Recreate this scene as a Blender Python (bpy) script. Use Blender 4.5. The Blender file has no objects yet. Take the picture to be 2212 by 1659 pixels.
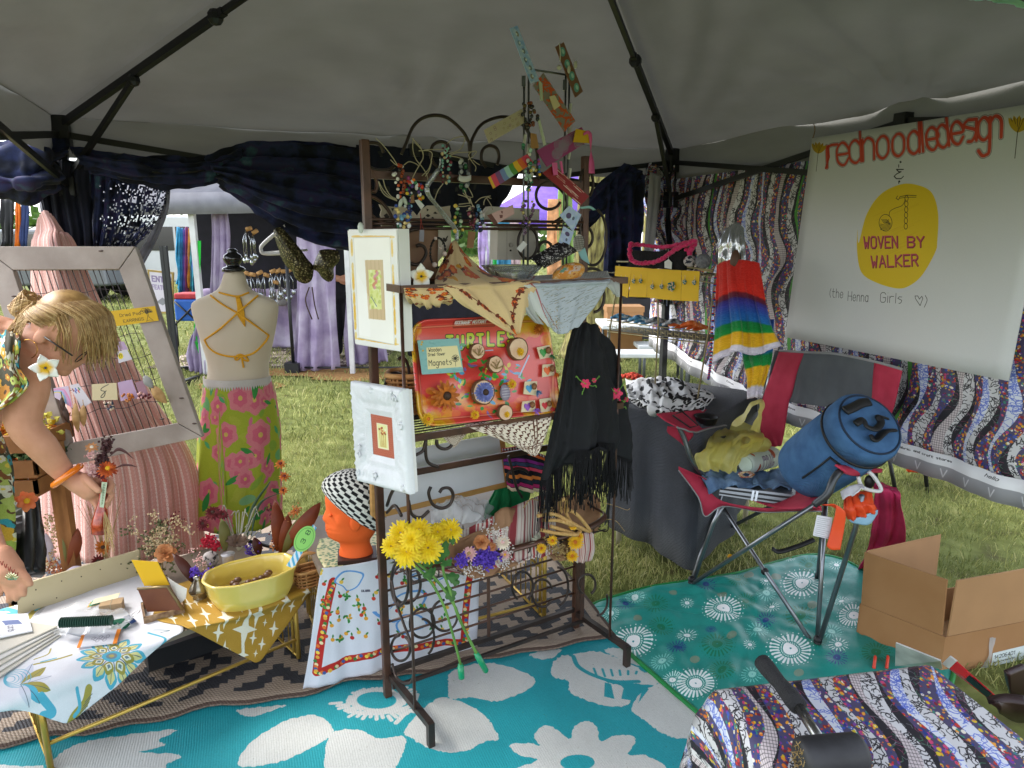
import bpy,math,random
import numpy as np
from mathutils import Vector as V,Matrix,noise
# ------------------ camera, world, sun, exposure
R=math.radians
PI=math.pi
rng=random.Random(7)
ru=rng.uniform
rc_=rng.choice
gs_=rng.gauss
nz_=noise.noise
sin=math.sin
cos=math.cos
_F={'smooth':False}
nrg=np.random.default_rng(3)
scene=bpy.context.scene
col=scene.collection
FX,PITCH=1480.,R(12.)
EYE=V((0,0,1.5))
cd=bpy.data.cameras.new('camera')
cam=bpy.data.objects.new('camera',cd)
col.objects.link(cam)
cam.location=EYE
cam.rotation_euler=(PI/2-PITCH,0,0)
cd.sensor_width=36.
cd.lens=FX/2212*36.
cd.clip_start,cd.clip_end=.02,800
scene.camera=cam
SUN_EL,SUN_AZ=R(50),R(282)
w=bpy.data.worlds.new('World')
scene.world=w
w.use_nodes=True
wn,wl=w.node_tree.nodes,w.node_tree.links
wn.clear()
sky=wn.new('ShaderNodeTexSky')
sky.sky_type='NISHITA'
sky.sun_disc=False
sky.sun_elevation,sky.sun_rotation=SUN_EL,SUN_AZ
sky.air_density,sky.dust_density,sky.ozone_density=1.,1.2,1.
sat=wn.new('ShaderNodeHueSaturation')
sat.inputs['Saturation'].default_value=.35
bg=wn.new('ShaderNodeBackground')
bg.inputs['Strength'].default_value=.15
wo=wn.new('ShaderNodeOutputWorld')
wl.new(sky.outputs[0],sat.inputs['Color'])
wl.new(sat.outputs[0],bg.inputs[0])
wl.new(bg.outputs[0],wo.inputs[0])
ld=bpy.data.lights.new('sun','SUN')
ld.energy,ld.angle,ld.color=1.1,R(24),(1.,.95,.88)
sun=bpy.data.objects.new('sun',ld)
col.objects.link(sun)
sun.location=(-4,-6,12)
sdir=V((sin(SUN_AZ)*cos(SUN_EL),cos(SUN_AZ)*cos(SUN_EL),sin(SUN_EL)))
sun.rotation_euler=sdir.to_track_quat('Z','Y').to_euler()
vs=scene.view_settings
vs.view_transform,vs.look,vs.gamma,vs.use_curve_mapping='Standard','None',1.,False
vs.exposure=2.05
scene.cycles.max_bounces=8
scene.cycles.diffuse_bounces=5
scene.cycles.transparent_max_bounces=12
scene.cycles.use_denoising=True
# ------------------ places seen in the photograph
cP,sP=cos(PITCH),sin(PITCH)
Fv,Uv=V((0,cP,-sP)),V((0,sP,cP))
UP=V((0,0,1))
def ray(px,py):return Fv+V((1,0,0))*((px-1106)/FX)+Uv*((829.5-py)/FX)
def gr(px,py,z=0.):
 r=ray(px,py);return EYE+r*((z-EYE.z)/r.z)
def aty(px,py,y):
 r=ray(px,py);return EYE+r*(y/r.y)
def hit(px,py,p0,n):
 r=ray(px,py);return EYE+r*((p0-EYE).dot(n)/r.dot(n))
def proj(p):
 d=V(p)-EYE;a=d.dot(Fv)
 return(1106+FX*d.x/a,829.5-FX*d.dot(Uv)/a)
class Plane:
 """a plane with a metric frame: o origin, ex along, ey up it, n towards the viewer"""
 def __init__(s,o,ex,ey):
  s.o,s.ex,s.ey=V(o),V(ex).normalized(),V(ey).normalized()
  s.n=s.ex.cross(s.ey).normalized()
 def at(s,px,py):return hit(px,py,s.o,s.n)
 def uv(s,px,py):
  d=s.at(px,py)-s.o;return(d.dot(s.ex),d.dot(s.ey))
 def pt(s,u,v,w=0.):return s.o+s.ex*u+s.ey*v+s.n*w
 def off(s,w):return Plane(s.o+s.n*w,s.ex,s.ey)
def vplane(p,deg,lean=0):
 """upright plane through p whose horizontal direction is deg from +X; lean tips its top away"""
 ex=V((cos(R(deg)),sin(R(deg)),0))
 back=V((-sin(R(deg)),cos(R(deg)),0))
 return Plane(p,ex,UP*cos(R(lean))+back*sin(R(lean)))
# ------------------ mesh building
def crom(pts,k=6,closed=False):
 P=[np.array(p,float)for p in pts]
 n=len(P);out=[]
 if n<3 and not closed:
  return[V(p)for p in P]if k<=1 else[V(P[0]+(P[-1]-P[0])*i/k)for i in range(k+1)]
 for i in range(n if closed else n-1):
  p1,p2=P[i],P[(i+1)%n]
  p0=P[i-1]if(closed or i>0)else 2*p1-p2
  p3=P[(i+2)%n]if(closed or i+2<n)else 2*p2-p1
  for j in range(k):
   t=j/k
   out.append(V(.5*(2*p1+(p2-p0)*t+(2*p0-5*p1+4*p2-p3)*t*t+(3*p1-p0-3*p2+p3)*t**3)))
 if not closed:out.append(V(P[-1]))
 return out
class MB:
 def __init__(s):s.v,s.f,s.u,s.m=[],[],[],[]
 def add(s,vs,fs,uv=None,mi=0):
  b=len(s.v)
  s.v.extend([tuple(p)for p in vs]);s.u.extend(uv if uv is not None else[(0.,0.)]*len(vs))
  s.f.extend([tuple(i+b for i in f)for f in fs]);s.m.extend([mi]*len(fs));return s
 def grid(s,P,mi=0,uv=None,flip=False,closed_u=False):
  nv,nu=len(P),len(P[0])
  vs=[p for row in P for p in row]
  if uv is None:uv=[(j/(nu-1),1-i/(nv-1))for i in range(nv)for j in range(nu)]
  fs=[]
  for i in range(nv-1):
   for j in range(nu-(0 if closed_u else 1)):
    a,b_,c,d=i*nu+j,i*nu+(j+1)%nu,(i+1)*nu+(j+1)%nu,(i+1)*nu+j
    fs.append((a,d,c,b_)if not flip else(a,b_,c,d))
  return s.add(vs,fs,uv,mi)
 def box(s,c,size,rz=0,M=None,mi=0):
  x,y,z=[k/2 for k in size]
  vs=[V(p)for p in((-x,-y,-z),(x,-y,-z),(x,y,-z),(-x,y,-z),(-x,-y,z),(x,-y,z),(x,y,z),(-x,y,z))]
  M=M or Matrix.Rotation(rz,3,'Z')
  vs=[V(c)+M@p for p in vs]
  return s.add(vs,[(0,3,2,1),(4,5,6,7),(0,1,5,4),(1,2,6,5),(2,3,7,6),(3,0,4,7)],[(0,0),(1,0),(1,0),(0,0),(0,1),(1,1),(1,1),(0,1)],mi)
 def bar(s,a,b,wd,dp=None,up=UP,mi=0):
  a,b=V(a),V(b);t=(b-a).normalized()
  sd=t.cross(V(up))
  if sd.length<1e-4:sd=t.cross(V((0,1,0)))
  sd.normalize();n=sd.cross(t);dp=dp or wd
  M=Matrix((sd,t,n)).transposed()
  return s.box((a+b)/2,(wd,(b-a).length,dp),M=M,mi=mi)
 def tube(s,pts,r,n=7,closed=False,mi=0,flat=1.):
  P=[V(p)for p in pts];m=len(P)
  if m<2:return s
  rs=list(r)if hasattr(r,'__len__')else[r]*m
  T=[]
  for i in range(m):
   a=P[i-1]if(i>0 or closed)else P[i];b=P[(i+1)%m]if(i<m-1 or closed)else P[i]
   d=b-a;T.append(d.normalized()if d.length>1e-9 else(T[-1]if T else V((0,0,1))))
  u=T[0].orthogonal().normalized();vs=[];uv=[];L=0
  for i in range(m):
   if i:L+=(P[i]-P[i-1]).length
   u=u-T[i]*u.dot(T[i])
   if u.length<1e-6:u=T[i].orthogonal()
   u.normalize();v_=T[i].cross(u)
   for j in range(n):
    a=2*PI*j/n
    vs.append(P[i]+(u*cos(a)+v_*sin(a)*flat)*rs[i]);uv.append((j/n,L))
  fs=[]
  for i in range(m if closed else m-1):
   for j in range(n):
    i2=(i+1)%m
    fs.append((i*n+j,i*n+(j+1)%n,i2*n+(j+1)%n,i2*n+j))
  if not closed:fs+=[tuple(range(n-1,-1,-1)),tuple((m-1)*n+j for j in range(n))]
  return s.add(vs,fs,uv,mi)
 def lathe(s,prof,c=(0,0,0),n=24,M=None,mi=0,sx=1,sy=1):
  M=M or Matrix.Identity(3);vs=[];uv=[]
  for k,(r,z)in enumerate(prof):
   for j in range(n):
    a=2*PI*j/n
    vs.append(V(c)+M@V((r*cos(a)*sx,r*sin(a)*sy,z)));uv.append((j/n,k/(len(prof)-1)))
  fs=[(i*n+j,i*n+(j+1)%n,(i+1)*n+(j+1)%n,(i+1)*n+j)for i in range(len(prof)-1)for j in range(n)]
  fs+=[tuple(range(n-1,-1,-1)),tuple((len(prof)-1)*n+j for j in range(n))]
  return s.add(vs,fs,uv,mi)
 def ball(s,c,r,n=10,M=None,mi=0):
  rx,ry,rz=r if hasattr(r,'__len__')else(r,r,r);m=max(4,n*2//3)
  M=M or Matrix.Identity(3)
  vs=[V(c)+M@V((0,0,-rz))];uv=[(0,0)]
  for i in range(1,m):
   a=-PI/2+PI*i/m
   for j in range(n):
    b=2*PI*j/n
    vs.append(V(c)+M@V((rx*cos(a)*cos(b),ry*cos(a)*sin(b),rz*sin(a))));uv.append((j/n,i/m))
  vs.append(V(c)+M@V((0,0,rz)));uv.append((0,1));t=len(vs)-1;fs=[]
  for j in range(n):fs.append((0,1+(j+1)%n,1+j));fs.append((t,t-n+j,t-n+(j+1)%n))
  for i in range(m-2):
   for j in range(n):
    a=1+i*n
    fs.append((a+j,a+(j+1)%n,a+n+(j+1)%n,a+n+j))
  return s.add(vs,fs,uv,mi)
 def prism(s,pts,d,mi=0,uv=None):
  """polygon pts (in order) pushed by vector d; front face first"""
  P=[V(p)for p in pts];n=len(P);d=V(d)
  uv=uv or[(0,0)]*n
  fs=[tuple(range(n)),tuple(range(2*n-1,n-1,-1))]+[(i,i+n,(i+1)%n+n,(i+1)%n)for i in range(n)]
  return s.add(P+[p+d for p in P],fs,uv+uv,mi)
 def card(s,c4,t=.003,mi=0,flip=False):
  tl,tr,br,bl=[V(p)for p in c4]
  n=(tr-tl).cross(bl-tl).normalized()
  if n.dot(EYE-tl)>0:n=-n
  return s.prism([bl,br,tr,tl],n*t,mi,[(0,0),(1,0),(1,1),(0,1)])
 def build(s,name,mats,parent=None,smooth=True,solid=0,sub=0,bevel=0,origin=None,weld=False):
  if origin is None:
   if parent is not None:
    origin=V(parent.get('_o',(0,0,0)))
   else:
    a=np.array(s.v);origin=V(((a[:,0].min()+a[:,0].max())/2,(a[:,1].min()+a[:,1].max())/2,a[:,2].min()))
  o3=np.array(origin)
  me=bpy.data.meshes.new(name)
  me.from_pydata([tuple(p)for p in(np.array(s.v)-o3)],[],s.f)
  uvl=me.uv_layers.new(name='UVMap')
  li=np.zeros(len(me.loops),int);me.loops.foreach_get('vertex_index',li)
  uvl.data.foreach_set('uv',np.array(s.u,float)[li].ravel())
  mats=mats if isinstance(mats,(list,tuple))else[mats]
  for m in mats:me.materials.append(m)
  if len(mats)>1:me.polygons.foreach_set('material_index',np.array(s.m,int))
  if smooth:me.polygons.foreach_set('use_smooth',np.ones(len(me.polygons),bool))
  me.update()
  ob=bpy.data.objects.new(name,me)
  col.objects.link(ob)
  ob['_o']=tuple(origin)
  if parent is not None:ob.parent=parent
  else:ob.location=origin
  if weld:md=ob.modifiers.new('weld','WELD');md.merge_threshold=1e-4
  if bevel:
   md=ob.modifiers.new('bevel','BEVEL');md.width=bevel;md.segments=2;md.limit_method='ANGLE'
   if smooth:md.harden_normals=False
  if solid:md=ob.modifiers.new('solid','SOLIDIFY');md.thickness=solid;md.offset=0
  if sub:md=ob.modifiers.new('sub','SUBSURF');md.levels=md.render_levels=sub
  return ob
def tag(o,label,cat,group=None,kind=None):
 if label:o['label']=label
 if cat:o['category']=cat
 if group:o['group']=group
 if kind:o['kind']=kind
 return o
def thing(name,label,cat,loc=(0,0,0),group=None):
 o=bpy.data.objects.new(name,None);col.objects.link(o)
 o.empty_display_size=.05;o.location=loc;o['_o']=tuple(loc)
 return tag(o,label,cat,group)
def one(mb,name,mats,label,cat,group=None,**kw):
 return tag(mb.build(name,mats,**kw),label,cat,group)
def copy_tree(o,parent=None):
 c=o.copy();col.objects.link(c);c.parent=parent
 for ch in o.children:copy_tree(ch,c)
 return c
def rotm(t,up=UP):
 """3x3 whose local Z runs along t"""
 return V(t).to_track_quat('Z','Y').to_matrix()
def surf(ctrl,nu,nv,amp=0.,waves=5,seed=0,rag=0.,along='v',crump=0.,hold=.15):
 """a cloth surface through the control grid: rows of points, Catmull-Rom both ways, with folds running down it"""
 rows=[crom(r,max(1,int(math.ceil(nu/(len(r)-1)))))for r in ctrl]
 m=min(len(r)for r in rows)
 cols=[crom([rows[i][j]for i in range(len(rows))],max(1,int(math.ceil(nv/(len(rows)-1)))))for j in range(m)]
 n=len(cols[0])
 A=np.array([[cols[j][i]for j in range(m)]for i in range(n)])
 du=np.gradient(A,axis=1);dv=np.gradient(A,axis=0)
 N=np.cross(du,dv);N/=np.maximum(np.linalg.norm(N,axis=2,keepdims=True),1e-9)
 if amp or crump:
  r0=random.Random(seed);ph=r0.random()*6.28;out=A.copy()
  for i in range(n):
   for j in range(m):
    u,v_=j/(m-1),i/(n-1)
    a,b=(u,v_)if along=='v' else(v_,u)
    q=nz_(V((a*3+seed,b*2.,0)))*2.2
    d=amp*(hold+(1-hold)*b)*(sin(2*PI*waves*a+ph+q)+.45*sin(2*PI*waves*2.3*a+q*1.7))
    if crump:d+=crump*(nz_(V(A[i,j])*14+V((seed,0,0)))+.5*nz_(V(A[i,j])*33))
    out[i,j]=A[i,j]+N[i,j]*d
  A=out
 return[[V(A[i,j])for j in range(m)]for i in range(n)]
# ------------------ materials
def lin(c):
 if isinstance(c,str):
  c=c.lstrip('#');c=tuple(int(c[i:i+2],16)/255 for i in(0,2,4))
  c=tuple(x/12.92 if x<=.04045 else((x+.055)/1.055)**2.4 for x in c)
 return(c[0],c[1],c[2],1.)
_mats={}
def mk(name,c='#888888',rough=.6,var=.12,scale=8.,bump=0.,bscale=120.,metal=0.,spec=.4,transl=0.,sheen=0.,img=None,c2=None,alpha=1.,glass=0.,coat=0.,weave=0.,ramp=None,stretch=(1,1,1),detail=4.,voro=None):
 if name in _mats:return _mats[name]
 m=bpy.data.materials.new(name);m.use_nodes=True;_mats[name]=m
 N,L=m.node_tree.nodes,m.node_tree.links
 b=N['Principled BSDF'];out=N['Material Output']
 tc=N.new('ShaderNodeTexCoord')
 mp=N.new('ShaderNodeMapping');mp.inputs['Scale'].default_value=stretch
 L.new(tc.outputs['Object'],mp.inputs[0])
 nz=N.new('ShaderNodeTexNoise');nz.inputs['Scale'].default_value=scale;nz.inputs['Detail'].default_value=detail
 L.new(mp.outputs[0],nz.inputs['Vector'])
 if img is not None:
  ti=N.new('ShaderNodeTexImage');ti.image=img;ti.extension='REPEAT'
  L.new(tc.outputs['UV'],ti.inputs[0])
  mx=N.new('ShaderNodeMix');mx.data_type='RGBA';mx.blend_type='MULTIPLY';mx.inputs['Factor'].default_value=1.
  cr=N.new('ShaderNodeMapRange');cr.inputs['From Min'].default_value=.3;cr.inputs['From Max'].default_value=.7
  cr.inputs['To Min'].default_value=1-var;cr.inputs['To Max'].default_value=1.
  L.new(nz.outputs[0],cr.inputs[0])
  L.new(ti.outputs[0],mx.inputs['A']);L.new(cr.outputs[0],mx.inputs['B'])
  csock=mx.outputs['Result']
 else:
  rp=N.new('ShaderNodeValToRGB')
  if ramp:
   el=rp.color_ramp.elements
   while len(el)>1:el.remove(el[-1])
   for k,(p,cc)in enumerate(ramp):
    e=el[0]if k==0 else el.new(p);e.position=p;e.color=lin(cc)
  else:
   l1=lin(c);l2=lin(c2)if c2 else tuple(min(1,x*(1+var))for x in l1[:3])+(1,)
   if not c2:l1=tuple(x*(1-var)for x in l1[:3])+(1,)
   rp.color_ramp.elements[0].position,rp.color_ramp.elements[1].position=.32,.68
   rp.color_ramp.elements[0].color,rp.color_ramp.elements[1].color=l1,l2
  if voro:
   vo=N.new('ShaderNodeTexVoronoi');vo.inputs['Scale'].default_value=voro
   L.new(mp.outputs[0],vo.inputs['Vector']);L.new(vo.outputs['Distance'],rp.inputs[0])
  else:L.new(nz.outputs[0],rp.inputs[0])
  csock=rp.outputs[0]
 L.new(csock,b.inputs['Base Color'])
 b.inputs['Roughness'].default_value=rough;b.inputs['Metallic'].default_value=metal
 b.inputs['Specular IOR Level'].default_value=spec
 if sheen:b.inputs['Sheen Weight'].default_value=sheen;b.inputs['Sheen Roughness'].default_value=.4
 if coat:b.inputs['Coat Weight'].default_value=coat;b.inputs['Coat Roughness'].default_value=.1
 if alpha<1:b.inputs['Alpha'].default_value=alpha
 if glass:b.inputs['Transmission Weight'].default_value=glass;b.inputs['IOR'].default_value=1.35
 if bump or weave:
  bp=N.new('ShaderNodeBump');bp.inputs['Distance'].default_value=.004;bp.inputs['Strength'].default_value=min(1,max(bump,weave))
  if weave:
   w1=N.new('ShaderNodeTexWave');w1.inputs['Scale'].default_value=bscale;w1.inputs['Distortion'].default_value=1.5;w1.bands_direction='DIAGONAL'
   L.new(mp.outputs[0],w1.inputs[0]);L.new(w1.outputs[1],bp.inputs['Height'])
  else:
   n2=N.new('ShaderNodeTexNoise');n2.inputs['Scale'].default_value=bscale;n2.inputs['Detail'].default_value=5
   L.new(mp.outputs[0],n2.inputs['Vector']);L.new(n2.outputs[0],bp.inputs['Height'])
  L.new(bp.outputs[0],b.inputs['Normal'])
 if transl:
  tr=N.new('ShaderNodeBsdfTranslucent');L.new(csock,tr.inputs[0])
  ms=N.new('ShaderNodeMixShader');ms.inputs[0].default_value=transl
  L.new(b.outputs[0],ms.inputs[1]);L.new(tr.outputs[0],ms.inputs[2]);L.new(ms.outputs[0],out.inputs[0])
 return m
# ------------------ printed patterns, drawn by the script itself
def rgb(c):
 if isinstance(c,str):
  c=c.lstrip('#');return np.array([int(c[i:i+2],16)/255 for i in(0,2,4)])
 return np.array(c,float)
def jit(c,k=.08):
 return np.clip(rgb(c)*(1+ru(-k,k))+np.array([ru(-k,k)for _ in range(3)])*.3,0,1)
class Cv:
 """a small canvas; tf maps drawing units to texels (x right, y down)"""
 def __init__(s,w,h,bg='#ffffff',tf=None,sx=1.,sy=1.):
  s.w,s.h=w,h
  s.a=np.zeros((h,w,3));s.a[:]=rgb(bg)
  s.tf=tf or(lambda p:np.asarray(p,float)*(sx,sy))
  s.k=1.
 def _p(s,pts):return np.asarray(s.tf(np.asarray(pts,float)),float)
 def _box(s,x0,y0,x1,y1):
  x0,y0=max(0,int(math.floor(x0))),max(0,int(math.floor(y0)));x1,y1=min(s.w,int(math.ceil(x1))+1),min(s.h,int(math.ceil(y1))+1)
  if x1<=x0 or y1<=y0:return None
  X,Y=np.meshgrid(np.arange(x0,x1)+.5,np.arange(y0,y1)+.5)
  return x0,y0,x1,y1,X,Y
 def _put(s,bx,m,c,al=1.):
  x0,y0,x1,y1=bx[:4]
  m=np.clip(m,0,1)[...,None]*al
  s.a[y0:y1,x0:x1]=s.a[y0:y1,x0:x1]*(1-m)+rgb(c)*m
 def poly(s,pts,c,al=1.,raw=False):
  P=np.asarray(pts,float)if raw else s._p(pts)
  bx=s._box(P[:,0].min(),P[:,1].min(),P[:,0].max(),P[:,1].max())
  if bx is None:return s
  X,Y=bx[4],bx[5];ins=np.zeros(X.shape,bool);n=len(P)
  for i in range(n):
   x1,y1=P[i];x2,y2=P[(i+1)%n]
   if y1==y2:continue
   ins^=((y1>Y)!=(y2>Y))&(X<(x2-x1)*(Y-y1)/(y2-y1)+x1)
  s._put(bx,ins.astype(float),c,al);return s
 def blob(s,pts,c,al=1.,k=6):
  P=[(p[0],p[1],0)for p in pts]
  return s.poly([(q.x,q.y)for q in crom(P,k,True)],c,al)
 def line(s,pts,wd,c,al=1.,raw=False,smooth=0):
  if smooth:pts=[(q.x,q.y)for q in crom([(p[0],p[1],0)for p in pts],smooth)]
  P=np.asarray(pts,float)if raw else s._p(pts)
  h=wd/2
  for i in range(len(P)-1):
   (x1,y1),(x2,y2)=P[i],P[i+1]
   bx=s._box(min(x1,x2)-h-1,min(y1,y2)-h-1,max(x1,x2)+h+1,max(y1,y2)+h+1)
   if bx is None:continue
   X,Y=bx[4],bx[5];dx,dy=x2-x1,y2-y1;L=dx*dx+dy*dy
   t=np.clip(((X-x1)*dx+(Y-y1)*dy)/L,0,1)if L>0 else 0
   d=np.hypot(X-x1-t*dx,Y-y1-t*dy)
   s._put(bx,h+.5-d,c,al)
  return s
 def ell(s,x,y,rx,ry,c,rot=0.,al=1.,n=28):
  return s.poly([(x+rx*cos(a)*cos(rot)-ry*sin(a)*sin(rot),y+rx*cos(a)*sin(rot)+ry*sin(a)*cos(rot))for a in[2*PI*i/n for i in range(n)]],c,al)
 def ring(s,x,y,r,wd,c,al=1.,n=30,ry=None):
  return s.line([(x+r*cos(2*PI*i/n),y+(ry or r)*sin(2*PI*i/n))for i in range(n+1)],wd,c,al)
 def petal(s,x,y,ang,ln,wd,c,al=1.,r0=0.,tip=1.):
  """pointed petal from (x,y) outwards"""
  ca,sa=cos(ang),sin(ang);pts=[]
  for i in range(9):
   t=i/8;pts.append((r0+ln*t,wd*sin(PI*t**tip)**.8/2))
  pts+=[(p[0],-p[1])for p in pts[::-1][1:-1]]
  return s.poly([(x+p[0]*ca-p[1]*sa,y+p[0]*sa+p[1]*ca)for p in pts],c,al)
 def flower(s,x,y,r,n,c,cc=None,wd=.75,rot=0.,r0=0.,tip=1.):
  for i in range(n):s.petal(x,y,rot+2*PI*i/n,r*(1-r0),r*wd,c,r0=r*r0,tip=tip)
  if cc is not None:s.ell(x,y,r*.28,r*.28,cc)
  return s
 def text(s,txt,x,y,h,wd,c,dx=(1,0),slant=0.,sp=1.,al=1.,wob=0.):
  """stroke lettering; x,y baseline start; h cap height; dx writing direction in drawing units"""
  u=h/6.;cx=0.;ux,uy=dx;L=math.hypot(ux,uy);ux,uy=ux/L,uy/L
  vx,vy=uy,-ux
  for ch in txt:
   g=GLYPH.get(ch)
   if g is None:cx+=4*u*sp;continue
   mxw=0
   for st in g:
    q=[(cx+(px+slant*py)*u*sp,py*u)for px,py in st]
    mxw=max(mxw,max(p[0]for p in st))
    q=[(a+ru(-wob,wob)*u,b+ru(-wob,wob)*u)for a,b in q]
    s.line([(x+a*ux+b*vx,y+a*uy+b*vy)for a,b in q],wd,c,al)
   cx+=(mxw+1.6)*u*sp
  return cx
 def grain(s,k=.03,seed=1):
  g=np.random.default_rng(seed).normal(0,k,(s.h,s.w,1));s.a=np.clip(s.a+g,0,1);return s
 def image(s,name):
  im=bpy.data.images.new(name,s.w,s.h)
  px=np.ones((s.h,s.w,4),np.float32);px[...,:3]=np.clip(s.a[::-1],0,1)
  im.pixels.foreach_set(px.ravel());im.update();im.pack()
  return im
def _g(t):
 o=[]
 d={'a':-1,'b':-2,'c':-3}
 for st in t.split(';'):
  o.append([(float(d.get(st[i],0)if st[i]in d else int(st[i])),float(d[st[i+1]]if st[i+1]in d else int(st[i+1])))for i in range(0,len(st),2)])
 return o
GLYPH={k:_g(v)for k,v in{'A':'002640;1232','B':'00063645443303;3342413000','C':'4536160501103041','D':'00062645412000','E':'46060040;0333','F':'460600;0333','G':'45361605011030414323','H':'0006;4046;0343','I':'0006','J':'4641301001','K':'0006;460340','L':'060040','M':'0006234640','N':'00064046','O':'160501103041453616','P':'00063645443303','Q':'160501103041453616;2240','R':'00063645443303;2340','S':'453616050413334241301001','T':'0646;2026','U':'060110304146','V':'062046','W':'0610233046','X':'0046;0640','Y':'062346;2320','Z':'06460040','0':'160501103041453616','1':'052620','2':'05163645440040','3':'0516364544331323;3342413010 01'.replace(' ',''),'4':'36024230;3036'.replace('4230;','42;'),'5':'460603344341301001','6':'361605011030414233130 2'.replace(' ',''),'7':'064610','8':'13040516364544332313020110304142 33'.replace(' ',''),'9':'4333130405163645413010','a':'332414030110203133;3430','b':'0600304133030 3'.replace(' ',''),'c':'3424140301103041','d':'332414030110203133;3630','e':'0232332414030110203 1'.replace(' ',''),'f':'36261510;0424','g':'332414030110203133;343b2c1c0b','h':'0600;0314243330','i':'0400;0606','j':'242b1c','k':'0600;340230','l':'0600','m':'0400;0314242 0;233444 40'.replace(' ',''),'n':'0400;0314243330','o':'142433312010010314','p':'040b;0314344330100 1'.replace(' ',''),'r':'0400;03143 4'.replace(' ',''),'s':'342414033231201 0'.replace(' ',''),'t':'16112030;0434','u':'04011030;3430','v':'041034','w':'0410233044','y':'040110;341b','z':'04340030','(':'2614 1220b'.replace(' ','')[:8]+'',')':'062422 00'.replace(' ',''),'-':'0343','.':'0001',"'":'0605','&':'3414031232;320211204 1'.replace(' ',''),'*':'1323'}.items()}
GLYPH['(']=_g('26141220')
GLYPH[')']=_g('06242200')
GLYPH['&']=_g('4434241423331201103041;2625;2a2b')
def plane_canvas(pln,pxs,res,bg):
 """canvas drawn in photo coordinates on a real plane; returns (canvas, uvfun, bounds)"""
 q=[pln.uv(*p)for p in pxs]
 u0,u1=min(a[0]for a in q),max(a[0]for a in q);v0,v1=min(a[1]for a in q),max(a[1]for a in q)
 W=res;H=max(8,int(res*(v1-v0)/(u1-u0)))
 def tf(P):
  P=np.atleast_2d(P);out=[]
  for x,y in P:
   u,v_=pln.uv(x,y);out.append(((u-u0)/(u1-u0)*W,(v1-v_)/(v1-v0)*H))
  return np.array(out)
 cv=Cv(W,H,bg,tf)
 cv.mpp=(u1-u0)/W
 def uvf(p):
  d=V(p)-pln.o;return((d.dot(pln.ex)-u0)/(u1-u0),(d.dot(pln.ey)-v0)/(v1-v0))
 return cv,uvf,(u0,v0,u1,v1)
# ------------------ ground and grass
TX,TY=V((cos(R(21)),sin(R(21)),0)),V((sin(R(21)),-cos(R(21)),0))
CBR=V((.94,4.17,0));CBL=CBR-TX*3.08;CFR=CBR+TY*3.08;CFL=CBL+TY*3.08
EAVE,PEAK=2.,2.75
BP=vplane(CBL,21)
SPL=Plane(CBR,TY,UP)
if SPL.n.dot(V((0,0,0))-CBR)<0:SPL.n=-SPL.n
m_ground=mk('soil_and_lawn',ramp=[(.25,'#4c4530'),(.42,'#5d6236'),(.58,'#6d7442'),(.75,'#8a8858')],scale=7,detail=15,rough=.95,bump=1.,bscale=60,spec=.1)
g=MB()
xs=np.concatenate([-np.geomspace(300,6,8),np.linspace(-5.5,6.5,40),np.geomspace(7,300,8)])
ys=np.concatenate([-np.geomspace(60,2,4),np.linspace(-1.5,12,40),np.geomspace(13,500,9)])
g.grid([[V((x,y,.012*nz_(V((x*1.3,y*1.3,0)))-.006 if abs(x)<7 and-2<y<12 else-.006))for x in xs]for y in ys[::-1]])
ground=g.build('ground',m_ground);ground['kind']='structure'
RUGF=gr(1335,1385);RUGL=gr(371,1563)
rx_=(RUGF-RUGL).normalized();ry_=V((-rx_.y,rx_.x,0))
BEIGE=Plane(RUGF-rx_*2.5,rx_,ry_)
edge_px=[(1276,1313),(1302,1296),(1400,1268),(1500,1252),(1600,1235),(1680,1212),(1745,1198),(1800,1202),(1850,1222),(1900,1260),(1990,1340),(2060,1430),(2000,1560),(1800,1640),(1600,1640),(1540,1568),(1440,1480),(1340,1392),(1290,1345)]
def in_rug(x,y):
 d=V((x,y,0))-RUGF;a,b=d.dot(rx_),d.dot(ry_)
 if-2.6<a<0. and-1.5<b<1.5:return True
 if 0<=a<1.1 and b<.02-a*.02:return True
 q=proj(V((x,y,.02)));n=0
 for(x1,y1),(x2,y2)in zip(edge_px,edge_px[1:]+edge_px[:1]):
  if(y1>q[1])!=(y2>q[1])and q[0]<(x2-x1)*(q[1]-y1)/(y2-y1)+x1:n+=1
 return n%2==1
bare=[(gr(690,800),.55),(gr(760,815),.3),(gr(520,835),.3),(gr(1490,940),.12)]
gv,gf,gu=[],[],[]
def blades(n,x0,x1,y0,y1,h0,h1,wd):
 for _ in range(n):
  x,y=ru(x0,x1),ru(y0,y1)
  if in_rug(x,y):continue
  if any((V((x,y,0))-c).length<r*ru(.5,1.1)for c,r in bare):continue
  if nz_(V((x*2.1,y*2.1,3)))<-.33 and rng.random()<.7:continue
  h=ru(h0,h1);a=ru(0,6.283);ln=ru(.25,1.5)*h
  dx,dy=cos(a)*ln,sin(a)*ln;b=len(gv);b2=ru(0,3.14);wx,wy=cos(b2)*wd,sin(b2)*wd
  gv.extend([(x-wx,y-wy,-.004),(x+wx,y+wy,-.004),(x+dx*.45+wx*.7,y+dy*.45+wy*.7,h*.72),(x+dx*.45-wx*.7,y+dy*.45-wy*.7,h*.72),(x+dx,y+dy,h*ru(.7,1.05))])
  gf.extend([(b,b+1,b+2,b+3),(b+3,b+2,b+4)])
  t=min(.999,max(0,.5+.35*nz_(V((x*1.5,y*1.5,9)))+gs_(0,.2)));gu.extend([(t,0),(t,0),(t,.7),(t,.7),(t,1)])
blades(36000,-3.,.6,2.5,5.2,.018,.05,.002)
blades(38000,.2,3.4,1.5,4.6,.018,.05,.002)
blades(34000,-6.,5.4,5.,9.5,.03,.08,.005)
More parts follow.
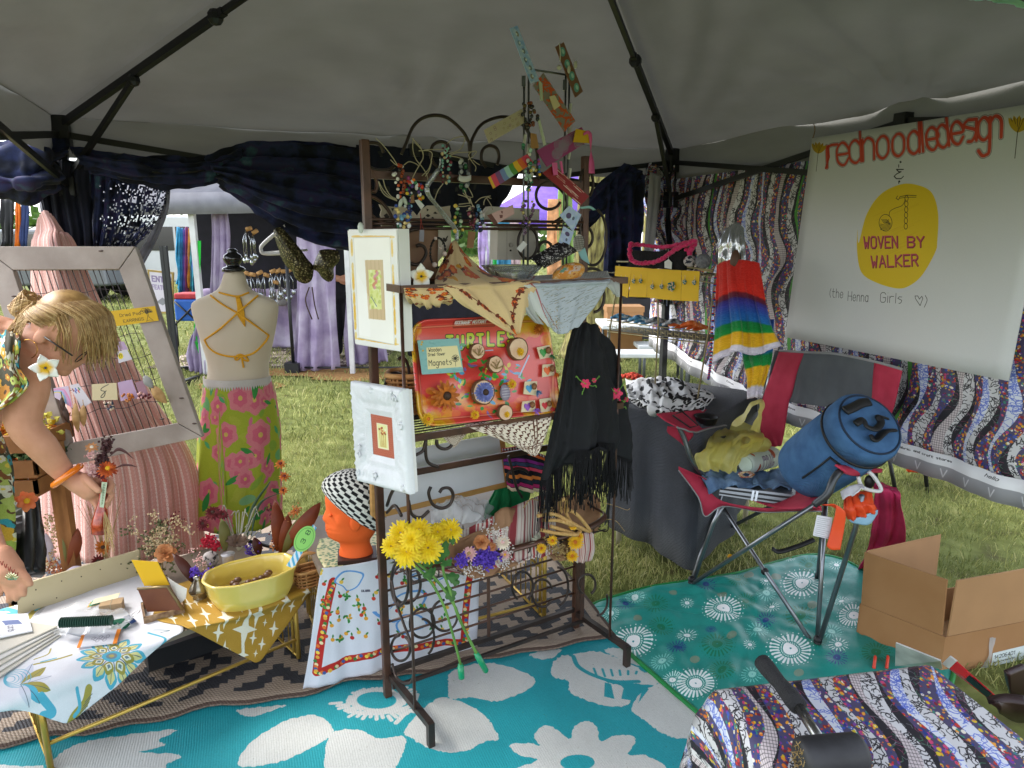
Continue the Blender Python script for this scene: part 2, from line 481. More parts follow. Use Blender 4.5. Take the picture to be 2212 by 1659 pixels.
blades(24000,-12,11,9.5,24,.04,.1,.014)
blades(12000,-28,26,22,60,.05,.12,.05)
mg=bpy.data.materials.new('grass_blades');mg.use_nodes=True
nn,ll=mg.node_tree.nodes,mg.node_tree.links
uvn=nn.new('ShaderNodeUVMap');sx_=nn.new('ShaderNodeSeparateXYZ');rp=nn.new('ShaderNodeValToRGB')
ll.new(uvn.outputs[0],sx_.inputs[0]);ll.new(sx_.outputs[0],rp.inputs[0])
el=rp.color_ramp.elements;el[0].position,el[0].color=.1,lin('#5f6a3a');el[1].position,el[1].color=.95,lin('#c4bd88')
for p,c in((.4,'#80884e'),(.62,'#9a9c60'),(.8,'#aaaa68')):e=el.new(p);e.color=lin(c)
bs=nn['Principled BSDF'];ll.new(rp.outputs[0],bs.inputs['Base Color']);bs.inputs['Roughness'].default_value=.55;bs.inputs['Specular IOR Level'].default_value=.25
tr=nn.new('ShaderNodeBsdfTranslucent');ll.new(rp.outputs[0],tr.inputs[0]);ms=nn.new('ShaderNodeMixShader');ms.inputs[0].default_value=.3
ll.new(bs.outputs[0],ms.inputs[1]);ll.new(tr.outputs[0],ms.inputs[2]);ll.new(ms.outputs[0],nn['Material Output'].inputs[0])
gm=MB();gm.v,gm.f,gm.u,gm.m=gv,gf,gu,[0]*len(gf)
grass=gm.build('grass',mg,**_F);tag(grass,'short yellow green lawn grass around the rugs and stalls',None,kind='stuff')
m_soil=mk('bare_soil','#8a6a45',var=.25,scale=30,rough=1,bump=1.,bscale=90,spec=.05)
sb=MB()
for c,r in bare[:3]:
 ring=[c+V((cos(a)*r*(1+.3*nz_(V((a*2,r,1))))*1.6,sin(a)*r*.8*(1+.3*nz_(V((a*2,r,5)))),.009))for a in np.linspace(0,2*PI,28)[:-1]]
 sb.add([c+V((0,0,.011))]+ring,[(0,1+i,1+(i+1)%27)for i in range(27)])
so=sb.build('bare_earth',m_soil);so['kind']='structure'
m_dand=mk('dandelion_yellow','#e8b400',rough=.7,transl=.2);m_stem=mk('stem_green','#4c7030',var=.3)
for i,(px,py,lb)in enumerate(((1567,1143,'yellow'),(1574,1203,'orange'),(1486,1230,'low yellow'))):
 p=gr(px,py+14);t=thing('dandelion',{'yellow':'small yellow dandelion in the grass under the camp chair','orange':'orange yellow dandelion in the grass left of the crossed chair legs','low yellow':'low yellow dandelion in the grass beside the grey cloth hem'}[lb],'dandelion',p,group='dandelions in the lawn')
 MB().tube([p,p+V((.004,0,.03))],.0015,5).build('stem',m_stem,t)
 h=MB()
 for k in range(3):
  for j in range(11):
   a=2*PI*j/11+k;c=p+V((.004,0,.03+.003*k));d=V((cos(a),sin(a),.25+.3*k))*(.016-.003*k);s_=V((-sin(a),cos(a),0))*.003
   h.add([c,c+d*.7+s_,c+d,c+d*.7-s_],[(0,1,2,3)])
 h.build('flower_head',m_dand,t,**_F)
# ------------------ rugs and blanket on the ground
TEALP=Plane(V((0,0,.008)),rx_,ry_)
cv,uvf,bd=plane_canvas(TEALP,[(-250,1560),(-150,1700),(1106,1850),(1750,1760),(1700,1430),(1330,1385)],1500,'#2396a0')
W4=lambda pts:[(734+.3707*x,1044+.3707*y)for x,y in pts]
W3=lambda pts:[(.3707*x,1044+.3707*y)for x,y in pts]
white='#c6c8c4'
def jagblob(pts,c,k=10,j=1.7):
 P=[(q.x+ru(-j,j),q.y+ru(-j,j))for q in crom([(p[0],p[1],0)for p in pts],k,True)]
 cv.poly(P,c)
for pts in([(380,1440),(560,1270),(700,1280),(830,1350),(905,1440),(925,1500),(850,1510),(760,1560),(640,1580),(520,1550),(430,1500)],[(650,1110),(800,1062),(950,1070),(1138,1150),(1060,1230),(900,1280),(760,1258),(645,1265),(632,1180)],[(1230,1100),(1255,1040),(1330,1012),(1380,1065),(1450,1112),(1560,1170),(1660,1200),(1700,1240),(1680,1300),(1580,1310),(1440,1270),(1340,1220),(1330,1160),(1250,1140)],[(1345,1020),(1480,990),(1600,1020),(1760,1100),(1740,1150),(1640,1160),(1500,1150),(1400,1092)],[(1700,1320),(1800,1200),(1981,1180),(2150,1300),(2150,1490),(1980,1500),(1880,1470),(1780,1400)],[(1540,985),(1620,965),(1760,1000),(1850,1100),(1780,1082),(1650,1040)],[(-60,1480),(100,1440),(230,1490),(370,1480),(382,1540),(340,1640),(260,1720),(-60,1720)],[(1300,980),(1180,990),(1100,1010),(1200,1040)],[(1850,1180),(1700,1170),(1820,1100),(1981,1130)]):
 jagblob(W4(pts),white)
fl=[(990,1530),(1100,1520),(1165,1532),(1130,1480),(1190,1415),(1270,1440),(1340,1492),(1370,1420),(1440,1390),(1500,1430),(1520,1512),(1600,1480),(1700,1480),(1722,1520),(1680,1592),(1780,1600),(1900,1665),(1850,1730),(1700,1740),(1640,1800),(1400,1830),(1250,1800),(1180,1740),(1060,1730),(1000,1680),(1150,1622),(1040,1590)]
jagblob(W4(fl),white,6,1.5)
cv.ell(734+.3707*1385,1044+.3707*1635,37,17,'#2396a0')
for pts in([(1390,1655),(1460,1520),(1650,1400),(1850,1360),(1940,1440),(1900,1500),(1750,1580),(1600,1640)],[(1380,1330),(1500,1312),(1672,1300),(1560,1340),(1450,1366)],[(330,1600),(480,1520),(700,1480),(1025,1440),(930,1500),(960,1532),(810,1575),(1000,1580),(1060,1602),(980,1640),(900,1700),(330,1700)],[(-300,1600),(-100,1640),(150,1655),(260,1665),(100,1800),(-300,1800)]):
 jagblob(W3(pts),white)
cxy=W4([(215,1272)])[0]
for k in range(40):
 a=2*PI*k/40;r1,r2,r3=1.12,ru(1.28,1.55),ru(1.9,2.5)
 pt=lambda r:(cxy[0]+42*r*cos(a),cxy[1]+18*r*sin(a))
 cv.line([pt(r1),pt(r2)],7,white)
 if.15*PI<a<1.*PI or a>1.55*PI:cv.line([pt(r3-.55),pt(r3)],7,white)
cv.line(W4([(40,1330),(120,1345),(220,1345),(330,1330),(420,1300),(450,1240)]),9,white,smooth=5)
cv.line(W4([(330,1400),(380,1350),(430,1330),(520,1330)]),9,white,smooth=5)
for q in([(1540,1250),(1545,1170),(1580,1180),(1600,1265)],[(1640,1265),(1660,1180),(1690,1185),(1720,1280)],[(1740,1290),(1770,1190),(1800,1210)]):cv.poly(W4(q),'#2396a0')
for k in range(6):cv.line(W4([(1500+45*k,1140-4*k),(1480+50*k,1090+3*k)]),4,'#2396a0')
cv.line(W4([(1360,1020),(1390,1080),(1480,1130),(1600,1165),(1740,1165)]),8,'#2396a0',smooth=5)
for _ in range(700):cv.ell(ru(-200,1700),ru(1380,1700),ru(.4,1.3),ru(.3,.7),rc_(['#6a6450','#4a5238','#8a8268']),al=.6,n=6)
cv.grain(.02,4)
im=cv.image('teal_rug_print')
m_tealrug=mk('teal_rug',img=im,rough=.55,var=.16,scale=3.5,weave=.22,bscale=80,spec=.3,stretch=(1,.4,1))
g=MB();n1,n2=60,44
P=[]
for j in range(n2+1):
 row=[]
 for i in range(n1+1):
  p=TEALP.pt(bd[0]+(bd[2]-bd[0])*i/n1,bd[3]+(bd[1]-bd[3])*j/n2)
  p.z+=.0035+.006*nz_(V((p.x*3,p.y*3,1)))+.002*nz_(V((p.x*9,p.y*9,1)));row.append(p)
 P.append(row)
g.grid(P)
one(g,'outdoor_rug',m_tealrug,'teal outdoor rug printed with big white flowers under the metal rack','rug',solid=.004)
RW,RD=2.55,1.5
Wb,Hb=1530,900
A,B=np.meshgrid((np.arange(Wb)+.5)/Wb*RW,(1-(np.arange(Hb)+.5)/Hb)*RD)
st=.024;T1,T2=.66,.52
def ring_d(a,b):
 p=np.abs((a%T1)-T1/2);q=np.abs((b%T2)-T2/2)
 return(np.floor(p/st)*st)/(T1/2)+(np.floor(q/st)*st)/(T2/2)
d=ring_d(A,B);blk=(d<.12)|((d>.24)&(d<.44))|((d>.66)&(d<.92))|((d>1.2)&(d<1.46))|(d>1.76)
edge=(A<.05)|(A>RW-.05)|(B<.07)|(B>RD-.07)
tm=np.where((blk&~edge)[...,None],rgb('#2b2c33'),rgb('#a08e7c'))
rib=.9+.1*np.sin((A*.5+B)*2*PI/.011);tm=tm*rib[...,None]
tm=np.where((edge&((B<.018)|(A>RW-.014)))[...,None],rgb('#4c3a30'),tm)
bcv=Cv(Wb,Hb);bcv.a=tm;bcv.grain(.025,8)
m_beige=mk('beige_rug',img=bcv.image('beige_rug_print'),rough=.7,var=.12,scale=6,weave=.35,bscale=50)
g=MB();P=[]
for j in range(31):
 row=[]
 for i in range(61):
  a,b=RW*i/60,RD*(1-j/30)
  b2=b+(.012*sin(a*13)+.01*sin(a*29+1))*(1-b/RD)
  p=BEIGE.pt(a-(RW-2.5),b2);p.z=.022+.005*nz_(V((a*5,b*5,2)))+(.008*max(0,sin(a*17))*max(0,1-b/.12));row.append(p)
 P.append(row)
g.grid(P)
one(g,'patterned_rug',m_beige,'beige woven rug with black stepped diamond pattern under the low tables','rug',solid=.006)
BLP=Plane(V((0,0,.02)),(1,0,0),(0,1,0))
cv,uvf,bd=plane_canvas(BLP,[(1270,1310),(1500,1245),(1760,1195),(1960,1230),(2060,1430),(1900,1640),(1540,1590)],1100,'#1f8a7f')
W5=lambda x,y:(1469+.3707*x,1044+.3707*y)
def burst(x,y,r,c,cc,n=20,al=1.):
 ry=r*.68
 for k in range(n):
  a=2*PI*k/n;f=lambda q:(x+r*q*cos(a),y+ry*q*sin(a))
  cv.line([f(.55),f(.86)],max(2.,r*.075/cv.mpp*.0022*1.),c,al);cv.ell(*f(.9),r*.06,r*.05,c,al=al,n=8);cv.ell(*f(1.08),r*.03,r*.025,c,al=al,n=6)
  a2=a+PI/n;cv.ell(x+r*.42*cos(a2),y+ry*.42*sin(a2),r*.03,r*.03,c,al=al,n=6)
 cv.ell(x,y,r*.34,ry*.34,cc,al=al);cv.ell(x,y,r*.05,ry*.05,'#2c8a90',n=8)
gw,nv_='#0d7350','#1b3d7c'
for q in[(820,430),(245,665),(400,545),(770,725),(300,905),(85,1040),(560,560),(690,1120)]:cv.ell(*W5(*q),11,7,'#c58a6c',al=.5)
for x,y,r in((335,575,62),(380,705,62),(700,790,92),(215,960,98),(245,1100,80),(750,490,66),(1140,1000,90),(800,930,60)):burst(*W5(x,y),r*.3707,gw,gw,22)
for x,y,r in((500,810,58),(910,1040,66),(150,600,60),(180,870,34),(0,970,40)):burst(*W5(x,y),r*.3707,nv_,nv_,18)
for x,y,r in((710,600,118),(250,750,112),(640,985,130),(90,1180,116),(1010,790,90)):burst(*W5(x,y),r*.3707,'#e4ece9','#f2f4f2',26)
for x,y,r in((910,490,44),(500,585,36),(40,715,40),(535,740,44),(40,900,60),(405,960,40),(920,965,60),(940,700,46),(640,440,34)):burst(*W5(x,y),r*.3707,'#dfeae6','#eef3f0',14)
for x,y,r in((450,870,70),(500,660,60),(880,880,66),(420,1130,70),(900,690,50)):burst(*W5(x,y),r*.3707,'#7cc9bd','#8fd2c6',18)
W4p=lambda x,y:(734+.3707*x,1044+.3707*y)
for x,y,r in((1840,725,75),(1870,850,75)):burst(*W4p(x,y),r*.3707,gw,gw,20)
burst(*W4p(1665,720),55*.3707,nv_,nv_,16);burst(*W4p(1710,930),120*.3707,'#e4ece9','#f2f4f2',26);burst(*W4p(1880,1050),70*.3707,'#7cc9bd','#8fd2c6');burst(*W4p(1580,770),50*.3707,'#bfe3db','#d5eee8')
burst(*W4p(1960,970),60*.3707,nv_,nv_,16);burst(*W4p(1720,670),60*.3707,'#9fd8cd','#d5eee8');burst(*W4p(1940,1150),60*.3707,'#d5eee8','#eef3f0')
cv.ell(*W4p(1735,810),9,6,'#c58a6c',al=.5);cv.ell(*W4p(1940,655),9,6,'#c58a6c',al=.5)
cv.grain(.015,2)
ring=[gr(x,y,.02)for x,y in edge_px];ring=crom(ring,8,True);cen=sum(ring,V())/len(ring)
g=MB();P=[]
for k in range(26):
 f=1-k/25;row=[]
 for p in ring+[ring[0]]:
  q=cen+(p-cen)*f
  e=min(1,(1-f)*10)
  q.z=.014+.014*e+e*(.016*nz_(V((q.x*9,q.y*9,4)))+.012*nz_(V((q.x*23,q.y*17,2))));row.append(q)
 P.append(row)
uv=[uvf(p)for row in P for p in row]
g.grid(P,uv=uv)
m_bl=mk('teal_blanket_cloth',img=cv.image('sunburst_print'),rough=.45,var=.1,scale=9,bump=.25,bscale=40)
bl=thing('picnic_blanket','quilted teal picnic blanket printed with white sunbursts under the chair','blanket',cen)
g.build('quilt',m_bl,bl,solid=.01)
MB().tube([p+V((0,0,0.-p.z+.016))for p in ring],.009,6,closed=True).build('edge_binding',mk('green_binding','#147a3a',rough=.5),bl)
# ------------------ canopy tent
m_can=mk('canopy_fabric','#706f6a',c2='#797873',rough=.75,scale=3,transl=.11,bump=.22,bscale=10,spec=.2,stretch=(1,1,4))
m_canteal=mk('teal_canvas','#b5e6db',rough=.7,transl=.4)
m_blk=mk('black_steel','#15171b',rough=.42,spec=.5,var=.2)
ctr=(CBL+CFR)/2
tent=thing('canopy_tent','grey green pop-up canopy tent on black folding frame covering the stall','tent',(ctr.x,ctr.y,0))
pk=V((ctr.x,ctr.y,PEAK))
cor=[CBL,CBR,CFR,CFL]
for k in range(4):
 a,b=cor[k]+UP*EAVE,cor[(k+1)%4]+UP*EAVE
 nrm=(b-a).cross(pk-a).normalized()
 if nrm.z>0:nrm=-nrm
 P=[]
 for j in range(37):
  v_=j/36;row=[]
  for i in range(61):
   u=i/60;p=a.lerp(b,u).lerp(pk,v_)
   e=sin(PI*u);s_=sin(PI*min(1,v_*1.05))
   wr=0.
   du=(u-.5)*(1-v_)*3.08;dv=v_*1.5
   ang=math.atan2(dv+.02,du);rr=math.hypot(du,dv)
   wr+=.02*sin(ang*15+2*nz_(V((rr*3,ang,k))))*math.exp(-rr*1.7)*min(1,rr*6)
   for cu in(0,1):
    dx_=abs(u-cu)*(1-v_)*3.08;an2=math.atan2(dv,dx_+.01);r2=math.hypot(dx_,dv)
    wr+=.021*sin(an2*17+2.5*nz_(V((r2*2,an2*2,k+5+cu))))*math.exp(-r2*.9)*min(1,r2*4)
   p=p+nrm*(.035*e*s_+wr*e+.006*e*nz_(V((p.x*4,p.y*4,k))));row.append(p)
  P.append(row)
 MB().grid(P,flip=(nrm.z<0)).build('canopy_panel',m_can,tent)
 vp=[]
 for j in range(5):
  row=[]
  for i in range(61):
   u=i/60;p=a.lerp(b,u);p=p+UP*(-.17*j/4)+TX*0
   row.append(p+UP*.008+(p-V((ctr.x,ctr.y,p.z))).normalized()*(.002*j+.014*min(1,j)*nz_(V((u*14,j*.5,k)))))
  vp.append(row)
 MB().grid(vp).build('valance',m_can,tent)
 c0=cor[k];inn=(V((ctr.x,ctr.y,0))-c0).normalized()*.03
 lg=MB().box(c0+inn+UP*.99,(.034,.034,1.98),rz=R(21));lg.box(c0+inn+UP*.6,(.042,.042,.08),rz=R(21));lg.box(c0+inn+UP*.012,(.09,.09,.024),rz=R(21))
 lo=lg.build('leg',m_blk,tent,**_F)
 MB().box(c0+inn+UP*1.94,(.07,.07,.13),rz=R(21)).build('corner_bracket',m_blk,tent,**_F,bevel=.006)
 MB().box(c0+inn+UP*1.72,(.065,.065,.09),rz=R(21)).build('slider',m_blk,tent,**_F,bevel=.006)
 r0,r1=c0+inn+UP*1.965,pk-UP*.06
 ra=MB().bar(r0,r0.lerp(r1,.45),.026,.026).bar(r0.lerp(r1,.43),r1,.02,.02).ball(r0.lerp(r1,.43),.03,8).ball(r0.lerp(r1,.8),.028,8)
 ra.build('rafter',m_blk,tent,**_F)
 MB().bar(c0+inn+UP*1.74,r0.lerp(r1,.22)-UP*.02,.02,.02).ball(r0.lerp(r1,.22)-UP*.02,.025,8).build('strut',m_blk,tent,**_F)
 a0,b0=cor[k]+inn,cor[(k+1)%4];b0=b0+(V((ctr.x,ctr.y,0))-b0).normalized()*.03
 m_=a0.lerp(b0,.5);q1,q3=a0.lerp(b0,.25),a0.lerp(b0,.75)
 for s0,s1,z0,z1 in((a0,m_,1.93,1.72),(a0,m_,1.72,1.93),(m_,b0,1.93,1.72),(m_,b0,1.72,1.93)):
  off=inn*(.3 if z0>z1 else-.3)
  MB().bar(s0+UP*z0+off,s1+UP*z1+off,.014,.026).build('truss_bar',m_blk,tent,**_F)
 MB().box(m_+UP*1.93,(.05,.05,.06),rz=R(21)).build('truss_joint',m_blk,tent,**_F)
MB().lathe([(.05,-.09),(.06,-.05),(.06,0.),(.02,.02)],pk-UP*.03,12).build('peak_hub',m_blk,tent)
P=[[aty(x,y,1.35)for x,y in((2085,-12),(2150,-14),(2230,-18),(2300,-20))],[aty(x,y,1.35)for x,y in((2090,-2),(2150,4),(2230,20),(2300,34))]]
one(MB().grid(surf(P,24,6,.004,4)),'awning_flap',m_canteal,'pale teal fabric flap at the upper right edge of the tent','flap',solid=.002)
# ------------------ dark curtains along the back
m_cur=mk('tie_dye_navy',ramp=[(.28,'#0b0d16'),(.42,'#171d31'),(.52,'#28325a'),(.6,'#332c55'),(.68,'#35586a'),(.78,'#6b7494')],scale=9,detail=8,rough=.8,transl=.2,bump=.4,bscale=30,sheen=.1)
m_cur2=mk('navy_cloth','#10131f',c2='#1b2033',rough=.85,scale=6,bump=.3,bscale=30)
m_sheer=mk('grey_sheer','#8c8d94',rough=.4,transl=.5,var=.35,scale=12)
def curtain(rows,lab,mat=m_cur,off=.06,nu=40,nv=26,amp=.02,waves=6,seed=1,holes=0.,crump=.01,cat='curtain',name='curtain',along='v',group='dark curtains along the back of the tent'):
 C_=[]
 for row in rows:
  r=[]
  for q in row:
   w_=q[2]if len(q)>2 else off
   r.append(BP.off(w_).at(q[0],q[1]))
  C_.append(r)
 P=surf(C_,nu,nv,amp,waves,seed,crump=crump,along=along,hold=.6)
 m_=MB();m_.grid(P)
 if holes:
  nu_=len(P[0])-1
  keep=[i for i in range(len(m_.f))if not(rng.random()<holes*((i%nu_)/nu_)**1.5)]
  m_.f=[m_.f[i]for i in keep];m_.m=[0]*len(m_.f)
 return one(m_,name,mat,lab,cat,group,solid=.003)
curtain([[(-60,285),(20,295),(80,300),(150,305)],[(-60,345,.2),(10,350,.22),(70,352,.22),(140,340,.12)],[(-60,395,.2),(10,400,.25),(66,405,.25),(125,372,.12)],[(-60,428,.1),(20,426,.1),(66,430,.1),(112,395,.08)]],'bunched navy tie-dye curtain swag at the far left corner',seed=2,amp=.03,crump=.035,along='u',waves=3,nv=36)
curtain([[(72,350),(120,345),(196,350)],[(85,430),(130,430),(196,440)],[(120,560),(150,560),(200,560)]],'straight dark curtain hanging behind the pink cloth',mat=m_cur2,seed=3,waves=4)
curtain([[(190,345),(260,345),(330,350),(372,372)],[(196,410),(250,410),(310,420),(362,425)],[(198,470),(240,480),(295,490),(340,482)],[(200,560),(220,560),(250,560),(272,556)]],'dark lace curtain full of small holes tapering down to the left',seed=4,holes=.62,nu=56,nv=60,off=.05,crump=.006)
curtain([[(362,392),(368,402)],[(352,445),(362,455)],[(322,510),(338,520)],[(278,575),(300,590)]],'shiny grey sheer edging strip beside the lace curtain',mat=m_sheer,nu=8,nv=30,seed=5,amp=.008,waves=2,off=.04)
curtain([[(150,318),(260,330),(350,342),(440,350),(530,318)],[(170,345,.12),(260,362,.14),(350,374,.14),(430,372,.14),(520,350,.12)],[(195,372),(280,392),(350,404),(420,396),(492,384)]],'low horizontal navy swag between the left corner and the main drape',seed=6,crump=.014,along='u',waves=5,off=.07)
curtain([[(440,345),(520,312),(600,302),(690,304),(790,318)],[(455,362,.14),(560,372,.16),(650,380,.16),(720,390,.14),(800,410,.1)],[(470,380,.14),(565,425,.2),(640,455,.2),(710,470,.18),(800,480,.1)],[(484,398),(560,462,.1),(620,504,.12),(690,534,.12),(800,552)]],'large navy drape sweeping down from the eave to the rack',seed=7,crump=.012,along='u',waves=7,nu=60,nv=60,amp=.024)
curtain([[(770,312),(860,318),(960,332),(1060,352),(1125,372)],[(775,400),(870,410),(960,410),(1040,412),(1110,400)],[(790,540),(870,500),(960,488),(1040,478),(1085,440)]],'near black drape filling the space behind the top of the rack',mat=m_cur2,seed=8,off=.03,waves=7)
curtain([[(1350,352),(1378,366),(1392,380)],[(1290,400),(1315,415),(1340,430)],[(1238,470),(1250,490),(1262,505)]],'twisted navy curtain end pulled diagonally in front of the tree',seed=9,nu=14,nv=30,crump=.02,waves=2)
curtain([[(1306,395),(1340,372),(1390,378)],[(1305,470),(1340,470),(1388,470)],[(1300,620),(1335,620),(1382,615)]],'navy curtain hanging straight beside the tree trunk',seed=10,nu=26,nv=30,waves=3,amp=.03)
# ------------------ wavy striped fabric wall and the near table cloth share one print
def wave_print(W,H,kx,seed):
 """bands that run along y and sway in x; kx = metres across"""
 r=random.Random(seed)
 X,Y=np.meshgrid(np.arange(W)/W,np.arange(H)/H)
 A_=Cv(W,H,'#d9d8da');A_.tf=lambda p:np.asarray(p,float)
 B_=Cv(W,H,'#26242c',tf=A_.tf);C_=Cv(W,H,'#504a6c',tf=A_.tf);D_=Cv(W,H,'#d9cdcf',tf=A_.tf);E_=Cv(W,H,'#4f9a3c',tf=A_.tf);F_=Cv(W,H,'#dfe3ee',tf=A_.tf)
 u=W/kx
 for _ in range(8000):
  x,y=r.uniform(0,W),r.uniform(0,H);q=[(x,y)];a=r.uniform(0,6.28)
  for k in range(5):a+=r.uniform(-1.3,1.3);x+=cos(a)*u*.006;y+=sin(a)*u*.006;q.append((x,y))
  A_.line(q,u*.002,'#17151a')
  q2=[((p[0]*1.7)%W,(p[1]*1.3)%H)for p in q]
  if max(abs(q2[i][0]-q2[i+1][0])for i in range(5))<W/3 and max(abs(q2[i][1]-q2[i+1][1])for i in range(5))<H/3:
   F_.line(q2,u*.0016,'#5a6fd0');B_.line(q2[:3],u*.0013,r.choice(['#a84a72','#4e8f68','#8d8d95','#6d3a50']))
 pal=['#e2c531','#c9372f','#e07a2a','#3f58b8','#7a3f9b','#3c8f7a','#efe9d8','#8a2230','#d44a7a','#f0a53a','#273c8c']
 for _ in range(21000):
  x,y,s_=r.uniform(0,W),r.uniform(0,H),u*r.uniform(.0025,.0062);c=r.choice(pal)
  C_.ell(x,y,s_,s_*r.uniform(.5,1),c,rot=r.uniform(0,3),n=9)
  if r.random()<.35:C_.ell(x,y,s_*.35,s_*.3,r.choice(pal),n=6)
 for _ in range(int(W/u/.0075)+1):D_.line([(_*.0075*u,0),(_*.0075*u,H)],u*.0009,'#4a4446')
 for _ in range(int(H/u/.009)+1):D_.line([(0,_*.009*u),(W,_*.009*u)],u*.0011,'#4a4446')
 for _ in range(2200):x,y=r.uniform(0,W),r.uniform(0,H);E_.line([(x,y),(x+u*.004,y-u*.006)],u*.0018,r.choice(['#8fe35f','#2d6e2a','#b8f08c','#3c7a34']))
 lay={'w':A_.a,'k':B_.a,'m':C_.a,'g':D_.a,'n':E_.a,'b':F_.a}
 seq='wkmbmkwmgkmwknmkbmwmkgwkmb'
 wd={'w':.026,'k':.011,'m':.028,'g':.022,'n':.011,'b':.019}
 tot=sum(wd[c]for c in seq);edges=np.cumsum([0]+[wd[c]for c in seq])
 s_=X*kx+.026*np.sin(2*PI*Y*3)+.009*np.sin(2*PI*Y*5+1)
 s_=(s_%(kx/max(1,round(kx/tot))))*(tot/(kx/max(1,round(kx/tot))))
 idx=np.zeros(s_.shape,int)
 for i in range(len(seq)):
  wob=.007*np.sin(2*PI*Y*(3+i%3)+i*1.9)
  idx[s_>=edges[i]+(wob if i else 0)]=i
 out=np.zeros((H,W,3))
 for i,c in enumerate(seq):out[idx==i]=lay[c][idx==i]
 cv=Cv(W,H);cv.a=out
 return cv
wcv=wave_print(1300,1300,1.3,5)
m_wave=mk('wavy_stripe_cloth',img=wcv.image('wavy_stripe_print'),rough=.6,var=.2,scale=5,bump=.15,bscale=30,transl=.08)
scv=Cv(1200,96,'#e8e8ea')
scv.a[52:]=rgb('#9a9a9e')
scv.text('JOANN',560,30,16,3,'#1a1a1a');scv.text('fabric and craft stores',660,28,9,1.6,'#1a1a1a');scv.text('Cotton',420,28,9,1.6,'#1a1a1a');scv.text('hello',300,28,14,1.6,'#1a1a1a',slant=.4)
scv.text('fabric and craft stores',40,28,9,1.6,'#1a1a1a');scv.text('JOANN',960,30,16,3,'#1a1a1a')
for k in range(16):scv.text('V',20+74*k,86,24,3,'#d9d9de')
m_selv=mk('printed_selvedge',img=scv.image('selvedge_print'),rough=.6,var=.06)
WALLP=Plane(CBR+TX*.05,TY,UP)
def wu(px,py):d=WALLP.at(px,py)-WALLP.o;return d.dot(TY),d.z
cols_=[]
topz=1.86
botpx=[(1415,716),(1469,751),(1540,795),(1613,835),(1760,886),(1950,950),(2212,1037),(2420,1106)]
ub=[wu(*p)for p in botpx]
us=np.linspace(ub[0][0]-.05,ub[-1][0],9)
bz=np.interp(us,[a for a,b in ub],[b for a,b in ub])
ctrl=[]
for f in(0,.33,.66,1):
 ctrl.append([WALLP.pt(u,topz+(z-topz)*f,(.02 if SPL.n.dot(WALLP.n)>0 else-.02))for u,z in zip(us,bz)])
P=surf(ctrl,120,60,.012,9,3,crump=.006,hold=.8)
wall=thing('fabric_wall','fabric side wall with wavy multicoloured stripes hanging along the right of the tent','fabric wall',(CBR.x+.4,CBR.y-1.2,0))
g=MB();uv=[]
for i,row in enumerate(P):
 for p in row:
  d=p-WALLP.o;uv.append((d.dot(TY)/1.3,d.z/1.3))
g.grid(P,uv=uv);g.build('wavy_cloth',m_wave,wall,solid=.002)
bot=P[-1];drop=(P[-1][30]-P[-2][30]).normalized()
rows=[[p+UP*.002-WALLP.n*0 for p in bot],[p-UP*.045 for p in bot],[p-UP*.1 for p in bot]]
uv=[]
for i,row in enumerate(rows):
 for p in row:uv.append(((p-WALLP.o).dot(TY)/1.6,(1,.46,0)[i]))
MB().grid(rows,uv=uv).build('printed_selvedge',m_selv,wall,solid=.002)
P=surf([[BP.off(.05).at(1400,352),BP.off(.02).at(1430,360),WALLP.at(1480,352)],[BP.off(.05).at(1396,430),BP.off(0.).at(1425,440),WALLP.at(1480,440)],[BP.off(.05).at(1418,560),BP.off(.02).at(1440,560),WALLP.at(1490,560)],[BP.off(.05).at(1412,650),BP.off(.02).at(1440,660),WALLP.at(1490,650)]],30,40,.03,4,6,hold=.9)
uv=[(j*.012+.3,i*.03)for i in range(len(P))for j in range(len(P[0]))]
MB().grid(P,uv=uv).build('gathered_cloth',m_wave,wall,solid=.002)
P=surf([[BP.off(.08).at(1404,372),BP.off(.08).at(1428,380)],[BP.off(.08).at(1400,430),BP.off(.08).at(1424,450)],[BP.off(.08).at(1388,600),BP.off(.08).at(1404,600)]],8,24,.01,2,3)
MB().grid(P).build('white_reverse',mk('white_reverse','#a9a9ad',transl=.2),wall,solid=.002)
# ------------------ big white sign
SGP=Plane(CBR-TX*.06,TY,UP)
c4=[SGP.at(*p)for p in((1755,299),(2299,213),(2179,823),(1697,728))]
cv,uvf,bd=plane_canvas(SGP,[(1755,299),(2299,213),(2179,823),(1697,728)],1500,'#b9b9bb')
cv.a[:]=rgb('#cdcdce')
S3=lambda x,y:(1469+.336*x,.336*y)
S2=lambda x,y:(1469+.336*x,495.5+.336*y)
yc=[S3(1420,1185),S3(1530,1190),S3(1620,1240),S3(1660,1370),S3(1655,1550),S2(1640,150),S2(1560,290),S2(1480,360),S2(1400,380),S2(1270,345),S2(1170,280),S2(1140,150),S2(1142,0),S3(1150,1560),S3(1200,1380),S3(1290,1250)]
cv.blob(yc,'#dcba0c',k=8)
for k in range(60):
 a=ru(0,6.28);rr=ru(0,.8);x,y=1944+82*rr*cos(a),508+100*rr*sin(a);cv.line([(x-14,y+6),(x+14,y-6)],5,'#cfa800' if k%2 else '#dcbc18',.35)
pxw=lambda d:d/(cv.mpp*700)
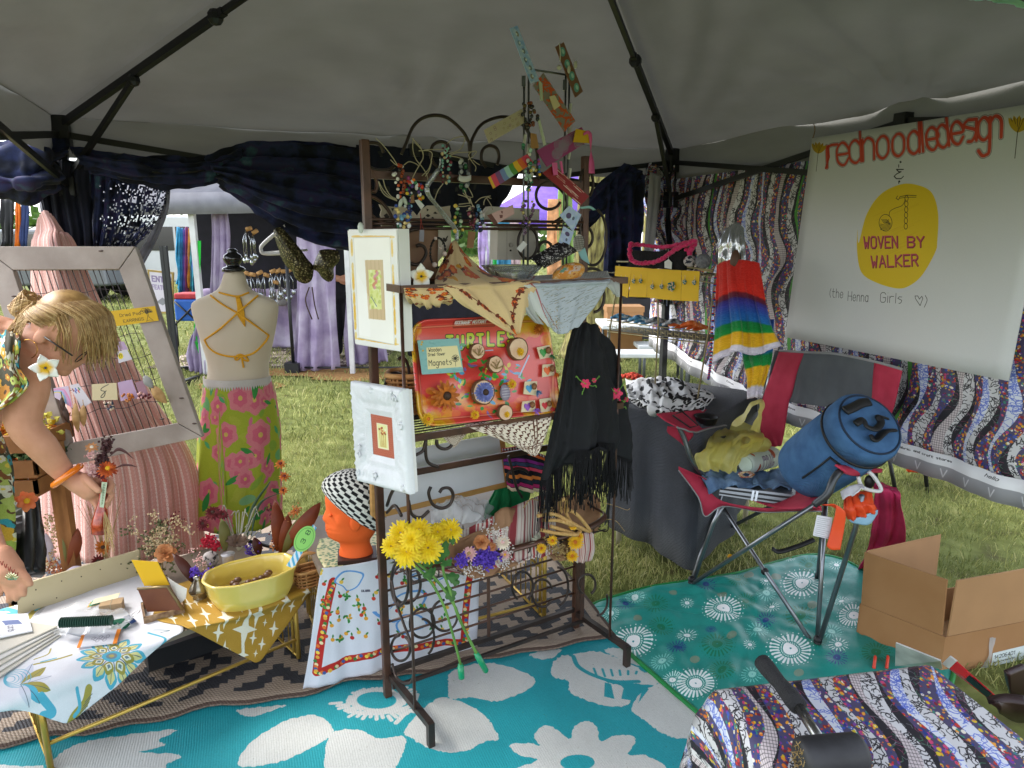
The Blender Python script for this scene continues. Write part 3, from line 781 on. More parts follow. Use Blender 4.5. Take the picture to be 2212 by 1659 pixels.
def script_word(txt,pts,h,layers):
 """letters set one by one on a baseline given by photo points, handwritten joined style"""
 n=len(txt);B=crom([(p[0],p[1],0)for p in pts],20)
 strokes=[]
 W_=[max(a for st in GLYPH[ch]for a,_ in st)+.6 for ch in txt];tot=sum(W_);L_=pts[-1][0]-pts[0][0]+10;x0=0
 for ch,w_ in zip(txt,W_):
  t=x0/tot*(len(B)-1);p=B[int(t)];q=B[min(len(B)-1,int(t)+3)];d=(q-p).normalized();u=L_/tot
  for st in GLYPH[ch]:
   S=[(p.x+d.x*(a+.2*b)*u+d.y*b/6*h,p.y+d.y*(a+.2*b)*u-d.x*b/6*h,0)for a,b in st]
   strokes.append([(s_.x,s_.y)for s_ in crom(S,5)]if len(S)>2 else[(s_[0],s_[1])for s_ in S])
  x0+=w_
 for wd,c in layers:
  for st in strokes:cv.line(st,wd,c)
script_word('rednoodledesign',[(1788,362),(1880,345),(1990,328),(2080,308),(2165,296)],68,((25,'#3a2a2a'),(21,'#d2c6c4'),(15,'#b8321f'),(8,'#cf4a30')))
cv.line([S3(955,940),S3(960,1010),S3(940,1080)],15,'#b8321f')
cv.text('&',1932,386,30,5,'#151515');cv.ell(1946,350,2.2,2.2,'#151515');cv.ell(1943,392,2.2,2.2,'#151515')
for dx,dy,c,wd in((1.2,1.5,'#7a1f3a',10),(0,0,'#c0455e',6)):
 a=S2(1182,118);cv.text('WOVEN',a[0]+dx,a[1]+dy,24,wd,c,dx=(1,-.02),sp=.68);a=S2(1462,112);cv.text('BY',a[0]+dx,a[1]+dy,22,wd,c,dx=(1,-.02))
 a=S2(1230,242);cv.text('WALKER',a[0]+dx,a[1]+dy,24,wd,c,dx=(1,-.04),sp=.78)
a=S2(958,430);cv.text('(the',a[0],a[1]+2,19,3,'#222222',dx=(1,.06),sp=.6);a=S2(1080,452);cv.text('Henna',a[0],a[1]+2,20,3,'#222222',dx=(1,.06),sp=.58)
a=S2(1288,462);cv.text('Girls',a[0],a[1]+2,21,3,'#222222',dx=(1,.06),sp=.8);cv.line([S2(1512,428),S2(1530,428),S2(1540,448),S2(1556,430),S2(1562,445),S2(1545,490),S2(1515,445),S2(1512,428)],3,'#222222');cv.line([S2(1578,425),S2(1590,455),S2(1572,500)],3,'#222222',smooth=4)
H_=[S3(1400,1260),S3(1390,1275),S3(1405,1285),S3(1415,1265),S3(1460,1255),S3(1520,1258)]
cv.line(H_,3.5,'#4a3a05');cv.line([S3(1412,1275),S3(1450,1268),S3(1518,1268)],3,'#4a3a05')
for k in range(6):cv.ring(*S3(1457-1*k,1275+36*k),3.6,3,'#2c2306',ry=6)
cv.line([S3(1450,1280),S3(1430,1320),S3(1380,1340),S3(1350,1360),S3(1345,1390)],3,'#2c2306',smooth=5)
cv.ring(*S3(1322,1432),14,3,'#2c2306',ry=18)
for k in range(5):cv.line([S3(1296+8*k,1410),S3(1318+8*k,1436),S3(1342,1410+8*k)],2.4,'#2c2306',smooth=4);cv.line([S3(1288,1440+9*k),S3(1320,1446+8*k),S3(1356,1434+8*k)],2.4,'#2c2306',smooth=4)
for x,y,s_ in((1768,322,1.),(2199,272,1.45)):
 for k in(-2,-1,0,1,2):cv.petal(x,y+10*s_,-PI/2+.33*k+.12,26*s_,9*s_,'#b9940f');cv.line([(x,y+10*s_),(x+5*k*s_,y-12*s_)],2.6,'#39300c')
 cv.line([(x,y+10*s_),(x-4*s_,y+48*s_)],3.2,'#20200f')
cv.grain(.008,1)
m_sign=mk('sign_board',img=cv.image('sign_print'),rough=.5,var=.04,scale=2)
g=MB();nI=-SGP.n if SGP.n.dot(TX)<0 else SGP.n
P=[[c4[0].lerp(c4[1],i/20).lerp(c4[3].lerp(c4[2],i/20),j/14)for i in range(21)]for j in range(15)]
P=[[p+TX*(.002*sin(PI*i/20)*sin(PI*j/14))for i,p in enumerate(r)]for j,r in enumerate(P)]
g.grid(P,uv=[uvf(p)for r in P for p in r])
sign=one(g,'sign_board',m_sign,'large white poster board sign with red script lettering and a yellow circle','sign',solid=.005)
st_=MB().tube(crom([c4[0]+UP*-.005,c4[0]+UP*.03+TY*.01,c4[0]+UP*.06],4),.002,5)
tag(st_.build('twine',mk('jute','#7a5a35',var=.3)),'short jute twine tying the white sign to the tent truss','twine')
# ------------------ metal baker's rack in the middle
L0,R0=gr(838,1510),gr(1243,1365)
kx=(R0-L0).normalized();ky=V((kx.y,-kx.x,0));KW=(R0-L0).length
def RK(a,b,z):return L0+kx*a+ky*b+UP*z
def RP(b):return Plane(RK(0,b,0),kx,UP)
def rp(px,py,b):return RP(b).at(px,py)
def rloc(p):d=V(p)-L0;return d.dot(kx),d.dot(ky),d.z
SDP=Plane(RK(.015,0,0),ky,UP)
m_brz=mk('bronze_metal','#3a2820',c2='#5a3a2b',rough=.38,scale=12,metal=.35,spec=.6,bump=.15,bscale=80)
m_iron=mk('dark_iron','#2b2320',c2='#3d302a',rough=.42,scale=14,metal=.4,spec=.6)
A2=lambda pts:[(752+.1387*x,230+.1387*y)for x,y in pts]
C2=lambda pts:[(761+.1494*x,424.7+.1494*y)for x,y in pts]
D2=lambda pts:[(1044+.1494*x,424.7+.1494*y)for x,y in pts]
B2=lambda pts:[(1044+.304*x,44.2+.304*y)for x,y in pts]
E2=lambda pts:[(734+.332*x,495.5+.332*y)for x,y in pts]
rack=thing('bakers_rack','dark bronze scrolled metal display rack in the middle of the stall','display rack',(L0+R0)/2)
for a in(0,KW):MB().box(RK(a,0,.885),(.024,.024,1.77),rz=R(31)).build('post',m_brz,rack,**_F,bevel=.003)
for a in(.012,KW-0.):
 f=MB().bar(RK(a,.01,.085),RK(a+.015,.285,.085),.02,.02).box(RK(a+.015,.285,.046),(.02,.02,.095),rz=R(31))
 f.build('foot',m_iron,rack,**_F)
 MB().tube([RK(a,.205,.09),RK(a,.205,1.36)],.0048,7).build('front_rod',m_brz,rack)
def zr(px,py,b=0):return rp(px,py,b).z
zt=zr(900,382);z2=zr(900,484);zs=zr(1090,616,.235);zl=zr(980,930,.22);zb=.555
MB().bar(RK(0,0,zt),RK(KW,0,zt),.016,.022).build('top_bar',m_brz,rack,**_F)
for k in range(3):MB().tube([RK(0,.004*k,z2+.012*(k-1)),RK(KW,.004*k,z2+.012*(k-1))],.0045,6).build('rail',m_brz,rack)
def shelf(nm,z,d,round_=0.):
 s_=MB()
 s_.bar(RK(0,d,z),RK(KW,d,z),.006,.02).bar(RK(0,0,z),RK(KW,0,z),.006,.02).bar(RK(0,0,z),RK(0,d,z),.006,.02).bar(RK(KW,0,z),RK(KW,d,z),.006,.02)
 s_.build(nm,m_brz,rack,**_F)
 t=MB()
 for k in range(1,9):t.tube([RK(0,d*k/9,z+.002),RK(KW,d*k/9,z+.002)],.0025,5)
 t.build('shelf_wires',m_iron,rack)
shelf('shelf_frame',zs,.235);shelf('shelf_frame',zl,.235)
rim=crom([RK(.01,0.,zb),RK(.012,.1,zb),RK(.05,.2,zb-.004),RK(.15,.232,zb-.006),RK(.4,.235,zb-.006),RK(.62,.232,zb-.006),RK(.745,.19,zb),RK(KW-.01,.1,zb),RK(KW,0.,zb)],8)
MB().tube(rim,.0105,8,flat=.45).build('basket_rim',m_brz,rack)
bt=MB()
for k in range(7):bt.tube([RK(.02,.03*k+.01,zb-.05),RK(KW-.02,.03*k+.01,zb-.05)],.0028,5)
for k in range(12):bt.tube(crom([RK(.03+.064*k,.005,zb+0.),RK(.03+.064*k,.02,zb-.05),RK(.03+.064*k,.2,zb-.05),RK(.03+.064*k,.228,zb-.004)],5),.0022,5)
bt.build('basket_wires',m_iron,rack)
MB().bar(RK(0,0,.1),RK(KW,0,.1),.016,.016).build('bottom_rail',m_iron,rack,**_F)
MB().bar(RK(0,.05,.075),RK(KW,.05,.075),.01,.012).build('bottom_rail',m_iron,rack,**_F)
for k in range(7):MB().tube([RK(0,0,.17+.055*k),RK(KW,0,.17+.055*k)],.0042,6).build('lower_rod',m_brz,rack)
MB().bar(RK(KW*.5,0,.1),RK(KW*.5,0,zb),.012,.012).build('centre_upright',m_brz,rack,**_F)
MB().bar(RK(KW-.005,.045,.08),RK(KW-.005,.045,zb),.014,.014).build('inner_upright',m_brz,rack,**_F)
zm1=zr(1000,1003)
for k in range(2):MB().bar(RK(0,.012*k,zm1+.012*k),RK(KW,.012*k,zm1+.012*k),.008,.014).build('middle_rail',m_brz,rack,**_F)
def scroll(px,b=.004,r=.0052,mat=m_iron,pl=None,n=6):
 pl=pl or RP(b)
 MB().tube(crom([pl.at(*q)for q in px],6),r,n).build('scroll',mat,rack)
def circ(cx,cy,rx,ry=None,a0=0,a1=360,k=14):
 ry=ry or rx
 return[(cx+rx*cos(R(a0+(a1-a0)*i/k)),cy-ry*sin(R(a0+(a1-a0)*i/k)))for i in range(k+1)]
scroll([(867,333),(877,310),(891,276),(911.5,256),(939,249),(967,255),(995,278.5),(1008.6,299),(1014,320),(1014,384)])
scroll([(1014,384),(1016,320),(1024,292),(1040,269),(1066,256),(1095,253),(1125,266),(1145,292),(1160,330),(1162,390)])
scroll([(852,359),(838,367),(814,367),(794,358),(785,340),(784,324),(791,312),(805,308),(821,313),(829,330)])
scroll([(946,362),(936,351),(930,335),(931,325),(936,313),(950,306),(965,310),(972,325)])
scroll([(1050,362),(1040,345),(1042,325),(1056,315),(1072,320),(1078,338),(1074,356)])
scroll([(791,420),(786,390),(789,371),(798,365),(807,376),(814,396),(810,414),(803,412)],mat=m_brz)
scroll([(791,420),(814,430),(828,441),(842,460),(850,480)],mat=m_brz)
scroll(C2([(245,235),(340,320),(450,375),(600,400),(600,465)]),mat=m_brz)
scroll([(905,494),(884,500),(869,525),(872,552),(890,570),(908,568),(920,549),(917,535),(907,529),(899,532)])
scroll(circ(1140,525,21,34,90,480));scroll(circ(1178,540,15,18,-20,200))
scroll(circ(1186,422,28,30,20,330));scroll(circ(1176,440,48,44,-70,70))
scroll(circ(1281,511,29,62,100,430));scroll(circ(1265,513,15,22,160,-160));scroll(circ(1279,600,24,20,0,180));scroll(circ(1267,395,14,32,-60,180));scroll(circ(1220,500,20,24,20,160))
scroll(circ(1283,640,22,34,-90,90),.2)
scroll(circ(855,832,22,26,0,200));scroll(circ(868,812,16,40,-60,120));scroll(circ(862,860,26,22,20,220))
scroll(circ(960,955,17,15,-20,-200),.19);scroll(E2([(560,1370),(560,1470),(580,1520),(640,1545)]),.19);scroll(E2([(490,1470),(540,1440),(560,1370)]),.19)
scroll([(1098,985),(1105,1010),(1115,1050),(1128,1075)],.05);scroll(circ(1120,1030,24,18,30,220),.05)
scroll(W4([(580,55),(600,30),(640,30),(660,70),(640,125),(590,145),(540,120),(518,60),(530,20)]),.19)
scroll(W4([(275,130),(300,60),(330,30),(400,60)]),pl=SDP);scroll(W4([(275,170),(320,130),(360,190)]),pl=SDP);scroll(W4([(400,100),(420,180),(470,200),(520,160)]),.19)
for cx,cy,rx,ry,a0,a1 in((385,585,85,115,60,400),(350,580,50,130,90,400),(480,815,72,85,120,480),(480,900,70,110,-60,90),(355,960,55,75,100,420),(610,770,75,90,90,400),(1065,600,60,85,-60,240),(1180,640,60,80,20,330),(1270,600,60,110,-80,90),(1440,590,50,60,-60,240),(1500,680,60,90,-90,20)):
 pl=SDP if cx<370 else None
 scroll(W4(circ(cx,cy,rx,ry,a0,a1)),.004 if cx<1400 else.1,.0046,pl=pl)
scroll(W4([(300,560),(330,700),(380,840),(420,950),(430,1080),(420,1150),(380,1165),(330,1130),(305,1050)]),pl=SDP,r=.0046)
# ------------------ pictures hung on the side of the rack
PIC=vplane(RK(-.022,0.,0),-51)
def picture(nm,lab,px,draw,res,t,mats_extra=None,res_bg='#ffffff',bevel=.002):
 cv,uvf,bd=plane_canvas(PIC,px,res,res_bg);draw(cv)
 m=mk(nm+'_face_'+str(res),img=cv.image(nm+'_print'),rough=.35,var=.05,spec=.5)
 c4=[PIC.at(*p)for p in px];return c4,uvf,m
px1=[(751,498),(856,497),(866,758),(767,742)]
def dr(cv):
 cv.a[:]=rgb('#e4e4e2')
 for k in range(26):
  t=ru(0,1);x=757+8*t+2;y=512+t*222
  cv.ell(759+t*10,515+t*215,2.6,9,'#e0ae1e',al=.5,n=10);cv.ell(846+t*9,515+t*228,2.4,9,'#e0ae1e',al=.5,n=10);cv.ell(763+t*84,511+t*1,8,3,'#e0b02a',al=.5,n=10);cv.ell(774+t*82,731+t*13,8,2.4,'#e0b02a',al=.5,n=10)
 q=E2([(90,55),(325,50),(355,750),(125,705)]);cv.poly(q,'#f0efe9');cv.line(q+q[:1],3,'#c9c8c2')
 q=E2([(163,200),(280,198),(298,592),(187,580)]);cv.poly(q,'#c9b088')
 for k in range(5):cv.line(E2([(175+26*k,200),(195+25*k,585)]),2,'#a58a5c')
 q=E2([(185,262),(262,265),(274,520),(200,515)]);cv.poly(q,'#d5dc8c')
 for k in range(60):cv.ell(*E2([(ru(192,265),ru(270,515))])[0],ru(1,4),ru(2,6),rc_(['#b9c94e','#d8e0a2','#e6e9c8','#c6cf62','#9fb14a']),al=.6,n=8)
 for k in range(14):cv.ell(*E2([(238+8*sin(k)-k,275+8*k)])[0],3,4,rc_(['#b5607f','#c9795a','#d08a9c']),al=.8,n=8)
 cv.line(E2([(205,440),(240,500)]),4,'#4a6a78')
 q=E2([(110,270),(190,440),(200,700),(130,690)]);cv.poly(q,'#ffffff',.28)
c4,uvf,m=picture('painting','',px1,dr,360,.03)
pf=thing('framed_picture','white framed picture with yellow brushed border and small green painting on the rack','framed picture',(c4[2]+c4[3])/2)
g=MB();g.card(c4,.004);n_=PIC.n
g.u=[uvf(p)for p in g.v];g.build('painted_face',m,pf,**_F)
m_wfr=mk('white_frame_paint','#dddddb',rough=.45,var=.04)
back=[p-n_*.008 for p in c4];g=MB()
ctr_=sum(c4,V())/4
bo=[ctr_+(p-ctr_)*1.02 for p in c4]
g.prism([p-n_*.005 for p in(bo[3],bo[2],bo[1],bo[0])],-n_*.032);g.build('box_frame',m_wfr,pf,**_F)
px2=[(768,822),(883,840),(897,1066),(782,1036)]
c4=[PIC.at(*p)for p in px2]
of=thing('ornate_frame','ornate white picture frame with carved moulding around a small red matted print','framed picture',(c4[2]+c4[3])/2)
ctr_=sum(c4,V())/4;U_=PIC.ex;V_=PIC.ey
def fr(u,v_):
 return c4[0].lerp(c4[1],u).lerp(c4[3].lerp(c4[2],u),v_)
mo=MB();P=[]
prof=[(0,0.),(0,.02),(.02,.026),(.05,.028),(.08,.024),(.13,.026),(.17,.018),(.2,.014),(.23,.018),(.25,.016),(.28,.009),(.3,.006)]
for e,(s0,s1)in enumerate((((0,0),(1,0)),((1,0),(1,1)),((1,1),(0,1)),((0,1),(0,0)))):
 P=[]
 for w_,h in prof:
  row=[]
  for i in range(41):
   t=i/40;i0,i1=w_,1-w_
   f0=(i0 if s0[0]==0 else i1,i0 if s0[1]==0 else i1);f1=(i0 if s1[0]==0 else i1,i0 if s1[1]==0 else i1)
   u,v_=f0[0]+(f1[0]-f0[0])*t,f0[1]+(f1[1]-f0[1])*t
   q=fr(u,v_);orn=0
   if.01<w_<.2:orn=.008*max(0,nz_(q*85))+.004*nz_(q*160)
   row.append(q+n_*(h*.8+orn))
  P.append(row)
 mo.grid(P)
mo.build('carved_moulding',mk('carved_white','#d9dce0',rough=.5,var=.06,bump=.4,bscale=200),of)
for k in range(26):
 u,v_=((ru(.03,.14),ru(.03,.97))if k%4==0 else(ru(.86,.97),ru(.03,.97))if k%4==1 else(ru(.05,.95),ru(.03,.12))if k%4==2 else(ru(.05,.95),ru(.88,.97)))
 if k<12:
  q=fr(u,v_)+n_*.021;a=ru(0,6.28);sc=.011
  MB().tube(crom([q+U_*cos(a+t*5)*sc*(1.1-t*.8)+V_*sin(a+t*5)*sc*(1.1-t*.8)+n_*.003 for t in(0,.2,.4,.6,.8,1)],3),.0028,5).build('carved_scroll',mk('carved_white'),of)
cv=Cv(200,300,'#a9483a');cv.sx=1
for k in range(14):
 for j in range(20):cv.ring(7+15*k+7*(j%2),7+15*j,5,2,'#c98a6c')
cv.poly([(52,62),(150,62),(150,240),(52,240)],'#e6dfc0');cv.poly([(60,70),(142,70),(142,232),(60,232)],'#dfe0a0')
for k in range(9):x=78+6*k;cv.line([(x,225),(x+ru(-8,8),120+ru(-20,20))],3,'#b8893a');cv.flower(x+ru(-8,8),112+ru(-25,25),9,6,rc_(['#9a3a2a','#c9663a','#7a2a2a','#e8e0c8']))
cv.grain(.03)
g=MB();g.prism([fr(u,v_)+n_*.004 for u,v_ in((.29,.71),(.71,.71),(.71,.29),(.29,.29))],-n_*.003,uv=[(0,0),(1,0),(1,1),(0,1)]);g.build('matted_print',mk('matted_print',img=cv.image('matted_print'),rough=.3,var=.03),of,**_F)
g=MB();g.prism([fr(u,v_)+n_*.0005 for u,v_ in((.01,.99),(.99,.99),(.99,.01),(.01,.01))],-n_*.012);g.build('backing',m_wfr,of,**_F)
tag(MB().ball(PIC.at(786,492)+n_*.01,(.009,.006,.016),8).build('shell_clip',mk('white_shell','#cfd6d2',rough=.3)),'small white shell clipped above the yellow bordered picture','clip')
# ------------------ painted tin tray leaning on the lower shelf
TRP=vplane(RK(0.,.2,zl+.012),31,lean=10)
tpx=[(880,692),(1176,680),(1209,890),(900,924)]
cv,uvf,bd=plane_canvas(TRP,[(870,680),(1190,668),(1222,900),(888,936)],1000,'#d9453f')
F_=lambda x,y:E2([(x,y)])[0]
yel='#d9b01c'
for _ in range(420):
 s_=rc_([0,1,2,3]);t=rng.random()
 if s_==0:q=F_(450+t*60+gs_(0,20),620+t*660)
 elif s_==1:q=F_(1370+t*60+gs_(0,18),600+t*600)
 elif s_==2:q=F_(480+t*900,1255-55*t+gs_(0,18))
 else:q=F_(1150+t*230,560+gs_(30,40))
 if s_==0 and.35<t<.7 or s_==1 and.3<t<.75 or s_==2 and.25<t<.8:continue
 cv.ell(*q,13,13,yel if rng.random()<.65 else '#e8862c',al=.42,n=14)
for _ in range(90):cv.ell(*F_(gs_(900,260),gs_(1110,45)),12,8,rc_(['#e8a21c','#e58a2c','#dfc03a']),al=.3,n=12)
q=[F_(738,592),F_(1010,575),F_(1012,628),F_(740,640)];cv.poly(q,'#b93026');cv.line(q+q[:1],4,'#7a1f1a')
cv.text('TEENAGE MUTANT',*F_(748,622),7.6,6.,'#e8e8ee',dx=(1,-.06),sp=.72)
for wd,c in((26,'#1c1c10'),(17,'#b9c61e')):
 for i,ch in enumerate('TURTLES'):
  x,y=F_(705+66*i,780-6*i+(3 if i%2 else-3));cv.text(ch,x,y,27,wd,c,dx=(1,-.05+.03*(i%3)),sp=.62)
for cx,cy,k in((900,900,26),(1110,950,24),(750,960,20),(960,1080,20),(840,1060,14)):
 for _ in range(k):
  x,y=cx+gs_(0,45),cy+gs_(0,60);a=ru(0,6.28);c=rc_(['#2f8f3a','#3fa548','#57b04a','#d6c23a','#2c7a36','#5aa3c9','#8a6cae'])
  cv.petal(*F_(x,y),a,ru(8,20),ru(4,9),c);
cv.line([F_(1170,960),F_(1235,820)],9,'#a9bfe0');cv.line([F_(1160,940),F_(1185,975)],7,'#8f8fb5');cv.line([F_(930,790),F_(1000,785)],6,'#a9b8d8')
q=[(488,640),(1350,590),(1392,1170),(545,1245)]
for wd,c,al in((16,'#8e2a20',.35),(6,'#f0b08c',.55)):cv.line([F_(*p)for p in q+q[:1]],wd,c,al)
for _ in range(80):cv.ell(*F_(ru(440,480),ru(660,1250)),ru(.6,1.6),ru(.6,1.6),'#4a2a1c',al=.6,n=7)
cv.grain(.015)
def rrect(px,r,k=6):
 c=[TRP.at(*p)for p in px];out=[]
 for i in range(4):
  p0,p,p1=c[i-1],c[i],c[(i+1)%4];a,b=(p0-p).normalized()*r,(p1-p).normalized()*r
  for j in range(k+1):
   t=j/k;out.append(p+a*(1-t)**2+b*t**2)
 return out
o=rrect(tpx,.06);cen=sum(o,V())/len(o)
g=MB();P=[]
for f,h in((1.,.014),(.985,.019),(.965,.014),(.93,0.),(.9,-.004),(.5,-.004),(.001,-.004)):P.append([cen+(p-cen)*f+TRP.n*h for p in o+o[:1]])
g.grid(P,uv=[uvf(p)for r in P for p in r])
tray=one(g,'tin_tray',mk('tray_print',img=cv.image('tray_print'),rough=.3,var=.05,spec=.6,coat=.2),'old red and yellow painted tin tray leaning on the lower shelf covered with magnets','tray',solid=.002)
TF=TRP.off(0.)
cv,uvf,bd=plane_canvas(TRP,[F_(505,722),F_(772,708),F_(805,928),F_(535,945)],420,'#86b6b4')
for _ in range(60):cv.ell(*F_(ru(500,800),ru(705,945)),ru(2,7),2,rc_(['#7aa9a8','#9cc6c2','#6f9f9c']),al=.4,n=8)
cv.poly([F_(552,770),F_(752,757),F_(783,895),F_(562,912)],'#e6d9a4')
cv.text('Wooden',*F_(568,797),7.5,4,'#222222',dx=(1,-.05),sp=.8);cv.text('Dried flower',*F_(565,826),6.2,3.4,'#222222',dx=(1,-.07),sp=.72);cv.text('Magnets',*F_(570,888),11.5,5,'#1c1c1c',dx=(1,-.06),sp=.8)
fx,fy=F_(740,840)
for k in range(9):a=2*PI*k/9;cv.ring(fx+5.2*cos(a),fy+5.2*sin(a),2.4,3,'#1c1c1c')
cv.ell(fx,fy,2.4,2.4,'#1c1c1c');cv.line([(fx,fy+6),(fx+1,fy+17)],3,'#1c1c1c')
for k in((520,750),(530,790),(525,735)):cv.flower(*F_(*k),2.6,5,'#d6a93a')
pc=[F_(505,722),F_(772,708),F_(805,928),F_(535,945)]
g=MB();g.prism([TRP.off(.012).at(*pc[i])for i in(3,2,1,0)],-TRP.n*.002);g.u=[uvf(p)for p in g.v]
one(g,'paper_sign',mk('magnet_sign',img=cv.image('magnet_sign'),rough=.7,var=.04),'handwritten magnets sign with blue patterned border on the tray','sign',**_F)
# ---- magnets
m_bark=mk('bark_ring','#5a3a25',c2='#7a5436',rough=.9,bump=1,bscale=90);m_wood=mk('wood_slice_face','#cfa987',c2='#e0c3a3',rough=.6,scale=40)
def petals(mb,c,n,r,k,wd,lift,mi=0,r0=.15,cup=.3,rot=0.,seg=2):
 """k petals round centre c with normal n, radius r"""
 M=rotm(n)
 for i in range(k):
  a=2*PI*i/k+rot+ru(-.08,.08);rr=r*ru(.88,1.08);q=[]
  for t in(0,.35,.7,1.):
   w_=wd*r*(sin(PI*(.12+.8*t))**.8);x=r*r0+(rr-r*r0)*t;z=lift*r*t-cup*r*t*t
   ca,sa=cos(a),sin(a)
   for s_ in(-1,1):q.append(V(c)+M@V((x*ca-s_*w_/2*sa,x*sa+s_*w_/2*ca,z+(.1*w_))))
  mb.add(q,[(0,1,3,2),(2,3,5,4),(4,5,7,6)],[(0,t)for t in(0,0,.35,.35,.7,.7,1,1)],mi)
def strawflower(nm,c,n,r,mats,parent=None,layers=4,k=14,wd=.34,lab=None,cat=None,group=None):
 g=MB()
 for L in range(layers):petals(g,V(c)+V(n)*(.07*r*L),n,r*(1-.19*L),k-L,wd,.05+.28*L,0,cup=.12-.05*L,rot=L*.4)
 M=rotm(n);g.ball(V(c)+V(n)*(.1*r*layers*.7),(r*.3,r*.3,r*.22),10,M=M,mi=1)
 o_=g.build(nm,list(mats),parent,**_F)
 if lab:tag(o_,lab,cat,group)
 return o_
def slice_magnet(px,py,rpx,lab,extra):
 c=TRP.off(.016).at(px,py);r=rpx*(c-EYE).dot(Fv)/FX
 t=thing('wood_slice_magnet',lab,'magnet',c-UP*r,group='magnets stuck on the tin tray')
 n=TRP.n;M=Matrix((TRP.ex,TRP.ey,n)).transposed();N_=26;top,bot,inn=[],[],[]
 for i in range(N_):
  a=2*PI*i/N_;k=r*(1+.07*nz_(V((cos(a)*2+px,sin(a)*2,0))));d=M@V((cos(a),sin(a),0))
  top.append(c+d*k*.97+n*.007);bot.append(c+d*k-n*.006);inn.append(c+d*k*.88+n*.0075)
 g=MB();g.add(bot+top+inn,[(i,(i+1)%N_,N_+(i+1)%N_,N_+i)for i in range(N_)]+[(N_+i,N_+(i+1)%N_,2*N_+(i+1)%N_,2*N_+i)for i in range(N_)]);g.build('bark',m_bark,t)
 g=MB();g.add(inn,[tuple(range(N_))]);g.build('face',m_wood,t,**_F)
 extra(t,c+n*.0085,r,n)
m_ora=mk('orange_petals','#c9711c',c2='#8f4a12',rough=.7,scale=60);m_dk=mk('seed_brown','#3a2416',var=.4,scale=200,bump=.6);m_blue=mk('blue_petals','#5f68a8',c2='#8089c4',scale=70);m_dry=mk('dry_stalk','#8a7148',c2='#a98f5c',scale=50,rough=.8);m_yel=mk('yellow_petals','#dca614',c2='#eac12a',scale=60,rough=.6,transl=.15)
def ex_dry(t,c,r,n):
 g=MB()
 for k in range(13):a=ru(.2,2.6);d=TRP.ex*cos(a)+TRP.ey*sin(a);p0=c-TRP.ey*r*.55+TRP.ex*ru(-.1,.1)*r;g.tube(crom([p0,p0+d*r*.6+n*.002,p0+d*r*ru(.8,1.2)+TRP.ex*ru(-.2,.2)*r],3),.0008,4)
 g.build('dried_sprig',m_dry if rng.random()<.5 else m_dk,t)
def ex_sun(t,c,r,n):
 strawflower('pressed_flower',c,n,r*1.05,(m_ora,m_dk),t,2,14,.3)
def ex_blue(t,c,r,n):strawflower('pressed_flower',c,n,r*.95,(m_blue,m_dk),t,3,20,.22)
def ex_yel(t,c,r,n):strawflower('pressed_flower',c+TRP.ex*r*.1-TRP.ey*r*.25,n,r*.42,(m_yel,m_yel),t,3,10,.4)
for px,py,rr,lab,ex in((1030,759,18,'small wood slice magnet with dried grey sprigs left of the large one',ex_dry),(1118,754,25,'large bark edged wood slice magnet holding a yellow bloom, top right of the tray',ex_yel),(1069,787,19,'wood slice magnet with dark dried seeds in the middle of the tray',ex_dry),(1043,847,28,'wood slice magnet covered by a flat blue flower',ex_blue),(1090,891,18,'pale wood slice magnet at the bottom edge of the tray',ex_yel)):
 slice_magnet(px,py,rr,lab,ex)
c=TRP.off(.02).at(964,855);t=thing('flower_magnet','large dried orange sunflower magnet at the lower left of the tray','magnet',c,group='magnets stuck on the tin tray');ex_sun(t,c,.042,TRP.n)
for px,py,rr,mm,lab in((924,905,16,m_yel,'yellow dried flower magnet at the lower left corner of the tray'),(1106,830,13,m_yel,'orange yellow flower magnet beside the blue one'),(1026,896,12,m_yel,'small yellow flower magnet on the bottom rim of the tray'),(1164,711,15,m_ora,'shaggy yellow and blue flower magnet at the upper right corner of the tray')):
 c=TRP.off(.018).at(px,py);strawflower('flower_magnet',c,TRP.n,rr*1.9/FX,(mm,m_ora),None,3,14,.3,lab,'magnet','magnets stuck on the tin tray')
c=TRP.off(.012).at(1091,848);g=MB().ball(c,(.018,.026,.006),14,M=Matrix((TRP.ex,TRP.ey,TRP.n)).transposed())
for k in range(4):g.tube([c+TRP.ex*-.014+TRP.ey*(.012-.008*k)+TRP.n*.006,c+TRP.ex*.014+TRP.ey*(.012-.008*k)+TRP.n*.006],.0015,4,mi=1)
one(g,'button_magnet',(mk('grey_disc','#8c8596'),mk('pale_line','#c9c4d0')),'grey oval button magnet with pale lines near the tray centre','magnet','magnets stuck on the tin tray')
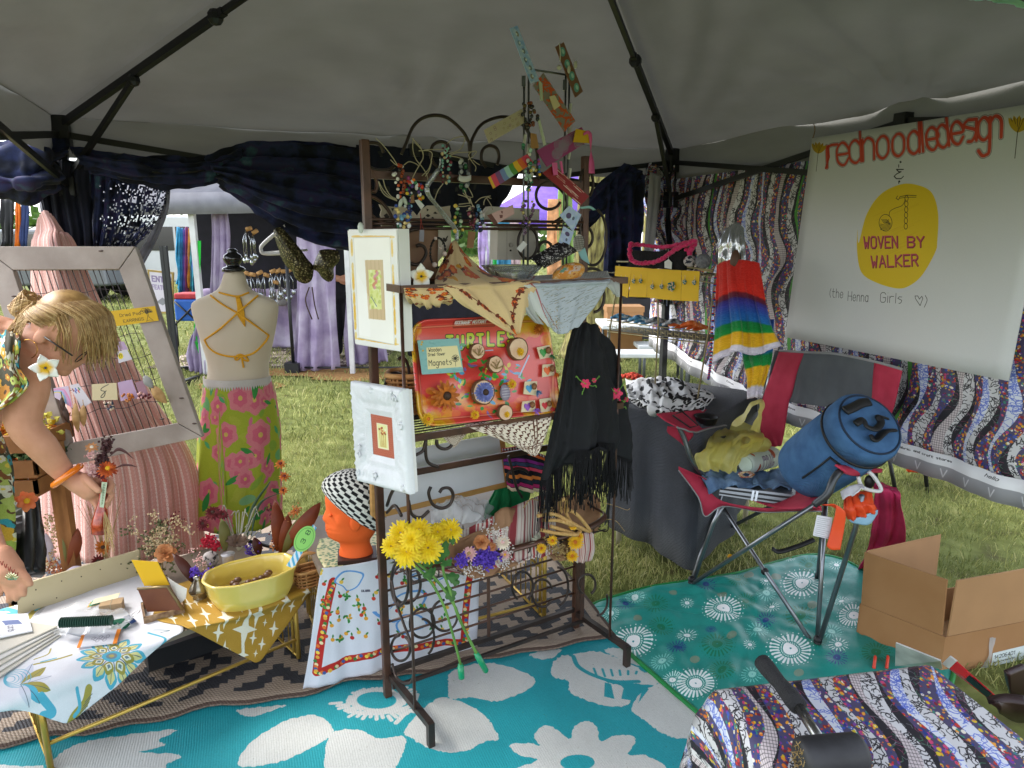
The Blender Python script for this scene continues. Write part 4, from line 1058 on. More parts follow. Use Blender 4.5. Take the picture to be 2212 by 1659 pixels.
for i,(q,hc,pc_,lab)in enumerate((([(1283,768),(1365,752),(1378,830),(1305,845)],'#2f8f3a','#2e7a4a','card magnet with a green heart and green feather on the right rim'),([(1320,880),(1402,874),(1395,950),(1318,962)],'#e0662a','#e06a1c','card magnet with an orange heart and acorn on the right rim'),([(1205,990),(1285,988),(1280,1080),(1195,1072)],'#3a8fc0','#3a7ab0','card magnet with a blue heart and acorn near the lower right'),([(1300,1105),(1370,1095),(1385,1180),(1310,1192)],'#c9303a','#c93a3a','card magnet with a red heart and red feather at the lower right corner'),([(1190,1120),(1270,1112),(1275,1185),(1180,1190)],'#8a4ab0','#a06acb','card magnet with a purple heart and purple tuft on the lower rim'))):
 c4=[TRP.off(.016).at(*F_(*p))for p in q];cen_=sum(c4,V())/4
 t=thing('card_magnet',lab,'magnet',cen_,group='heart card magnets on the tray')
 MB().prism([c4[3],c4[2],c4[1],c4[0]],-TRP.n*.003).build('card',mk('cream_card','#d9c9a8',var=.06,rough=.8),t,**_F)
 s_=(c4[1]-c4[0]).length
 h=[(0,-.32),(.25,-.02),(.26,.16),(.12,.24),(0,.12),(-.12,.24),(-.26,.16),(-.25,-.02)]
 hp=cen_-TRP.ex*s_*.12;MB().prism([hp+TRP.ex*x*s_+TRP.ey*y*s_+TRP.n*.003 for x,y in h],-TRP.n*.0025).build('heart',mk('heart_'+hc[1:],hc,rough=.4),t,**_F)
 ac=cen_+TRP.ex*s_*.2+TRP.ey*s_*.1+TRP.n*.008
 g=MB().ball(ac,(s_*.2,s_*.25,s_*.16),10,M=Matrix((TRP.ex,TRP.ey,TRP.n)).transposed());g.build('acorn',mk('acorn_brown','#6a4326',c2='#8a5f3a',scale=120,bump=.5),t)
 g=MB();fp=ac+(TRP.ex*.4-TRP.ey*.6)*s_*.5
 for k in range(22):d=(TRP.ex*ru(-.6,1)-TRP.ey*ru(.1,1)+TRP.n*ru(0,.6)).normalized()*s_*ru(.25,.5);g.tube([fp,fp+d*.6,fp+d+TRP.ey*-.002],.0009,3)
 g.build('feather_tuft',mk('tuft_'+pc_[1:],pc_,rough=.8),t)
# ------------------ cloths on the rack
def rsurf(rows,nu,nv,**k):return surf([[rp(*q)for q in row]for row in rows],nu,nv,**k)
cv=Cv(600,800,'#e0c392')
br_,or_,ye_='#6d2f1c','#d5571c','#dc9a1e'
def sprig(x,y,a,s_,fl=True):
 for k in range(5):cv.petal(x,y,a+(k-2)*.75+ru(-.2,.2),s_*ru(.8,1.2),s_*.42,br_)
 if fl:
  fx,fy=x+cos(a)*s_*1.15,y+sin(a)*s_*1.15;cv.flower(fx,fy,s_*.75,7,or_,'#e8862c',.8);cv.flower(fx,fy,s_*.45,6,'#e67a2a',ye_,.8)
for k in range(34):
 x,y=ru(0,600),ru(0,330);sprig(x,y,ru(0,6.3),ru(30,56),k%3==0)
for k in range(9):
 t=k/8;x,y=40+270*t,400+340*t;cv.line([(x,y),(x+34,y+42)],9,br_);sprig(x,y,1.+(k%2)*2.2,36,k%2==0)
 x,y=570-210*t,380+360*t;cv.line([(x,y),(x-26,y+45)],9,br_);sprig(x,y,2.1-(k%2)*2.,34,k%2==0)
for _ in range(7):cv.flower(ru(40,560),ru(30,300),40,7,or_,ye_);
for _ in range(5):cv.petal(ru(40,560),ru(30,330),ru(0,6),60,28,ye_)
cv.grain(.02)
m_scarf=mk('floral_scarf',img=cv.image('scarf_print'),rough=.75,var=.1,weave=.2,bscale=160,sheen=.1)
P=rsurf([[(966,545,0.),(980,520,0.),(990,530,0.),(1002,560,.02)],[(945,588,.08),(985,572,.08),(1025,580,.1),(1072,598,.1)],[(940,613,.22),(1010,611,.235),(1080,609,.235),(1160,607,.235)],[(962,622,.245),(1020,628,.25),(1085,628,.25),(1160,618,.246)],[(1005,664,.252),(1060,676,.262),(1105,674,.262),(1146,650,.252)],[(1098,714,.255),(1110,722,.258),(1116,723,.258),(1124,712,.255)]],48,60,amp=.005,waves=3,seed=4,crump=.004)
one(MB().grid(P),'scarf',m_scarf,'cream scarf with brown leaves and orange flowers hanging over the upper shelf','scarf',solid=.0015)
P=rsurf([[(872,622,.24),(920,622,.24),(985,622,.24)],[(878,645,.235),(925,655,.24),(978,648,.235)],[(890,655,.2),(930,664,.22),(972,652,.2)]],30,12,amp=.006,waves=4,seed=2)
one(MB().grid(P),'scarf',m_scarf,'short scalloped end of the floral scarf sagging below the left of the shelf','scarf',solid=.0015)
cv=Cv(640,640,'#dfe3e2')
for k in range(64):cv.line([(10*k,0),(10*k,150)],2.2,'#a8909a')
cv.poly([(120,150),(640,150),(640,640),(120,640)],'#c4ccd8')
for q in([(0,150),(640,150)],[(110,0),(120,640)],[(0,185),(640,120)]):cv.line(q,13,'#b5636b')
for k in range(240):
 x,y=ru(150,620),ru(260,560);l=ru(10,46);cv.line([(x,y),(x+l,y-l*.28)],ru(1.5,3.4),rc_(['#5a6450','#74807a','#8a7a52','#4c5a58','#96a5a5']),.8)
for k in range(150):cv.ell(gs_(220,60),gs_(560,40),4,3,rc_(['#a58433','#7a6a2c','#c4a24a','#5a4a22']),n=8)
cv.line([(130,420),(200,560),(260,600)],6,'#9a4a3a');cv.line([(160,250),(620,180)],4,'#8fb5bb')
cv.grain(.02)
m_hank=mk('souvenir_handkerchief',img=cv.image('handkerchief_print'),rough=.8,var=.08,transl=.15)
P=rsurf([[(1125,600,.06),(1210,592,.04),(1312,586,.04)],[(1112,612,.235),(1210,609,.24),(1318,604,.24)],[(1128,626,.247),(1215,626,.252),(1310,618,.25)],[(1152,668,.25),(1215,680,.262),(1282,664,.25)],[(1184,704,.25),(1210,722,.258),(1248,706,.25)]],44,44,amp=.004,waves=3,seed=6,crump=.003)
one(MB().grid(P),'handkerchief',m_hank,'pale blue souvenir handkerchief with a printed landscape hanging over the upper shelf','handkerchief',solid=.0015)
m_wcl=mk('plain_white_cloth','#c9cccb',var=.06,rough=.85,transl=.25)
P=rsurf([[(1296,596,.2),(1318,598,.22),(1334,604,.22)],[(1306,612,.25),(1322,615,.25),(1337,616,.24)],[(1326,634,.25),(1332,640,.25),(1337,642,.25)]],14,14,amp=.004,waves=2)
one(MB().grid(P),'cloth_corner',m_wcl,'white cloth corner poking past the right end of the upper shelf','cloth',solid=.0015)
P=rsurf([[(1112,613,.24),(1150,612,.24)],[(1116,640,.25),(1150,640,.25)],[(1132,670,.252),(1156,672,.252)],[(1158,698,.25),(1176,702,.25)]],12,22,amp=.006,waves=2,seed=3)
one(MB().grid(P),'cloth_corner',m_wcl,'white cloth fold hanging between the scarf and the blue handkerchief','cloth',solid=.0015)
cv=Cv(500,500,'#e2d6c4');bw='#5a2f20'
for k in range(-12,24):
 for j in range(0,24):
  x,y=60*k+30*(j%2),30*j
  if(k*3+j*5)%4<2:cv.poly([(x,y),(x+30,y),(x+30,y+13),(x+13,y+13),(x+13,y+30),(x,y+30)],bw)
  else:cv.line([(x+5,y+26),(x+5,y+6),(x+26,y+6),(x+26,y+20)],8,bw)
for q in(90,110,395,415):cv.line([(q,0),(q,500)],8,bw);cv.line([(0,q),(500,q)],8,bw)
cv.grain(.03);m_azt=mk('geometric_cloth',img=cv.image('geometric_print'),rough=.85,var=.1)
P=rsurf([[(1000,917,.2),(1090,908,.2),(1192,894,.2)],[(1020,926,.243),(1100,920,.245),(1190,905,.245)],[(1080,950,.246),(1126,954,.25),(1178,940,.246)],[(1142,978,.246),(1154,985,.248),(1160,982,.246)]],34,30,amp=.003,waves=3)
one(MB().grid(P),'cloth',m_azt,'brown and white geometric cloth hanging to a point under the tray','cloth',solid=.0015)
P=rsurf([[(950,938,.15),(980,936,.15),(1012,932,.15)],[(962,950,.15),(980,954,.15),(1000,946,.15)],[(976,964,.15),(980,967,.15),(984,965,.15)]],14,14)
one(MB().grid(P),'cloth',m_azt,'small corner of the brown geometric cloth under the left of the tray','cloth',solid=.0015)
m_shw=mk('black_shawl','#0d0e11',c2='#17191d',rough=.85,scale=5,weave=.2,bscale=200)
rows=[[(1238,706,.2),(1262,696,.2),(1282,700,.2),(1298,710,.18)],[(1222,762,.22),(1255,760,.24),(1292,755,.24),(1328,758,.18)],[(1208,850,.24),(1252,850,.27),(1302,850,.26),(1348,850,.18)],[(1186,950,.25),(1240,960,.29),(1300,945,.27),(1362,940,.18)],[(1168,1040,.25),(1225,1005,.28),(1290,970,.27),(1368,995,.18)]]
P=rsurf(rows,60,56,amp=.017,waves=3,seed=12,hold=.3,crump=.014)
sh=thing('shawl','black fringed shawl with embroidered red roses draped on the right post','shawl',rp(1270,1100,.1))
MB().grid(P).build('shawl_cloth',m_shw,sh,solid=.002)
fr_=MB();bl_=P[-1]
for k in range(len(bl_)-1):
 for j in range(4):
  p=bl_[k].lerp(bl_[k+1],j/4);L=ru(.1,.17);x=ru(-.012,.012)
  fr_.tube([p,p+V((x*.5,ru(-.008,.008),-L*.5)),p+V((x,ru(-.012,.012),-L))],.0016,4)
mid=P[int(len(P)*.72)]
for k in range(20,46):
 for j in range(4):
  p=P[int(len(P)*.8)][k].lerp(P[int(len(P)*.8)][k+1],j/4)+ky*.02;L=ru(.12,.2)
  fr_.tube([p,p+V((ru(-.01,.01),0,-L*.5)),p+V((ru(-.02,.02),ru(-.01,.01),-L))],.0016,4)
tag(fr_.build('fringe',mk('black_fringe','#0d0d10',rough=.9),sh),None,None,kind='stuff')
m_rose=mk('rose_embroidery','#c4204a',c2='#e0406a',scale=150,rough=.6);m_grn=mk('green_thread','#4a7a2c',c2='#6f9c3c',scale=80)
for px,py,rr in((1264,832,11),(1330,848,14),(1336,868,11),(1351,862,6),(1283,822,6)):
 best=min((p for r in P for p in r),key=lambda p:(V(proj(p)).to_3d()-V((px,py,0))).length)
 c=best+(EYE-best).normalized()*.012;M=(EYE-best).normalized();g=MB();strawn=rr*2.2/FX
 for L in range(3):petals(g,c,M,strawn*(1-.28*L),6-L,.7,.15+.2*L,rot=L)
 g.build('embroidered_rose',m_rose,sh,**_F)
 g=MB()
 for k in range(3):
  a=ru(0,6.28);d=(V((1,0,0))*cos(a)+UP*sin(a))*strawn
  g.tube(crom([c,c+d*1.4,c+d*2.+UP*.006,c+d*2.2],4),.0018,4)
 g.build('embroidered_stem',m_grn,sh)
# ------------------ flat cards and strips on the rack, beads, jewellery stand
def rcard(nm,px,b,mat,lab,cat,group=None,t=.003,parent=None):
 g=MB().card([rp(x,y,b)for x,y in px],t)
 o_=g.build(nm,mat,parent,**_F)
 return tag(o_,lab,cat,group)if lab else o_
m_ivory=mk('ivory_board','#b9ad9b',var=.08,rough=.7)
t=thing('cutwork_board','ivory cutwork board with scalloped corners behind the beads','board',rp(895,490,-.02))
edge=C2([(390,112),(470,130),(600,150),(680,120),(760,160),(870,200),(940,280),(1010,180),(1090,128),(1200,130),(1300,150),(1420,132),(1410,200),(1430,270),(1425,350),(1200,355),(900,360),(620,385),(590,450),(440,462),(420,420),(440,350),(405,260),(425,190)])
MB().prism([rp(x,y,-.03)for x,y in edge],-ky*.006).build('panel',m_ivory,t,**_F)
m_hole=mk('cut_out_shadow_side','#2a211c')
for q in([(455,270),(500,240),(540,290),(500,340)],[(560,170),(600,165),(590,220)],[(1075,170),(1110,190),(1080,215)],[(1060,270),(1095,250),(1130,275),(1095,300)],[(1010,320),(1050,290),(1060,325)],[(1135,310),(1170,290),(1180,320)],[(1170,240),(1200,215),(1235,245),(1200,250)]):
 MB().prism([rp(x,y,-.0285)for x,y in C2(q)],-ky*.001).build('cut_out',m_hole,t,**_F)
rcard('brown_cardboard',C2([(690,450),(1242,445),(1242,1290),(700,1290)]),-.025,mk('brown_card','#8a6c58',var=.08,rough=.85),'brown cardboard square standing on the upper shelf behind the flower clip','cardboard')
rcard('price_tag',C2([(975,482),(1040,478),(1035,655),(970,645)]),.02,mk('grey_tag','#8e8c98'),'small grey tag on red thread in front of the brown cardboard','tag')
tag(MB().tube(crom([rp(*p,.015)for p in C2([(985,480),(990,380),(985,240)])],4),.0012,4).tube(crom([rp(*p,.015)for p in C2([(1030,480),(1005,400),(985,240)])],4),.0012,4).build('thread',mk('red_thread','#8f3226')),'red thread holding the small grey tag','thread')
rcard('bird_card',C2([(1250,470),(1425,455),(1430,700),(1240,945)]),-.01,mk('bird_card',img=(lambda c:(c.petal(40,60,.6,60,22,'#2a2522'),c.petal(70,80,-.9,40,16,'#2a2522'),c.petal(60,85,2.4,36,14,'#3a332e'),c.line([(60,120),(55,180)],4,'#3a332e'),c.image('bird_print'))[-1])(Cv(120,220,'#bdb6aa')),rough=.8),'pale card with a dark bird print beside the brown cardboard','card')
t=thing('white_box','white plastic box with a round button standing behind the jewellery stand','box',rp(1118,561,-.06))
m_bx=mk('warm_white_plastic','#b5afa6',var=.04,rough=.5)
g=MB();q=D2([(200,915),(790,915),(795,430),(210,430)]);g.prism([rp(x,y,-.02)for x,y in q],-ky*.05);g.build('body',m_bx,t,**_F)
g=MB();q=D2([(15,350),(810,350),(812,180),(100,140),(20,240)]);g.prism([rp(x,y,-.025)for x,y in q],-ky*.03);g.build('upper_panel',m_bx,t,**_F)
c=rp(*D2([(397,700)])[0],-.018);g=MB().lathe([(.006,0),(.0075,0),(.0075,.004),(.006,.004)],c,16,M=rotm(ky));g.build('button',mk('grey_ring','#9a948c'),t)
MB().lathe([(.003,0),(.003,.003)],rp(*D2([(392,778)])[0],-.018),10,M=rotm(ky)).build('knob',m_hole,t)
g=MB();q=D2([(340,912),(346,912),(346,435),(340,435)]);g.prism([rp(x,y,-.0185)for x,y in q],-ky*.0005);g.build('seam',mk('grey_ring'),t,**_F)
m_plw=mk('plumeria_white','#e8e6df',var=.03,rough=.45,transl=.1);m_ply=mk('plumeria_yellow','#e0b21a',c2='#f0c832',rough=.5);m_gem=mk('gem','#4a5266',rough=.15,metal=.6)
def plumeria(lab,c,n,r,parent=None,rot=.3,up=None):
 t=thing('flower_clip',lab,'hair clip',c,group='white plumeria hair clips')
 M=rotm(n)
 for k in range(5):
  a=rot+2*PI*k/5;ca,sa=cos(a),sin(a);P=[]
  for i in range(9):
   s_=i/8;row=[]
   for j in range(7):
    w_=(j/6-.5);wd=(.22+.72*sin(PI*min(1,.08+s_*.86))**.8)*r*.78*(1 if s_<1 else.6)
    x=r*(.06+.94*s_-.22*s_*(2*w_)**2);y=wd*w_;z=r*(.16*s_+.1*w_*2*s_-.12*s_*s_+.03*k*0)
    row.append(V(c)+M@V((x*ca-y*sa,x*sa+y*ca,z+.012*r*(k%2))))
   P.append(row)
  MB().grid(P).build('petal',m_plwg,t,solid=.0012)
 MB().ball(V(c)+V(n)*r*.08,(r*.09,r*.09,r*.06),8,M=M).build('gem',m_gem,t)
m_plwg=bpy.data.materials.new('plumeria_petal');m_plwg.use_nodes=True
q_=m_plwg.node_tree;uvn=q_.nodes.new('ShaderNodeUVMap');sp_=q_.nodes.new('ShaderNodeSeparateXYZ');r_=q_.nodes.new('ShaderNodeValToRGB')
q_.links.new(uvn.outputs[0],sp_.inputs[0]);q_.links.new(sp_.outputs[1],r_.inputs[0]);q_.links.new(r_.outputs[0],q_.nodes['Principled BSDF'].inputs['Base Color'])
e=r_.color_ramp.elements;e[0].position,e[0].color,e[1].position,e[1].color=.45,lin('#e6e5de'),.78,lin('#dfae10');q_.nodes['Principled BSDF'].inputs['Roughness'].default_value=.5
plumeria('white plumeria flower clip with yellow heart sitting on the upper shelf',rp(910,597,.2),(EYE-rp(910,597,.2)).normalized(),.036,rot=PI/2)
m_glass=mk('clear_glass','#e8eef0',rough=.05,var=.02,glass=.9,spec=.6)
c=rp(1107,608,.13);c.z=zs+.012
P=[]
for j,(r,z)in enumerate(((.03,0),(.055,.003),(.072,.018),(.083,.034),(.088,.04),(.083,.04),(.075,.03),(.055,.01),(0.,.006))):
 P.append([c+V((cos(a)*r*(1+(.05*sin(a*16)if.02<z else 0))*1.05,sin(a)*r*.7,z))for a in[2*PI*i/64 for i in range(65)]])
one(MB().grid(P,flip=True),'glass_dish',m_glass,'scalloped clear glass dish with handles on the upper shelf','dish')
cv=Cv(420,160,'#17131a')
for k in range(150):
 x,y=ru(4,416),ru(4,156)
 (cv.ring(x,y,ru(2,6),2.4,'#e4e0e2')if k%2 else cv.ell(x,y,ru(1.5,4),ru(1.5,4),'#e4e0e2'))
q=D2([(745,900),(1160,660),(1350,800),(860,1050)])
c4=[rp(x,y,.2)for x,y in q];g=MB();P=[]
for j in range(9):
 row=[]
 for i in range(13):
  u,v_=i/12,j/8;p=c4[0].lerp(c4[1],u).lerp(c4[3].lerp(c4[2],u),v_);row.append(p+ky*(.024*sin(PI*min(1,max(0,v_)))**.6*(sin(PI*min(1,.06+u*.88))**.25)))
 P.append(row)
g.grid(P);P2=[[p-ky*.03 for p in r]for r in P];g.grid([r[::-1]for r in P2])
one(g,'glasses_case',mk('dotted_case',img=cv.image('dot_print'),rough=.5,var=.05),'black dotted glasses case leaning on the upper shelf','case')
cv=Cv(300,160,'#d8923a')
for k in range(160):cv.flower(ru(0,300),ru(0,160),ru(6,16),6,rc_(['#d98a30','#e0a95c','#c9772a','#e6c9a0','#cdb5a8']),rc_(['#b8662a','#e6d0b0']))
for k in range(8):cv.poly([(x:=ru(10,280),y:=ru(10,140)),(x+18,y-4),(x+20,y+10),(x+3,y+14)],'#6f9a86')
c=rp(1228,590,.18);M=Matrix((kx,ky,UP)).transposed()@Matrix.Rotation(R(-14),3,'Y')
one(MB().ball(c,(.062,.024,.03),22,M=M),'floral_case',mk('floral_case',img=cv.image('floral_case_print'),rough=.6,var=.05),'orange floral soft case lying below the dotted case','case')
m_tw=mk('pale_twine','#a89f86',var=.2,rough=.8);m_slv=mk('silver_wire','#b5b8bb',rough=.28,metal=.9)
PAL={}
def bmat(c):return mk('bead_'+c[1:],c,rough=.18,var=.25,spec=.7,scale=60)
def strand(lab,pts,cols_,size=(.0035,.006),b=.03,n=None,group='bead strands hanging on the rack',spread=1.,tail=None,extra=None,nm='bead_strand',sep=.85):
 P=crom([rp(x,y,b+(k%2)*.004)for k,(x,y)in enumerate(pts)],10)
 t=thing(nm,lab,'bracelets',P[-1],group)
 mats=[bmat(c)for c in cols_];g=MB();L=0;nxt=0
 for i in range(len(P)-1):
  seg=(P[i+1]-P[i]).length;L+=seg
  while L>nxt:
   r=ru(*size);q=P[i]+V((ru(-1,1),ru(-.6,.6),ru(-.5,.5)))*r*spread
   g.ball(q,(r,r,r*ru(.8,1.3)),8,mi=rng.randrange(len(mats)));nxt+=r*2*sep
 tag(g.build('beads',mats,t),None,None,kind='stuff')
 if tail:
  h=MB()
  for tl in tail:h.tube(crom([rp(x,y,b+.01)for x,y in tl],5),.0014,5)
  h.build('twine_tail',m_tw,t)
 return t
strand('amber and white bead strand with twine ends near the left post',A2([(800,900),(770,1000),(760,1200),(790,1330),(810,1400),(850,1330),(850,1180),(845,1000),(830,900)]),['#8a3a12','#c9541c','#a8391a','#d9d6d0','#e8e6e2','#1c1c22'],(.004,.0065),spread=1.4,tail=[A2([(430,490),(560,620),(690,790),(760,900)]),A2([(660,830),(720,890),(770,920)]),A2([(870,910),(950,860),(1050,890),(1100,930)])])
strand('big tangled cluster of blue, white and multicoloured beads',A2([(1000,1130),(960,1250),(980,1380),(1060,1300),(1140,1200),(1120,1330),(1180,1400),(1090,1480),(1000,1450),(930,1350),(960,1180),(1040,1160),(1150,1300)]),['#4a2a7a','#c93a24','#e07a1c','#d9dbe0','#e8e8ec','#2a3f8a','#2f8a5a','#8a2a6a','#e0c02a'],(.004,.0062),spread=2.2,tail=[A2([(1000,1120),(1060,1000),(1130,880),(1170,780),(1130,640),(1040,540),(1005,490)]),A2([(1010,500),(1010,680),(1060,830),(1150,940),(1230,1080),(1245,1250)]),A2([(1040,560),(1160,700),(1160,820),(1100,900)]),A2([(1300,850),(1250,980),(1150,1080)]),A2([(1290,860),(1310,740),(1250,690),(1100,690)]),A2([(1300,860),(1260,1000),(1200,1090)])])
strand('blue and white glass bracelets bunched above the brown cardboard',C2([(690,120),(640,220),(640,330),(650,440),(720,420),(790,430),(800,330),(790,220),(760,150),(830,120),(860,220),(850,320),(700,250),(740,380)]),['#2c4a9a','#e4e6ea','#3a6ac0','#dfe6ee','#1f2f6a','#7ab0d0','#d9c27a','#2f6a4a'],(.004,.0065),spread=1.6,b=.05,tail=[A2([(480,1170),(540,1290),(640,1400),(760,1460)]),A2([(470,1160),(520,1310),(600,1400),(760,1470)]),A2([(545,1130),(580,1260),(660,1390),(750,1440)])])
strand('teal and burgundy bead strand under the left arch',A2([(1500,620),(1480,800),(1460,1000),(1490,1160),(1540,1180),(1570,1000),(1570,820),(1540,640),(1520,760),(1540,900)]),['#8fc0bc','#6fa8a4','#b5d6d0','#5a1a2c','#7a2438','#d0b890'],(.0032,.0052),spread=1.3,tail=[A2([(1550,570),(1640,500),(1800,470),(1805,560),(1740,670),(1560,740)]),A2([(1480,1200),(1400,1310),(1350,1450),(1345,1510)]),A2([(1180,680),(1300,670),(1480,670)])])
strand('green and silver bead strand with a white paper band',A2([(1770,830),(1750,950),(1770,1080),(1800,1200),(1800,1290),(1850,1230),(1840,1080),(1840,950),(1820,830)]),['#1c5a34','#8a9096','#c9ccd0','#a5a8ac','#5f666c'],(.005,.008),spread=1.,tail=[A2([(1600,770),(1700,790),(1760,810)]),A2([(1870,830),(1950,770),(2000,700),(1930,700),(1880,760),(1930,860),(1990,940),(1980,1010)]),A2([(1940,830),(2000,880),(2050,910)]),A2([(1590,760),(1700,720),(1880,710),(1980,700)]),A2([(1810,1300),(1850,1390),(1940,1410),(1900,1310),(1870,1260)])])
P=[rp(*p,.055)for p in A2([(1730,1060),(1780,1085),(1850,1085),(1915,1065)])];P2=[rp(*p,.055)for p in A2([(1725,1150),(1780,1175),(1850,1175),(1915,1150)])]
one(MB().grid([crom(P,5),crom(P2,5)]),'paper_band',mk('white_paper','#cfcfcf',var=.04),'white paper band around the silver beads','tag',solid=.001)
strand('dark green bead strand with a yellow bead beside the cutwork board',C2([(1510,130),(1510,260),(1490,400),(1500,540),(1560,600),(1570,450),(1550,330),(1540,230)]),['#1f4a22','#2f6a34','#4a7a2a','#16331a','#b9c9b0','#d0b24a'],(.0045,.007),b=.05,tail=[C2([(1530,140),(1620,140),(1700,130),(1710,180),(1650,210)]),C2([(1540,110),(1640,100),(1710,80),(1650,0)]),A2([(1710,1370),(1850,1420),(1900,1520)]),A2([(1790,1350),(1870,1430),(1900,1510)])])
strand('maroon bead strand hanging with a brown paper tag',C2([(1730,150),(1710,260),(1720,380),(1740,490),(1770,380),(1760,250),(1740,160)]),['#5a1c30','#7a2c40','#3a1420','#c9b8a0'],(.004,.006),b=.05,tail=[C2([(1740,130),(1700,20),(1720,100)])])
strand('blue and teal bead strand beside the maroon one',C2([(1820,150),(1800,260),(1810,380),(1800,480),(1870,470),(1880,380),(1860,270),(1840,180)]),['#1f3f6a','#2f6a8a','#d0d8de','#7aa0b8','#16264a','#e6e8ea'],(.0045,.007),b=.05,tail=[C2([(1780,90),(1860,20),(2000,-10)]),C2([(1900,120),(1910,60),(1950,10),(2010,30)]),C2([(1940,20),(2000,110),(2030,190)])])
rcard('paper_tag',C2([(1680,500),(1785,510),(1750,745),(1660,742)]),.055,mk('kraft_tag','#86603c',var=.1),'brown paper tag hanging below the maroon beads','tag')
rcard('paper_tag',A2([(1040,1460),(1100,1450),(1190,1545),(1140,1605)]),.06,mk('white_paper'),'white price tag tied in the multicoloured bead cluster','tag')
rcard('paper_tag',A2([(985,1380),(1025,1370),(1035,1500),(975,1505)]),.058,mk('kraft_tag'),'narrow brown tag in the middle of the multicoloured beads','tag')
for k,q in enumerate((A2([(820,1500),(790,1540)]),A2([(885,1470),(880,1500)]))):
 c=rp(*q[0],.06);one(MB().ball(c,(.006,.005,.013),10,M=Matrix.Rotation(R(18-36*k),3,'Y')),'shell_bead',mk('shell_bead','#b9c4b8',rough=.3),('left' if k==0 else 'right')+' of the two long white shell beads above the blue bracelets','bead',group='long shell beads')
sl=MB();
sl.tube(crom([rp(*p,.05)for p in A2([(1440,800),(1420,950),(1330,1090),(1250,1200),(1225,1270)])],6),[.004]*8+[.0085]*14+[.006]*3,7,flat=.5)
for k in range(5):sl.tube(crom([rp(*p,.052+.002*k)for p in[(918+2*k,405),(922+2*k,422),(940+2*k,445),(962+2.5*k,474),(980+2*k,497),(985+k,520)]],6),.0022,5)
one(sl,'silver_strap',mk('silver_wrap','#9da1a5',rough=.22,metal=.75,bump=.5,bscale=120),'crinkled silver wire bundle running diagonally across the beads','strap')
c=rp(946,546,.03);t=thing('link_bracelet','black link bracelet hanging in an oval in front of the shelf','bracelet',c)
g=MB()
for k in range(26):
 a=2*PI*k/26;p=rp(946+16.5*cos(a),546+32*sin(a),.04);g.ball(p,(.0035,.003,.0055),8,M=Matrix.Rotation(a,3,'Y'))
tag(g.build('links',mk('black_bead','#121114',rough=.25),t),None,None,kind='stuff')
for q in((960,548,.008),(939,572,.008),(941,515,.005),(951,536,.005)):MB().ball(rp(q[0],q[1],.05),q[2],10).build('charm',mk('pearl','#c9b8b0',rough=.2),t)
# ------------------ jewellery stand with clipped strips
m_sil=mk('grey_steel','#5d6062',c2='#7b7e80',rough=.3,metal=.7)
js=thing('jewellery_stand','tall grey metal jewellery stand on the upper shelf with two double posts','jewellery stand',rp(1180,605,.1))
for x0,x1,nm in((1132,1142,'post'),(1222,1230,'post')):
 for x in(x0,x1):
  p=rp(x,164,.1);MB().tube([V((p.x,p.y,zs)),p],.0032,7).build(nm,m_sil,js)
MB().tube([rp(1154,151,.1),rp(1226,162,.1)],.0032,7).build('cross_bar',m_sil,js)
for x,y in((1131,176),(1220,184)):MB().box(rp(x,y,.1),(.012,.012,.03)).build('clamp',m_sil,js,**_F)
m_clip=mk('white_clip','#c4c4c0',rough=.4)
for k,(x,y)in enumerate(((1231,235),(1230,282),(1229,334),(1230,375),(1141,322),(1133,302))):
 MB().bar(rp(x-1,y+10,.108),rp(x+2,y-11,.108),.008,.006).build('clip',m_clip,js,**_F)
def printed(nm,W,H,bg,fn,seed=0):
 c=Cv(W,H,bg);rng.seed(seed);fn(c);c.grain(.02);return mk(nm,img=c.image(nm+'_print'),rough=.55,var=.06)
def spots(cols_,n,r0,r1,W,H,al=.8):return lambda c:[c.ell(ru(0,W),ru(0,H),ru(r0,r1),ru(r0,r1),rc_(cols_),al=al,n=12)for _ in range(n)]
GR='printed strips clipped to the jewellery stand'
def strip(px,b,mat,lab):return rcard('printed_strip',B2(px),b,mat,lab,'strip',GR)
def fsky(c):
 spots(['#7fa4e6','#d3dbf0','#5f8ada','#bccaec'],60,10,26,100,460,.35)(c)
 for k in range(6):c.ell(50+10*(-1)**k,60+70*k,16,22,rc_(['#6a6f7a','#8a7a6a','#b9a25a','#7f8fae']),al=.8);c.flower(50,60+70*k,12,6,'#d9dfe6')
strip([(190,55),(243,36),(398,430),(338,446)],.13,printed('sky_strip',100,460,'#a3bcec',fsky),'pale blue printed strip pointing up, highest on the jewellery stand')
def fbr(c):
 for k in range(4):c.ell(50,60+100*k,30,36,'#5f9a98',rot=.5);c.ell(56,60+100*k,14,20,'#a5c9c4')
strip([(513,187),(572,153),(708,505),(655,548)],.13,printed('brown_strip',100,420,'#7a5440',fbr),'brown strip with teal shapes pointing up beside the pale blue one')
def fora(c):
 for k in range(46):x,y=ru(0,110),ru(0,460);c.line([(x,y),(x+ru(-30,30),y+ru(-30,30)),(x+ru(-40,40),y+ru(0,50))],11,'#c9552a')
strip([(355,462),(428,372),(655,712),(578,790)],.125,printed('orange_strip',110,460,'#8a807c',fora),'long grey and orange printed strip across the jewellery stand')
def fbe(c):
 for k in range(26):c.ring(ru(5,290),ru(5,90),ru(4,9),2,rc_(['#8a6a7a','#a58a8a','#9a8a6c']))
strip([(5,778),(275,628),(302,722),(42,872)],.12,printed('beige_strip',300,95,'#b8aa98',fbe),'beige dotted strip sticking out to the left of the stand')
